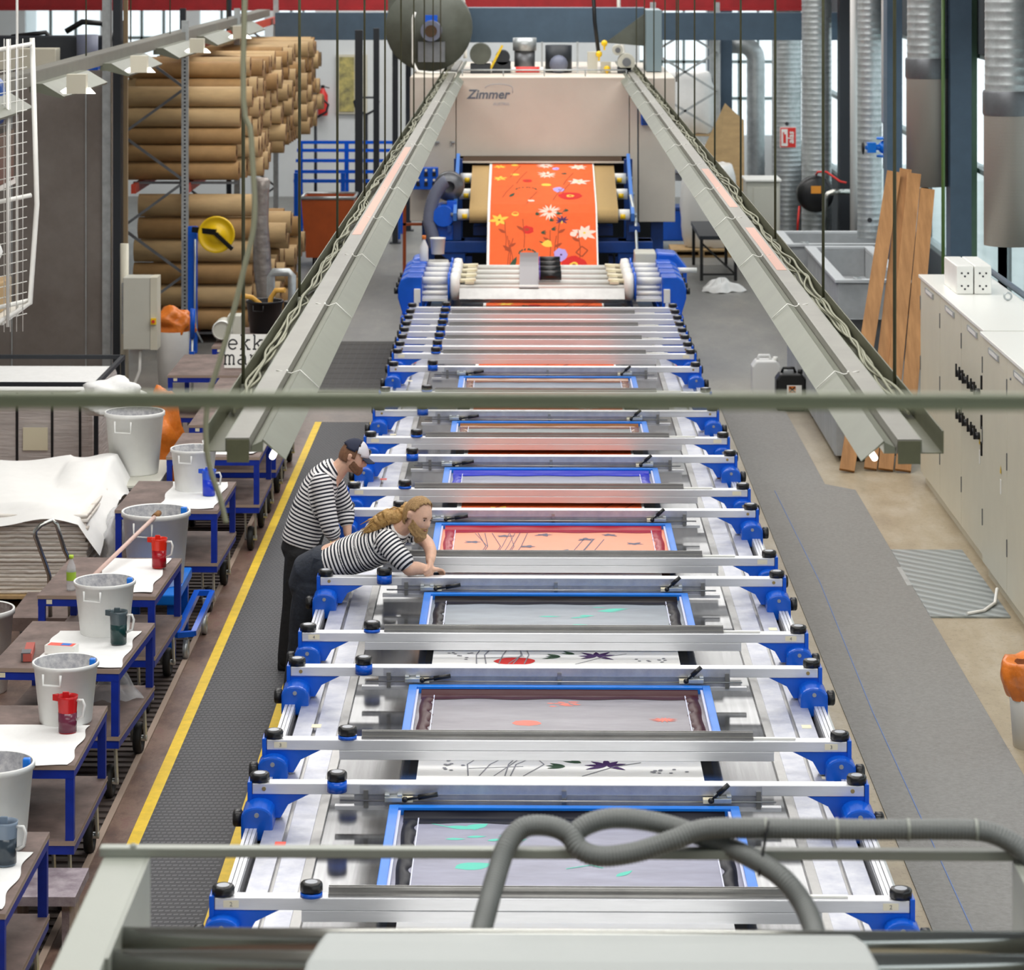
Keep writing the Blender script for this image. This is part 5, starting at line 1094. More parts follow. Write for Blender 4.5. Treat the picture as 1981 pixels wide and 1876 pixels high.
LET = {'e': [[(.08, .35), (.66, .35)], arc(.37, .34, .3, .34, 0, 5.6, 20)], 'k': [[(.12, 0), (.12, 1)], [(.0, 1), (.12, 1)], [(0, 0), (.26, 0)], [(.14, .3), (.55, .66)], [(.3, .42), (.6, 0)], [(.42, .66), (.7, .66)], [(.48, 0), (.74, 0)]],
       'm': [[(.06, 0), (.06, .66)], [(-.04, .66), (.06, .66)], [(-.04, 0), (.18, 0)], arc(.21, .48, .15, .18, PI, 0), [(.36, .48), (.36, 0)], [(.28, 0), (.46, 0)], arc(.51, .48, .15, .18, PI, 0), [(.66, .48), (.66, 0)], [(.58, 0), (.76, 0)]],
       'a': [arc(.33, .17, .26, .18, 0, 2*PI, 18), [(.59, .0), (.59, .46)], arc(.36, .46, .23, .2, 0, 2.4), [(.59, 0), (.72, 0)]], 'r': [[(.12, 0), (.12, .66)], [(0, .66), (.12, .66)], [(0, 0), (.3, 0)], arc(.4, .4, .28, .26, PI, .6)]}
g = G()
for i, ch in enumerate('ekk'): strokes(LET[ch], .03+.135*i, .2, .15, .017)
for i, ch in enumerate('mar'): strokes(LET[ch], .0+.135*i, .04, .15, .017)
g.ob('letters', 'black', t)
t = thing('pressure_pump', 'small grey pump with a round grille on the farthest cart', 'pump', (-3.45, 32.4, .857))
g = G(); g.cyl((-3.5, 32.2, 1.0), (-3.5, 32.5, 1.0), .11, n=22); g.box(-3.45, -3.3, 32.3, 32.55, .857, 1.15); g.ob('pump_body', 'boxgrey', t, .01); g = G(); g.lathe([(.1, 0), (.115, -.01), (.1, -.02)], (0, 0, 0), 22, 0, 'Y'); g.v = [(v[0]-3.5, v[1]+32.2, v[2]+1.0) for v in g.v]; g.ob('grille_ring', 'white', t)
# ================================================================ right-hand side
def spiral(name_mat, r, z0, z1, x, y, seg=24, pitch=.09, dr=.0042):
    prof = []; z = z0
    while z < z1: prof += [(r, z), (r+dr, z+.012), (r, z+.024)]; z += pitch
    prof.append((r, z1)); g = G(); g.lathe(prof, (x, y, 0), seg); return g
DU = [('duct_pipe', 4.72, 52.5, .27, 0, 5.4, 'silver spiral duct closest to the grey cabinet, with the red sign'), ('duct_pipe', 4.72, 47, .245, 0, 5.4, 'silver spiral duct directly behind the black hose reel'),
      ('duct_pipe', 4.95, 41.6, .18, 1.07, 5.4, 'slim silver spiral duct standing on the grey tub')]
for nm, x, y, r, z0, z1, lab in DU:
    t = thing('spiral_duct', lab, 'duct', (x, y, z0), 'silver spiral ducts')
    spiral('galv', r, z0, z1, x, y).ob('pipe', 'galv', t)
    g = G(); g.cyl((x-.02, y-r-.004, 2.05 if y > 50 else 1.35), (x-.02, y-r-.014, 2.05 if y > 50 else 1.35), .035, n=14); g.ob('port', 'slot', t)
M['perf'] = mat('grey perforated sheet', '8b857e', .5, .4, .1, 5)
M['perfd'] = wave_mat('perforated sheet rows', '8b847c', 'a39c94', 22, 'Z', .5, .4)
for x, y, r, zb, lab in ((4.72, 33.9, .25, 2.5, 'silver duct ending in a grey perforated sleeve above the planks'), (4.72, 28.1, .25, 2.42, 'nearest silver duct with a perforated sleeve, at the right edge')):
    t = thing('outlet_duct', lab, 'duct', (x, y, zb), 'perforated outlet ducts')
    spiral('galv', r-.01, zb+1.3, 6.5, x, y).ob('pipe', 'galv', t)
    g = G(); g.lathe([(r+.005, zb+1.28), (r+.012, zb+1.3), (r+.012, zb+1.5), (r+.005, zb+1.52)], (x, y, 0), 28); g.ob('collar', 'galvd', t)
    g = G(); g.lathe([(r, zb), (r, zb+1.3)], (x, y, 0), 28); g.lathe([(.001, zb), (r, zb)], (x, y, 0), 28); g.ob('sleeve', 'perfd', t)
# elbow duct beyond
t = thing('elbow_duct', 'silver duct bending left at the top, behind the grey cabinet', 'duct', (4.35, 55, 0), 'silver spiral ducts')
pts = [(4.35, 55, .0+.1*k) for k in range(31)]+[(4.35-.3*(1-math.cos(a)), 55, 3.1+.3*math.sin(a)) for a in [PI/2*k/8 for k in range(9)]]+[(3.6, 55, 3.4)]
g = G(); g.tube(pts, [.17+.006*(k % 2) for k in range(len(pts))], 20); g.ob('pipe', 'galv', t)
# columns along the right wall
for x0, x1, y0, y1, mt, lab in ((4.95, 5.2, 33.6, 33.95, 'greyblue', 'dark blue steel column beside the perforated sleeve above the planks'), (5.2, 5.39, 34.4, 34.8, 'greenpost', 'green steel column at the window edge'),
                                (4.93, 5.14, 39.4, 39.8, 'greyblue', 'blue grey column behind the blue valve'), (5.05, 5.3, 46.5, 46.9, 'darkpost', 'dark column between the hose reel and the slim duct'), (4.6, 4.72, 53.6, 53.8, 'greyblue', 'narrow blue column beside the first silver duct')):
    cx, cyy = (x0+x1)/2, (y0+y1)/2
    g = G(); g.box(x0, x1, y0, y1, 0, 7.9); g.box(x0-.03, x1+.03, y0-.03, y1+.03, 0, .03)
    solo(g, 'steel_column', mt, lab, 'column', (cx, cyy, 0))
solo(G().cyl((4.72, 32.6, .0), (4.72, 32.6, 6.5), .022, n=10), 'green_pipe', mat('green pipe', '4e6a34', .4), 'thin green vertical pipe in front of the dark blue column', 'pipe', (4.72, 32.6, 0))
# wall pipes with the blue valve
M['pipew'] = mat('white insulated pipe', 'e3e1de', .45)
for x, y, r, z0, z1, lab in ((4.95, 43.6, .06, .9, 7, 'white insulated pipe left of the slim duct'), (5.0, 40.2, .05, 2.85, 7, 'white insulated pipe coming down to the blue valve')):
    solo(G().cyl((x, y, z0), (x, y, z1), r, n=14), 'insulated_pipe', 'pipew', lab, 'pipe', (x, y, z0), 'white insulated pipes')
t = thing('gate_valve', 'bright blue gate valve with black handwheel on the pipe by the planks', 'valve', (5.0, 40.2, 2.2))
g = G(); g.cyl((5, 40.2, 2.2), (5, 40.2, 2.85), .03, n=10); g.ob('pipe', 'darkpost', t)
g = G(); g.ball((5, 40.2, 2.5), .1, 14); g.cyl((5, 40.2, 2.36), (5, 40.2, 2.39), .12, n=16).cyl((5, 40.2, 2.61), (5, 40.2, 2.64), .12, n=16); g.cyl((5, 40.2, 2.5), (4.72, 40.1, 2.5), .05, .03, 12); g.box(4.74, 4.86, 40.05, 40.2, 2.43, 2.57); g.ob('valve_body', 'bluel', t)
g = G(); g.lathe([(.085, -.012), (.1, 0), (.085, .012)], (4.68, 40.09, 2.5), 20, 0, 'X'); g.bar((4.68, 40.09, 2.41), (4.68, 40.09, 2.59), .02); g.ob('handwheel', 'black', t)
g = G(); g.tube([(4.55, 44.0, 0.0), (4.55, 44.0, 1.42), (4.6, 44, 1.5), (4.68, 44, 1.53), (4.95, 44, 1.53)], .045, 12); solo(g, 'elbow_pipe', 'chrome', 'bright steel pipe with an elbow beside the hose reel', 'pipe', (4.6, 44, .9))
t = thing('hose_reel', 'round black hose reel with an orange label in front of the second duct', 'hose reel', (4.55, 46.3, 1.0))
g = G(); g.lathe([(.001, 0), (.2, 0), (.29, .05), (.3, .1), (.3, .2), (.28, .24), (.001, .24)], (0, 0, 0), 32, 0, 'Y'); g.v = [(v[0]+4.62, v[1]+46.1, v[2]+1.3) for v in g.v]; g.ob('case', 'black', t)
g = G(); g.box(4.54, 4.7, 46.085, 46.1, 1.32, 1.44); g.ob('label', mat('orange label', 'e0912c', .5), t)
g = G(); g.box(4.56, 4.68, 46.34, 46.75, 1.2, 1.4); g.ob('wall_bracket', 'darkpost', t)
g = G(); g.tube([(4.64, 46.3, 1.6), (4.66, 46.2, 1.66), (4.8, 46.2, 1.66), (5.0, 46, 1.52), (5.1, 46, 1.5)], .018, 8); g.tube([(4.36, 46.2, 1.1), (4.33, 46.1, .9), (4.32, 46.1, .7)], .018, 8); g.ob('red_hose', 'red', t)
t = thing('fire_sign', 'red and white fire hose sign on the first silver duct', 'sign', (4.72, 52.1, 1.6))
g = G(); g.box(4.58, 4.86, 52.19, 52.21, 1.62, 1.98, 0); g.box(4.595, 4.71, 52.18, 52.19, 1.645, 1.955, 1).box(4.63, 4.68, 52.17, 52.18, 1.7, 1.86, 0).box(4.625, 4.645, 52.17, 52.18, 1.86, 1.9, 0)
g.text('alas', Matrix.Translation((4.82, 52.185, 1.8)) @ Matrix.Rotation(PI/2, 4, 'X') @ Matrix.Rotation(PI/2, 4, 'Z'), .15, 2, bold=.003, shear=.2)
g.box(4.57, 4.87, 52.205, 52.215, 1.61, 1.99, 2)
g.ob('sign_plate', ['red', 'white', 'white'], t)
# concrete tubs
def tub(x0, x1, y0, y1, z0, z1, lab, w=.1):
    t = thing('wash_tub', lab, 'tub', ((x0+x1)/2, (y0+y1)/2, 0), 'grey wash tubs')
    g = G(); g.box(x0, x0+w, y0, y1, z0, z1).box(x1-w, x1, y0, y1, z0, z1).box(x0+w, x1-w, y0, y0+w, z0, z1).box(x0+w, x1-w, y1-w, y1, z0, z1).box(x0+w, x1-w, y0+w, y1-w, z0, z0+.1); g.ob('basin', 'concrete', t, .01)
    g = G(); g.box(x0-.04, x0+.1, y0-.04, y1+.04, z1, z1+.04).box(x1-.1, x1+.04, y0-.04, y1+.04, z1, z1+.04).box(x0+.1, x1-.1, y0-.04, y0+.1, z1, z1+.04).box(x0+.1, x1-.1, y1-.1, y1+.04, z1, z1+.04); g.ob('rim', M.setdefault('tubrim', mat('pale tub rim', 'c3c6c8', .5, 0, .05, 4)), t, .006)
    g = G(); g.box(x0+.12, x1-.12, y0+.15, y1-.15, 0, z0); g.ob('plinth', 'galvd', t)
    g = G(); g.lathe([(.045, 0), (.06, .008), (.045, .016)], (x0+.25, y0+.05, z1+.05), 16); g.ob('ring', 'galv', t)
tub(3.95, 4.85, 36.6, 40.6, .55, 1.02, 'nearer grey wash tub, just behind the leaning planks')
tub(3.68, 5.3, 40.8, 42.6, .55, 1.03, 'farther grey wash tub, under the black hose reel')
t = thing('low_trough', 'long low grey metal trough on the floor beside the canisters', 'trough', (3.5, 32, 0))
g = G(); g.box(3.17, 3.82, 29.6, 35.2, .06, .58); g.ob('trough_body', 'concrete', t, .01)
g = G(); g.box(3.13, 3.3, 29.5, 35.3, .58, .62); g.ob('rim', 'galv', t)
for y in (30, 32.4, 34.8): G().box(3.2, 3.78, y-.05, y+.05, 0, .06).ob('foot', 'galvd', t)
# planks
PL = [((3.22, 29.0), (3.98, 31.2), 2.88, .155, 'leftmost brown plank leaning at the cabinet end'), ((3.47, 29.1), (4.12, 31.3), 2.9, .13, 'second brown plank leaning at the cabinet end'),
      ((3.62, 29.05), (4.2, 31.2), 2.86, .15, 'third brown plank leaning at the cabinet end'), ((3.79, 29.0), (4.33, 31.1), 2.7, .16, 'rightmost brown plank, right against the beige cabinet')]
for (xb, yb), (xt, yt), zt, wd, lab in PL:
    a, b = Vector((xb, yb, .0)), Vector((xt, yt, zt)); d = (b-a); L = d.length; d.normalize(); n = d.cross(Vector((1, 0, 0))).normalized(); s = n.cross(d).normalized()*wd/2; n = n*.022
    o = Vector((0, 0, .022)); vs = [a-s-n+o, a+s-n+o, a+s+n+o, a-s+n+o, b-s-n, b+s-n, b+s+n, b-s+n]
    g = G(); g.add(vs, [(0, 1, 2, 3), (7, 6, 5, 4), (4, 5, 1, 0), (5, 6, 2, 1), (6, 7, 3, 2), (7, 4, 0, 3)])
    solo(g, 'wood_plank', 'wood', lab, 'plank', (xb, yb, 0), 'leaning planks', .003)
# electric cabinets
def cab(y0, y1, x0, z1, lab, doors, extra=0):
    t = thing('switch_cabinet', lab, 'cabinet', (x0+.3, (y0+y1)/2, 0), 'beige switch cabinets')
    g = G(); g.box(x0+.02, x0+.66, y0, y1, .1, z1); g.ob('carcass', 'beige', t)
    g = G(); g.box(x0+.05, x0+.62, y0+.02, y1-.02, 0, .1); g.ob('plinth', 'beige', t)
    g = G(); g.box(x0-.02, x0+.67, y0-.01, y1+.01, z1, z1+.03); g.ob('top', M.setdefault('cabtop', mat('white cabinet top', 'eeeee8', .3)), t, .004)
    n = doors; w = (y1-y0)/n
    for k in range(n):
        a = y0+k*w
        g = G(); g.box(x0, x0+.02, a+.006, a+w-.006, .12, z1-.01); dr = g.ob('door', 'beige', t, .003)
        for z in (.5, 1.2, 1.8): g = G(); g.box(x0-.008, x0, a+w-.02, a+w-.008, z-.07, z+.07); g.ob('hinge', 'galvd', dr)
        g = G(); g.box(x0-.012, x0, a+w*.3, a+w*.7, z1-.1, z1-.05, 0).box(x0-.014, x0-.012, a+w*.34, a+w*.66, z1-.09, z1-.06, 1); g.ob('name_plate', ['galv', 'white'], dr)
        if k == 0 or extra:
            g = G(); g.add([(x0-.004, a+.25, 1.05), (x0-.004, a+.32, 1.05), (x0-.004, a+.285, 1.12)], [(0, 1, 2)]); g.ob('warning_sticker', 'yellow', dr)
            g = G(); g.box(x0-.005, x0-.001, a+.26, a+.31, .88, 1.0); g.ob('note_sticker', 'white', dr)
    return t
t = cab(24.45, 28.5, 3.9, 2.05, 'beige switch cabinet nearest the planks, with rows of black switches', 3)
for r_, z in ((0, 1.5), (1, 1.12)):
    for k in range(6):
        y = 24.75+.19*k+.1*(k > 2); g = G(); g.cyl((3.9, y, z), (3.86, y, z), .032, n=12); g.box(3.845, 3.86, y-.008, y+.008, z-.03, z+.09); g.ob('rotary_switch', 'black', t)
for z in (1.62, 1.28, 1.05): g = G(); g.box(3.87, 3.9, 24.5, 24.53, z-.06, z+.06); g.ob('lock', 'black', t)
t = cab(20.6, 24.35, 3.86, 2.05, 'beige switch cabinet at the right edge of the picture', 3, 1)
g = G(); g.cyl((3.86, 22.9, 1.9), (3.85, 22.9, 1.9), .01, n=8); g.ob('key_hole', 'galvd', t)
t = thing('socket_block', 'pair of white socket boxes standing on the beige cabinet', 'socket', (4.25, 27.0, 2.08))
for k in range(2):
    g = G(); g.box(4.02+.17*k, 4.18+.17*k, 26.9, 27.7, 2.081, 2.35); b = g.ob('box', 'white', t, .01)
    for z in (2.16, 2.28):
        g = G()
        for q in (-.03, .03): g.cyl((4.1+.17*k+q, 26.9, z), (4.1+.17*k+q, 26.896, z), .01, n=8)
        g.cyl((4.1+.17*k, 26.9, z-.03), (4.1+.17*k, 26.896, z-.03), .01, n=8); g.ob('outlet', 'slot', b)
for y, lab in ((26.4, 'steel lifting ring on the cabinet top beside the white sockets'), (25.2, 'steel lifting ring on the cabinet top, middle'), (23.0, 'steel lifting ring on the nearest cabinet top')):
    g = G(); g.lathe([(.03, -.008), (.042, 0), (.03, .008), (.024, 0), (.03, -.008)], (0, 0, 0), 18, 0, 'Y'); g.v = [(v[0]+4.42, v[1]+y, v[2]+2.125) for v in g.v]; solo(g, 'lifting_ring', 'galv', lab, 'ring', (4.42, y, 2.08), 'lifting rings')
solo(G().tube([(4.62, 29, 2.1), (4.62, 20, 2.1)], .03, 8), 'wall_conduit', 'greyblue', 'grey blue conduit behind the cabinets below the windows', 'conduit', (4.62, 24, 2.1))
# canisters, rag
def canister(x, y, mt, lab):
    t = thing('canister', lab, 'canister', (x, y, 0))
    g = G(); g.prism([(x-.17, .03), (x-.15, .0), (x+.15, 0), (x+.17, .03), (x+.17, .36), (x+.12, .43), (x-.12, .43), (x-.17, .36)], 'Y', y-.13, y+.13); g.ob('can', mt, t, .02)
    g = G(); g.tube([(x-.1, y, .42), (x-.08, y, .48), (x+.04, y, .48), (x+.06, y, .42)], .018, 8); g.ob('grip', mt, t)
    g = G(); g.cyl((x+.11, y-.05, .42), (x+.11, y-.05, .47), .028, n=14); g.ob('cap', 'black' if mt == 'black' else 'white', t)
    return t
canister(2.8, 33.9, 'milky', 'white plastic canister on the floor left of the black one')
t = canister(3.0, 32.9, 'black', 'black plastic canister with an orange hazard label beside the grey trough')
g = G(); g.box(2.95, 3.12, 32.765, 32.769, .06, .3, 0).box(2.97, 3.05, 32.762, 32.765, .21, .29, 1); g.bar((2.98, 32.76, .22), (3.04, 32.76, .28), .012, m=2).bar((2.98, 32.76, .28), (3.04, 32.76, .22), .012, m=2); g.ob('hazard_label', ['white', 'orangebag', 'black'], t)
rag(2.95, 44.0, .33, h=.2, seed=3, lab='white cloth dropped on the floor by the wash tubs')
# floor coverings
M['mat'] = wave_mat('dark ribbed rubber mat', '3e3e41', '56565a', 9, 'X', .7)
M['matr'] = mat('grey felt walkway', '8b8986', .9, 0, .16, 30, bump=.3, bs=70)
t = thing('floor_mat', 'dark ribbed rubber mat with yellow edges along the left of the table', 'floor mat', (-2.07, 21, 0))
def zpat(x0, x1, y0, y1):
    g = G()
    nx, ny = int((x1-x0)/.036), int((y1-y0)/.06)
    for j in range(ny):
        for i in range(nx):
            x = x0+(i+.5*(j % 2))*.036; y = y0+j*.06
            if x+.026 < x1: g.add([(x, y, .0127), (x+.026, y+.006, .0127), (x+.026, y+.03, .0127), (x, y+.024, .0127)], [(0, 1, 2, 3)])
    return g
G().box(-2.345, -1.8, 12, 31.9, 0, .012).ob('rubber', mat('dark rubber', '47474a', .7, 0, .1, 15), t)
zpat(-2.345, -1.8, 13, 31.9).ob('tread_pattern', mat('rubber tread', '59595c', .55), t, fix=False)
for a, b in ((-2.42, -2.345), (-1.8, -1.735)): G().box(a, b, 12, 31.9, 0, .014).ob('yellow_edge', 'yellow', t)
g = G(); g.box(-2.62, -1.8, 34.0, 38.3, .001, .014, 0)
for k in range(10): y = 34.2+.42*k; g.box(-2.62, -1.8, y, y+.015, .014, .016, 1)
for k in range(9): x = -2.55+.09*k; g.box(x, x+.008, 34.0, 38.3, .014, .016, 1)
solo(g, 'grid_mat', [mat('far dark mat', '4a4846', .8, 0, .2, 10), 'slot'], 'dark gridded floor mat beside the far left end of the table', 'floor mat', (-2.2, 36, 0))
g = G(); g.prism([(2.2, 10), (3.2, 10), (3.2, 28.05), (2.93, 28.35), (2.93, 33.5), (2.2, 33.5)], 'Z', 0, .01, 0)
g.tube([(2.45, 11, .0105), (2.42, 15, .0105), (2.4, 20, .0105), (2.44, 24, .0105), (2.4, 28, .0105)], .004, 5, 1)
solo(g, 'felt_walkway', ['matr', mat('blue chalk line', '6f86b8', .8)], 'long grey felt walkway on the floor right of the table', 'floor mat', (2.7, 20, 0))
M['checker'] = wave_mat('checker plate', '8b9293', 'a4abac', 3.2, 'DIAGONAL', .4, .5, 0, .4)
t = thing('checker_plate', 'grey checker plate covering the floor in front of the cabinets', 'floor plate', (3.5, 24, 0))
g = G(); g.prism([(3.2, 25.3), (3.83, 25.3), (3.84, 22.8), (3.2, 22.8)], 'Z', 0, .014); g.ob('plate', 'checker', t)
g = G(); g.prism([(3.16, 24.6), (3.2, 24.6), (3.2, 23.9), (3.16, 23.9)], 'Z', 0, .012); g.ob('tab', 'galv', t)
solo(G().tube([(3.83, 23.4, .1), (3.78, 23.2, .03), (3.65, 22.95, .025), (3.5, 22.85, .025)], .014, 8), 'floor_cable', 'white', 'white cable end lying on the checker plate', 'cable', (3.65, 23, 0))
# bin with orange sack, right edge
t = thing('waste_bin', 'white bin with an orange plastic sack at the right edge of the picture', 'bin', (3.42, 19.2, 0))
g = G(); g.lathe([(.001, 0), (.17, 0), (.2, .4), (.2, .42)], (3.42, 19.2, 0), 24); g.ob('pail', 'bucket', t)
g = G()
def sack(u, v):
    a = 2*PI*u; r = .2+.05*math.sin(v*PI)+.012*math.sin(9*a+5*v); z = .33+.32*v if v < .8 else .586-.1*(v-.8)
    if v > .8: r -= (v-.8)*.25
    return (3.42+r*math.cos(a), 19.2+r*math.sin(a), z+.012*math.sin(5*a)*v)
g.grid(sack, 40, 14); g.ob('sack', 'orangebag', t)
# ================================================================ hanging light trays
def tray(side, lab):
    cx = -1.135 if side < 0 else 1.47; s = side; Y0, Y1 = 11.25, 46.5
    t = thing('light_tray', lab, 'light fitting', (cx, Y0, 3.38), 'hanging light trays')
    P = lambda a: cx+s*a
    def strip(nm, mt, poly, y0=Y0, y1=Y1, par=t): g = G(); g.prism([(P(a), z) for a, z in poly], 'Y', y0, y1); return g.ob(nm, mt, par)
    strip('outer_lip', 'olived', [(.155, 3.4), (.161, 3.4), (.161, 3.49), (.155, 3.49)])
    strip('cable_channel', 'olived', [(.075, 3.4), (.155, 3.4), (.155, 3.404), (.075, 3.404)])
    strip('inner_wall', 'olive', [(.068, 3.4), (.075, 3.4), (.075, 3.455), (.068, 3.455)])
    strip('top_plate', 'trough', [(-.03, 3.40), (.068, 3.40), (.068, 3.456), (-.02, 3.456)])
    strip('gutter', 'olive', [(-.075, 3.40), (-.03, 3.40), (-.03, 3.425), (-.045, 3.432), (-.075, 3.445)])
    strip('reflector', 'olive', [(-.165, 3.37), (-.16, 3.37), (-.07, 3.445), (-.075, 3.45)])
    for a, b in ((17, 19.5), (21, 24.5)) if s > 0 else ((19, 27),): strip('worn_paint', mat('worn salmon paint', 'b98a78', .5) if 'worn salmon paint' not in bpy.data.materials else bpy.data.materials['worn salmon paint'], [(.0, 3.4561), (.06, 3.4561), (.06, 3.4572), (.0, 3.4572)], a, b)
    g = G()
    for k in range(70): y = Y0+.2+.1*k; g.box(min(P(.0755), P(.077)), max(P(.0755), P(.077)), y, y+.035, 3.43, 3.448)
    g.ob('perforation', 'slot', t)
    qq = random.Random(3+s)
    for c in range(5):
        pts = []; n = 420; c1, c2, c3 = qq.uniform(.1, .3), qq.uniform(.05, .12), qq.uniform(0, 6)
        for k in range(n):
            y = Y0+.8+(Y1-Y0-1.6)*k/(n-1); pts.append((P(.115+.02*math.sin(k*c1+c3+2*math.sin(k*c2))+.008*math.sin(k*.53+c)), y, 3.425+.007*c+.028*max(0, math.sin(k*c2*1.7+2*c))**2))
        G().tube(pts, .007, 5).ob('cable', 'cable', t)
    for y in [12.6+3.07*k for k in range(11)]:
        g = G(); g.cyl((P(.14), y, 3.41), (P(.14), y, 8.0), .008, n=8); rd = g.ob('hanger_rod', 'olived', t)
        g = G(); g.lathe([(.012, 3.41), (.03, 3.42), (.03, 3.44), (.012, 3.46)], (P(.14), y, 0), 10); g.ob('hanger_nut', 'olive', rd)
    for k in range(12):
        y = 13+2.4*k; g = G(); g.tube([(P(.03), y, 3.46), (P(-.04), y, 3.445), (P(-.08), y, 3.46), (P(-.165), y, 3.38)], .003, 5); g.ball((P(-.02), y, 3.455), .007, 8); g.ob('tie', 'white', t)
    g = G(); g.cyl((P(-.115), Y0-.03, 3.388), (P(-.115), Y1, 3.388), .013, n=10); g.ob('lamp_tube', M.setdefault('tubeglow', mat('lit lamp tube', 'fffaf0', .4, emit=2.0)), t)
    strip('end_cap', 'olived', [(-.02, 3.36), (.068, 3.36), (.068, 3.45), (-.02, 3.45)], Y0-.01, Y0)
tray(-1, 'long hanging light tray with loose cables above the left side of the table')
tray(1, 'long hanging light tray with loose cables above the right side of the table')
# left hanging fixture with lamp reflectors
t = thing('light_channel', 'long grey channel with lamp reflectors hanging above the left side, top left', 'light fitting', (-4.72, 24, 4.1))
g = G(); g.box(-4.8, -4.62, 22, 50, 4.1, 4.2); g.box(-4.6, -4.59, 22, 50, 4.08, 4.2); g.ob('channel', 'trough', t)
for k in range(6):
    y = 23.2+4.3*k
    g = G(); g.prism([(-4.62, 4.1), (-4.5, 4.1), (-4.3, 3.98), (-4.31, 3.96), (-4.55, 4.02), (-4.62, 4.02)], 'Y', y-1.35, y+1.35); g.ob('reflector', 'olive', t)
for y in (26.3, 30.5, 35.8, 41):
    g = G(); g.box(-4.3, -4.12, y-.02, y+.1, 4.0, 4.18); lb = g.ob('lamp_holder', 'beige', t)
    g = G(); g.add([(-4.4, y+.0, 4.0), (-4.03, y+.0, 4.0), (-4.1, y+.12, 4.05), (-4.33, y+.12, 4.05)], [(0, 1, 2, 3), (3, 2, 1, 0)]); g.ob('lamp_glass', 'tubeglow', lb)
for y in (23, 30, 37, 44): g = G(); g.cyl((-4.7, y, 4.2), (-4.7, y, 8), .008, n=8); g.ob('hanger_rod', 'olived', t)
# thin hanging wires and the horizontal tube in front
solo(G().tube([(-9, 4.5, 4.7), (5.6, 4.5, 4.7)], .0145, 14), 'support_tube', mat('olive green tube', '989f84', .5), 'blurred olive green tube crossing the whole picture', 'tube', (0, 4.5, 4.7))
def wire(pts, lab, r=.006, m0='cable'): solo(G().tube(pts, r, 7), 'hanging_wire', m0, lab, 'cord', pts[-1])
W = [(-.76, 9.0, 8.0), (-.905, 9.0, 5.25), (-.885, 9.0, 4.8), (-.875, 9.0, 4.55), (-.905, 9, 4.4), (-.955, 9, 4.2), (-.99, 9, 4.08), (-1.02, 9, 3.98), (-1.03, 9, 3.86), (-1.015, 9, 3.75), (-.985, 9, 3.66), (-.965, 9, 3.58)]
def smoothp(p, n=6):
    out = []; p = [Vector(v) for v in p]
    for i in range(len(p)-1):
        a, b, c, d_ = p[max(i-1, 0)], p[i], p[i+1], p[min(i+2, len(p)-1)]
        for k in range(n):
            t_ = k/n; out.append(.5*((2*b)+(c-a)*t_+(2*a-5*b+4*c-d_)*t_**2+(3*b-a-3*c+d_)*t_**3))
    return out+[p[-1]]
wire(smoothp(W), 'slack olive cord hanging down left of the light tray', .009)
solo(G().tube(smoothp([(-1.12, 46.2, 8), (-1.11, 46.2, 5), (-1.08, 46.2, 4.2), (-1.06, 46.2, 3.5)]), .03, 8), 'feed_cable', 'white', 'pale feed cable dropping to the far end of the left light tray', 'cable', (-1.06, 46.2, 3.5))
solo(G().tube(smoothp([(1.43, 46.2, 8), (1.43, 46.2, 5), (1.44, 46.2, 4.2), (1.52, 46.2, 3.5)]), .03, 8), 'feed_cable', 'white', 'pale feed cable dropping to the far end of the right light tray', 'cable', (1.52, 46.2, 3.5))
for x, y, lab in ((-5.2, 36.9, 'thin rod hanging from the ceiling above the steel housing'), (2.05, 40, 'thin rod hanging right of the dryer top')): solo(G().cyl((x, y, 3.87 if x < 0 else 3.43), (x, y, 8), .01, n=6), 'hanging_rod', 'olived', lab, 'rod', (x, y, 4))
# ================================================================ nearest machine: pale grey frame, bars, hood and hose
t = thing('machine_frame', 'blurred pale grey machine frame with thick steel bars at the bottom of the picture', 'machine frame', (.14, 7, 0))
for x0, x1 in ((-1.205, -1.08), (1.36, 1.485)):
    g = G(); g.box(x0, x1, 4.5, 8.0, 2.72, 2.845); g.ob('side_beam', 'fgrey', t, .006)
    g = G(); g.box(x0+.02, x1-.02, 4.6, 4.75, 0, 2.72); g.ob('leg', 'fgrey', t)
    g = G(); xa = x1 if x0 < 0 else x0-.008; g.box(xa, xa+.008, 7.2, 8.0, 2.62, 2.845); g.ob('web_plate', 'fgrey', t)
g = G(); g.box(-1.215, 1.5, 7.99, 8.03, 2.845, 2.872); g.ball((-1.12, 8.0, 2.872), .012, 8); g.ob('top_rail', 'fgrey', t, .004)
for y, z, r in ((7.47, 2.80, .03), (7.29, 2.80, .035)): g = G(); g.cyl((-1.085, y, z), (1.37, y, z), r, n=24); g.ob('steel_bar', 'chrome', t)
t = thing('hood', 'white grey rounded machine hood at the bottom edge', 'hood', (.15, 7, 2.6))
g = G()
def hd(u, v):
    a = -PI/2+PI*.5*v*1.0
    x = (-.525+1.355*u); 
    y = 7.46-.55*(v if v > .3 else v); z = 2.86-(.012 if v > .12 else (1-v/.12)**2*.04+.012)-.0*v
    return (x, y, z)
prof = [(7.47, 2.55), (7.47, 2.8), (7.45, 2.825), (7.41, 2.84), (7.33, 2.846), (7.2, 2.844), (7.05, 2.82), (6.9, 2.77), (6.7, 2.7), (6.7, 2.55)]
xl = [(-.53, .84), (-.53, .84), (-.53, .84), (-.54, .845), (-.55, .87), (-.57, .88), (-.58, .89), (-.59, .9), (-.6, .9), (-.6, .9)]
vs = [(a[0], y, z) for a, (y, z) in zip(xl, prof)]+[(a[1], y, z) for a, (y, z) in zip(xl, prof)]; n = len(prof)
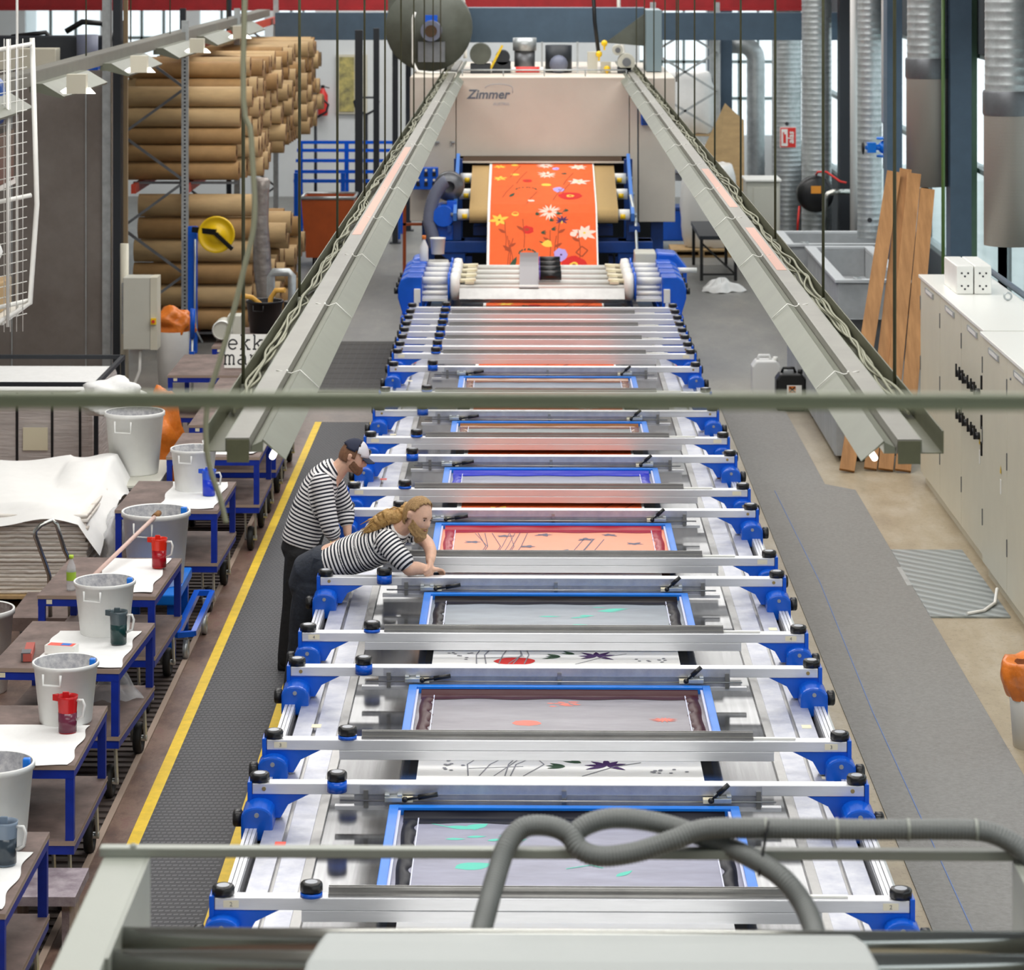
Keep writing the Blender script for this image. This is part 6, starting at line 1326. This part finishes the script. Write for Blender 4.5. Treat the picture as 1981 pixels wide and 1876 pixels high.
g.add(vs, [(i, i+1, n+i+1, n+i) for i in range(n-1)], 0, False); g.add(vs, [tuple(range(n)), tuple(range(2*n-1, n-1, -1)), (0, n, 2*n-1, n-1)], 0)
g.ob('cover', 'hood', t, .012)
t2 = thing('vacuum_hose', 'blurred grey corrugated hose looped over the frame rail', 'hose', (.5, 7.9, 2.87))
def hose(pts, nm, r=.0285):
    P_ = smoothp(pts, 30); acc = [0.]
    for a, b in zip(P_, P_[1:]): acc.append(acc[-1]+(b-a).length)
    Q = []; j = 0; n = int(acc[-1]/.0024)
    for k in range(n):
        s_ = k*.0024
        while acc[j+1] < s_: j += 1
        Q.append(P_[j].lerp(P_[j+1], (s_-acc[j])/(acc[j+1]-acc[j])))
    g = G(); g.tube(Q, [r*(1.0+.065*math.sin(2*PI*k*.0024/.0098)) for k in range(n)], 18); g.ob(nm, 'hose', t2)
hose([(-.16, 7.55, 2.66), (-.135, 7.7, 2.74), (-.095, 7.9, 2.83), (-.065, 7.98, 2.89), (-.02, 8.02, 2.925), (.05, 8.02, 2.93), (.105, 8.0, 2.915), (.14, 7.97, 2.88), (.2, 7.96, 2.865), (.3, 7.97, 2.875), (.4, 7.98, 2.905), (.5, 8.0, 2.93), (.7, 8.0, 2.932), (.95, 8.0, 2.93), (1.15, 8.0, 2.932), (1.28, 8.0, 2.925), (1.37, 7.98, 2.885), (1.42, 7.95, 2.83), (1.45, 7.9, 2.7)], 'main_loop')
hose([(.11, 8.03, 2.895), (.16, 8.05, 2.925), (.23, 8.06, 2.94), (.32, 8.06, 2.935), (.42, 8.05, 2.915), (.52, 8.03, 2.885), (.62, 7.98, 2.855), (.7, 7.92, 2.82), (.755, 7.85, 2.765), (.775, 7.7, 2.72), (.77, 7.52, 2.69)], 'branch', .0285)
for x in (.66, .86, 1.06, 1.25): g = G(); g.lathe([(.0305, -.004), (.0315, 0), (.0305, .004)], (x, 8.0, 2.931), 18, 0, 'X'); g.ob('clip', 'fgrey', t2)
g = G(); g.tube([(.665, 7.965, 2.965), (.655, 7.96, 2.91), (.645, 7.95, 2.86), (.635, 7.93, 2.82)], .004, 6); g.ob('tie_strap', 'black', t2)
# ================================================================ people
def etube(g, pts, ra, rb, side, n=24):                            # tube of elliptical rings: ra along SIDE, rb across
    pts = [Vector(p) for p in pts]; side = Vector(side); vs = []; N = len(pts)
    for i, p in enumerate(pts):
        t = (pts[min(i+1, N-1)]-pts[max(i-1, 0)]).normalized(); u = (side-t*side.dot(t)).normalized(); q_ = t.cross(u)
        for k in range(n):
            c, s = math.cos(2*PI*k/n), math.sin(2*PI*k/n); e = (abs(c)**2.4+abs(s)**2.4)**(-1/2.4)
            vs.append(p+u*c*e*ra[i]+q_*s*e*rb[i])
    fs = [(i*n+k, i*n+(k+1) % n, (i+1)*n+(k+1) % n, (i+1)*n+k) for i in range(N-1) for k in range(n)]
    g.add(vs, fs+[tuple(range(n-1, -1, -1)), tuple(range((N-1)*n, N*n))], 0, True)
def limb(g, pts, rs):
    P_ = smoothp(pts, 5); k = len(pts)-1; rr = [rs[min(i//5, k-1)]+(rs[min(i//5+1, k)]-rs[min(i//5, k-1)])*(i % 5)/5 if i < 5*k else rs[-1] for i in range(len(P_))]
    g.tube(P_, rr, 14); g.ball(P_[0], rr[0]*.99, 14); g.ball(P_[-1], rr[-1]*.99, 14)
def fuse(g, name, mats, parent, vox=.007, smooth=4, stripes=None):
    o = g.ob(name, mats, parent)
    md = o.modifiers.new('m', 'REMESH'); md.mode = 'VOXEL'; md.voxel_size = vox; md.use_smooth_shade = True
    sm = o.modifiers.new('s', 'SMOOTH'); sm.iterations = smooth; sm.factor = .5
    bpy.context.view_layer.update(); dg = bpy.context.evaluated_depsgraph_get()
    me = bpy.data.meshes.new_from_object(o.evaluated_get(dg)); o.modifiers.clear(); old = o.data; o.data = me; bpy.data.meshes.remove(old)
    if not me.materials:
        for mm in (mats if isinstance(mats, list) else [mats]): me.materials.append(M[mm] if isinstance(mm, str) else mm)
    if stripes:
        off = o.matrix_world.translation; off = parent.location
        at = me.attributes.new('along', 'FLOAT', 'POINT'); vals = []
        for v in me.vertices:
            p = v.co+off; best = None
            for a, b, base, rad in stripes:
                d_ = b-a; L = d_.length; t_ = (p-a).dot(d_)/L/L; dist = (p-(a+d_*max(0, min(1, t_)))).length-rad
                if best is None or dist < best[0]: best = (dist, base+t_*L)
            vals.append(best[1])
        at.data.foreach_set('value', vals)
    return o
def stripe_mat():
    m = mat('navy and white striped jersey', 'f2efee', .85, bump=.25, bs=22); nt = m.node_tree; b = nt.nodes['Principled BSDF']; L = nt.links.new
    a = nt.nodes.new('ShaderNodeAttribute'); a.attribute_name = 'along'
    mu = nt.nodes.new('ShaderNodeMath'); mu.operation = 'MULTIPLY'; mu.inputs[1].default_value = 1/.0275; L(a.outputs['Fac'], mu.inputs[0])
    fr = nt.nodes.new('ShaderNodeMath'); fr.operation = 'FRACT'; L(mu.outputs[0], fr.inputs[0])
    r = nt.nodes.new('ShaderNodeValToRGB'); r.color_ramp.interpolation = 'CONSTANT'; r.color_ramp.elements[0].color = lin('f2efee'); r.color_ramp.elements[1].position = .53; r.color_ramp.elements[1].color = lin('1d1f2c')
    L(fr.outputs[0], r.inputs[0]); L(r.outputs[0], b.inputs['Base Color']); return m
M['stripe'] = stripe_mat()
def frame(fwd, up):
    f = Vector(fwd).normalized(); l = Vector(up).cross(f).normalized(); u = f.cross(l); return Matrix((f, l, u)).transposed()
def head(g, c, B, k=1.0):                                         # B columns: forward, left, up
    def gs(d_, v, w): return math.exp(-((d_-Vector(v).normalized()).length/w)**2)
    nu, nv = 56, 40
    def fn(u, v):
        a, b = 2*PI*u, PI*(.02+.96*v); d_ = Vector((math.sin(b)*math.cos(a), math.sin(b)*math.sin(a), -math.cos(b)))
        x, y, z = d_.x*.098, d_.y*.076, d_.z*.118
        if z < 0: y *= 1-.28*(-z/.118)**1.5; x += .012*(-z/.118)
        if x < 0 and z < 0: x *= 1-.35*(-z/.118)
        f = .022*gs(d_, (1, 0, -.18), .16)+.012*gs(d_, (1, 0, -.05), .12)+.007*gs(d_, (1, .3, .22), .2)+.007*gs(d_, (1, -.3, .22), .2)+.012*gs(d_, (.8, 0, -.85), .22)+.006*gs(d_, (1, 0, -.48), .14)
        f -= .011*gs(d_, (1, .36, .06), .16)+.011*gs(d_, (1, -.36, .06), .16)+.005*gs(d_, (1, 0, -.62), .09)
        f += .006*gs(d_, (.8, .6, -.15), .25)+.006*gs(d_, (.8, -.6, -.15), .25)
        p = Vector((x, y, z))+d_*f
        return c+B@(p*k)
    g.grid(fn, nu, nv)
    n = (nu+1)*(nv+1); base = len(g.v)-n
    g.add([g.v[base+i] for i in range(nu+1)], [tuple(range(nu+1))]); g.add([g.v[base+nv*(nu+1)+i] for i in range(nu+1)], [tuple(range(nu+1))])
    for s in (-1, 1):
        for dz, r in ((.012, .02), (-.012, .016), (0, .018)):
            p = c+B@(Vector((-.008, s*.079, dz))*k); g.ball(p, r*k, 10)
def face_bits(parent, c, B, k=1.0):
    for s in (-1, 1):
        g = G(); g.ball(c+B@(Vector((.083, s*.031, .007))*k), .0075*k, 10); g.ob('eye', 'eye', parent)
        g = G(); pts = [c+B@(Vector((.094-.004*abs(t_)*3, s*(.03+.018*t_), .026-.004*t_*t_))*k) for t_ in (-1, -.5, 0, .5, 1)]; g.tube(pts, [.002, .0045, .005, .004, .002], 6); g.ob('eyebrow', 'beardb', parent)
    g = G(); pts = [c+B@(Vector((.101-.008*abs(t_), .022*t_, -.058))*k) for t_ in (-1, -.5, 0, .5, 1)]; g.tube(pts, [.003, .005, .006, .005, .003], 6); g.ob('mouth', 'lip', parent)
def hand(g, w_, B, curl=.6, thumb=1, k=1.0):                      # B columns: finger direction, thumb side, back of hand
    w_ = Vector(w_)
    etube(g, [w_+B@Vector((x*k, 0, 0)) for x in (-.01, .02, .05, .085, .095)], [.026*k, .033*k, .041*k, .041*k, .034*k], [.02*k, .019*k, .017*k, .014*k, .01*k], B@Vector((0, 1, 0)))
    for i, (y, l) in enumerate(((.03, .07), (.01, .08), (-.011, .074), (-.03, .058))):
        p = Vector((.085, y, 0)); a = -.12*i*.3; pts = [p]; 
        for j, f in enumerate((.45, .3, .25)):
            a += curl*(.6, .9, .7)[j]; p = p+Vector((math.cos(a), 0, -math.sin(a)))*l*f; pts.append(p)
        limb(g, [w_+B@(q_*k) for q_ in pts], [.0095*k, .009*k, .008*k, .007*k])
    pts = [Vector((.02, thumb*.028, -.004)), Vector((.045, thumb*.055, -.012)), Vector((.07, thumb*.062, -.024)), Vector((.09, thumb*.055, -.036))]
    limb(g, [w_+B@(q_*k) for q_ in pts], [.014*k, .012*k, .011*k, .009*k])
def shoe(g, p, d_):
    p = Vector(p); d_ = Vector(d_).normalized()
    etube(g, [p+d_*x+Vector((0, 0, z)) for x, z in ((-.075, .045), (-.06, .045), (0, .05), (.08, .04), (.15, .032), (.19, .028))], [.03, .042, .044, .05, .045, .022], [.04, .045, .05, .04, .032, .02], Vector((-d_.y, d_.x, 0)))
# ---- the man in the cap, standing at the edge of the table
pr = thing('person', 'person in a navy cap and striped jersey standing at the table edge', 'person', (-1.72, 21.2, 0))
YC = 21.2
hc = Vector((-1.325, YC-.01, 1.575)); HB = frame((.9, -.16, -.38), (.38, 0, .92))
g = G(); head(g, hc, HB)
limb(g, [(-1.47, YC, 1.43), (-1.42, YC, 1.49), (-1.37, YC, 1.54)], [.075, .064, .062])
etube(g, [(-1.69, YC, .9), (-1.67, YC, 1.0), (-1.61, YC, 1.2), (-1.53, YC, 1.38), (-1.47, YC, 1.46)], [.15, .15, .17, .17, .08], [.11, .11, .115, .1, .07], (0, 1, 0))
for s, sh, el, wr in ((-1, (-1.53, YC-.2, 1.4), (-1.475, YC-.245, 1.12), (-1.43, YC-.2, .955)), (1, (-1.5, YC+.19, 1.4), (-1.4, YC+.22, 1.14), (-1.375, YC+.14, .965))):
    limb(g, [sh, el, wr], [.055, .043, .03])
    hand(g, wr, frame((.28, .1*-s, -.9), (1, 0, .3)) @ Matrix(((1, 0, 0), (0, 1, 0), (0, 0, 1))), .9, 1 if s < 0 else -1)
for s in (-1, 1): limb(g, [(-1.70, YC+s*.095, .92), (-1.755, YC+s*.11, .5), (-1.80, YC+s*.12, .1)], [.09, .058, .045])
fuse(g, 'body', 'skin', pr, .0062, 3)
face_bits(pr, hc, HB)
g = G()
tor = [(-1.715, YC, .93), (-1.685, YC, 1.03), (-1.635, YC, 1.18), (-1.575, YC, 1.33), (-1.535, YC, 1.42), (-1.49, YC, 1.478), (-1.455, YC, 1.5)]
etube(g, tor, [.19, .19, .195, .205, .19, .11, .075], [.15, .15, .15, .14, .115, .085, .07], (0, 1, 0))
SH = []
for s, sh, el, wr in ((-1, (-1.545, YC-.185, 1.405), (-1.487, YC-.25, 1.13), (-1.462, YC-.225, 1.05)), (1, (-1.51, YC+.18, 1.4), (-1.405, YC+.225, 1.15), (-1.39, YC+.19, 1.06))):
    limb(g, [sh, el, wr], [.083, .07, .062])
    SH += [(Vector(sh), Vector(el), 0, .075), (Vector(el), Vector(wr), (Vector(sh)-Vector(el)).length, .065)]
L0 = 0
for a, b in zip(tor, tor[1:]): SH.append((Vector(a), Vector(b), L0, .16)); L0 += (Vector(b)-Vector(a)).length
fuse(g, 'striped_shirt', 'stripe', pr, .0075, 3, SH)
g = G(); etube(g, [(-1.655, YC, 1.06), (-1.695, YC, .97), (-1.715, YC, .88), (-1.715, YC, .82)], [.17, .18, .185, .16], [.135, .145, .15, .12], (0, 1, 0))
for s in (-1, 1): limb(g, [(-1.715, YC+s*.095, .86), (-1.74, YC+s*.105, .68), (-1.765, YC+s*.115, .48), (-1.79, YC+s*.12, .28), (-1.81, YC+s*.125, .09)], [.115, .1, .08, .075, .07])
fuse(g, 'trousers', 'blacktr', pr, .009, 3)
for s in (-1, 1): g = G(); shoe(g, (-1.8, YC+s*.13, 0), (1, s*.1, 0)); fuse(g, 'shoe', 'shoe', pr, .008, 2)
def shell(c, B, k, rx, ry, rz, test, name, mt, parent, n=40, m_=24, jit=0):
    g = G(); fs = []
    vs = []
    for j in range(m_+1):
        for i in range(n):
            a, b = 2*PI*i/n, PI*j/m_; d_ = Vector((math.sin(b)*math.cos(a), math.sin(b)*math.sin(a), math.cos(b)))
            q_ = 1+(R.uniform(-jit, jit) if jit else 0); vs.append((d_, c+B@(Vector((d_.x*rx, d_.y*ry, d_.z*rz))*k*q_)))
    for j in range(m_):
        for i in range(n):
            ids = (j*n+i, j*n+(i+1) % n, (j+1)*n+(i+1) % n, (j+1)*n+i)
            if all(test(vs[x][0]) for x in ids): fs.append(ids)
    g.add([v[1] for v in vs], fs, 0, True); o = g.ob(name, mt, parent)
    md = o.modifiers.new('t', 'SOLIDIFY'); md.thickness = .006; md.offset = 1; return o
shell(hc, HB, 1, .101, .083, .121, lambda d_: d_.z > -.5+.85*max(0, d_.x+.25) and d_.x < .35 and not (d_.x > -.3 and d_.z < .18 and abs(d_.y) > .5 and d_.z > -.45 and d_.x < .1 and False) and (d_.x < -.1 or d_.z > .0), 'hair', 'beardb', pr)
shell(hc, HB, 1, .112, .092, .133, lambda d_: d_.z > .32-.1*d_.x and d_.x < .28, 'cap_back', 'navycap', pr)
shell(hc, HB, 1, .112, .092, .133, lambda d_: d_.z > .3-.08*d_.x and d_.x >= .2, 'cap_panel', 'capwhite', pr)
g = G(); g.grid(lambda u, v: hc+HB@Vector((.085+.088*v*(1-.45*(2*u-1)**2), .072*(2*u-1)*(1-.12*v), .043-.02*v-.016*(2*u-1)**2)), 18, 10); o = g.ob('cap_brim', 'navycap', pr); md = o.modifiers.new('t', 'SOLIDIFY'); md.thickness = .005
def beard(c, B, k, long, name, mt, parent):
    g = G()
    def fn(u, v):
        a = (u-.5)*2.6; z = -.035-.085*v-long*v*v; w_ = .071*(1-.22*v-.25*v*v*(long > .03)); x_ = .088*(1-.08*v)
        p = Vector((x_*math.cos(a)+.012*(v > .2)+.016, w_*1.08*math.sin(a), z+.03*(abs(u-.5)*2)**2*(1-.3*v)))
        p += Vector((R.uniform(-1, 1), R.uniform(-1, 1), R.uniform(-1, 1)))*.002
        return c+B@(p*k)
    g.grid(fn, 26, 12)
    g.add([fn(u/26, 1.0) for u in range(27)]+[c+B@(Vector((.05, 0, -.115-long*.7))*k)], [(i, i+1, 27) for i in range(26)], 0, True)
    o = g.ob(name, mt, parent); md = o.modifiers.new('t', 'SOLIDIFY'); md.thickness = .008; md.offset = 0; return o
g = G()
for i in range(13):
    a = (i-6)/6*1.35; e = (i-6)/6
    for r_, zz, sh_ in ((.017, -.088+.05*e*e, 0), (.016, -.07+.045*e*e, .002), (.017, -.1+.035*e*e, -.008)): g.ball(hc+HB@Vector((.083*math.cos(a)+.012+sh_, .061*math.sin(a), zz)), r_, 8)
for t_ in (-1, -.5, 0, .5, 1): g.ball(hc+HB@Vector((.099-.008*abs(t_), .024*t_, -.045-.006*abs(t_))), .007, 6)
fuse(g, 'beard', 'beardb', pr, .005, 3)
# ---- the long-haired man leaning over the crossbeam
p2 = thing('person', 'person with a long blond ponytail in a striped t-shirt leaning elbows on a crossbeam', 'person', (-1.66, 20.0, 0))
hc2 = Vector((-.775, 19.55, 1.468)); HB2 = frame((.72, -.62, -.33), (.32, -.05, .95))
g = G(); head(g, hc2, HB2, 1.04)
limb(g, [(-.95, 19.66, 1.33), (-.89, 19.62, 1.375), (-.82, 19.58, 1.43)], [.08, .067, .064])
t2 = [(-1.46, 19.8, 1.07), (-1.34, 19.78, 1.12), (-1.14, 19.73, 1.185), (-1.0, 19.68, 1.26), (-.93, 19.66, 1.32)]
etube(g, t2, [.15, .15, .17, .165, .08], [.12, .12, .125, .105, .07], (.15, 1, 0))
sh_r, el_r, wr_r = (-.965, 19.49, 1.3), (-.83, 19.425, 1.128), (-.71, 19.455, 1.118)
sh_l, el_l, wr_l = (-.92, 19.84, 1.31), (-.715, 19.72, 1.24), (-.69, 19.53, 1.16)
limb(g, [sh_r, (-.91, 19.44, 1.22), el_r], [.056, .053, .047]); limb(g, [el_r, (-.775, 19.44, 1.13), wr_r], [.048, .046, .032])
limb(g, [sh_l, (-.8, 19.8, 1.29), el_l], [.056, .05, .045]); limb(g, [el_l, (-.69, 19.63, 1.205), wr_l], [.046, .042, .031])
hand(g, wr_r, frame((.75, .6, -.12), (0, .2, 1)), .5, 1); hand(g, wr_l, frame((.1, -.85, -.45), (1, .0, .4)), .7, 1)
for s in (-1, 1): limb(g, [(-1.5, 19.84+s*.1, 1.0), (-1.6, 19.92+s*.1, .54), (-1.67, 20.03+s*.11, .1)], [.09, .06, .045])
fuse(g, 'body', 'skin', p2, .0062, 3)
face_bits(p2, hc2, HB2, 1.04)
g = G()
t3 = [(-1.40, 19.79, 1.09), (-1.27, 19.77, 1.14), (-1.14, 19.74, 1.19), (-1.03, 19.7, 1.245), (-.965, 19.67, 1.29), (-.915, 19.65, 1.35), (-.89, 19.63, 1.375)]
etube(g, t3, [.175, .185, .195, .2, .185, .1, .078], [.118, .13, .14, .135, .112, .085, .072], (.18, 1, 0))
limb(g, [(-.985, 19.5, 1.305), (-.925, 19.445, 1.235), (-.872, 19.43, 1.185)], [.083, .077, .074]); limb(g, [(-.94, 19.83, 1.31), (-.83, 19.81, 1.295)], [.08, .07])
S2 = []; L0 = 0
for a, b in zip(t3, t3[1:]): S2.append((Vector(a), Vector(b), L0, .15)); L0 += (Vector(b)-Vector(a)).length
S2 += [(Vector((-.97, 19.48, 1.29)), Vector((-.872, 19.43, 1.185)), .01, .075), (Vector((-.93, 19.83, 1.31)), Vector((-.83, 19.81, 1.295)), .01, .07)]
fuse(g, 'striped_shirt', 'stripe', p2, .0075, 3, S2)
g = G(); etube(g, [(-1.36, 19.785, 1.1), (-1.44, 19.8, 1.075), (-1.52, 19.82, 1.02), (-1.55, 19.84, .93), (-1.55, 19.85, .88)], [.165, .178, .185, .175, .15], [.12, .135, .15, .14, .12], (.1, 1, 0))
for s in (-1, 1): limb(g, [(-1.53, 19.84+s*.098, .93), (-1.575, 19.88+s*.1, .74), (-1.61, 19.93+s*.105, .52), (-1.645, 19.99+s*.11, .3), (-1.68, 20.04+s*.115, .09)], [.118, .103, .083, .076, .07])
fuse(g, 'jeans', 'denim', p2, .009, 3)
for s in (-1, 1): g = G(); shoe(g, (-1.67, 20.04+s*.12, 0), (1, s*.1, 0)); fuse(g, 'shoe', 'shoe', p2, .008, 2)
g = G(); g.obox((-1.47, 19.645, 1.1), (.09, .01, .09), (0, .3, .1)); g.ob('back_pocket', 'denim', p2)
shell(hc2, HB2, 1.04, .106, .085, .127, lambda d_: d_.z > -.62 and d_.x < .62-.35*abs(d_.y) and (d_.z > .25-.0*d_.x or d_.x < -.12) and not (d_.z < .15 and d_.x > -.3 and abs(d_.y) > .4 and d_.x > -.1), 'hair', 'hairb', p2, 48, 30, .008)
g = G(); tail = [Vector(hc2)+HB2@Vector((-.1, .0, .02)), Vector((-.895, 19.6, 1.46)), Vector((-.97, 19.6, 1.452)), Vector((-1.04, 19.61, 1.415)), Vector((-1.09, 19.62, 1.37)), Vector((-1.12, 19.63, 1.335))]
P_ = smoothp(tail, 8)
g.tube([p+Vector((R.uniform(-1, 1), R.uniform(-1, 1), R.uniform(-1, 1)))*.003 for p in P_], [.03+.026*math.sin(PI*min(1, (i+4)/len(P_)))+R.uniform(-.003, .003) for i in range(len(P_))], 16)
for k in range(40):
    j = R.randrange(6, len(P_)-4); o_ = Vector((R.uniform(-.03, .03), R.uniform(-.03, .03), R.uniform(-.02, .05))); g.tube([P_[j]+o_, P_[min(j+4, len(P_)-1)]+o_*1.3, P_[min(j+10, len(P_)-1)]+o_*1.6+Vector((R.uniform(-.03, .0), 0, R.uniform(-.03, .01)))], [.005, .006, .002], 5)
g.ob('ponytail', 'hairl', p2)
g = G()
for i in range(15):
    a = (i-7)/7*1.4; e = (i-7)/7
    for r_, zz, sh_ in ((.018, -.08+.055*e*e, 0), (.018, -.1+.045*e*e, 0), (.017, -.12+.04*e*e, -.008)): g.ball(hc2+HB2@(Vector((.082*math.cos(a)+.012+sh_, .06*math.sin(a), zz))*1.04), r_, 8)
for t_ in (-1, -.5, 0, .5, 1): g.ball(hc2+HB2@(Vector((.1-.008*abs(t_), .026*t_, -.046-.008*abs(t_)))*1.04), .0085, 6)
g.tube([hc2+HB2@Vector(v) for v in ((.078, 0, -.1), (.074, 0, -.135), (.064, 0, -.168))], [.05, .036, .014], 12)
fuse(g, 'beard', 'hairb', p2, .005, 3)
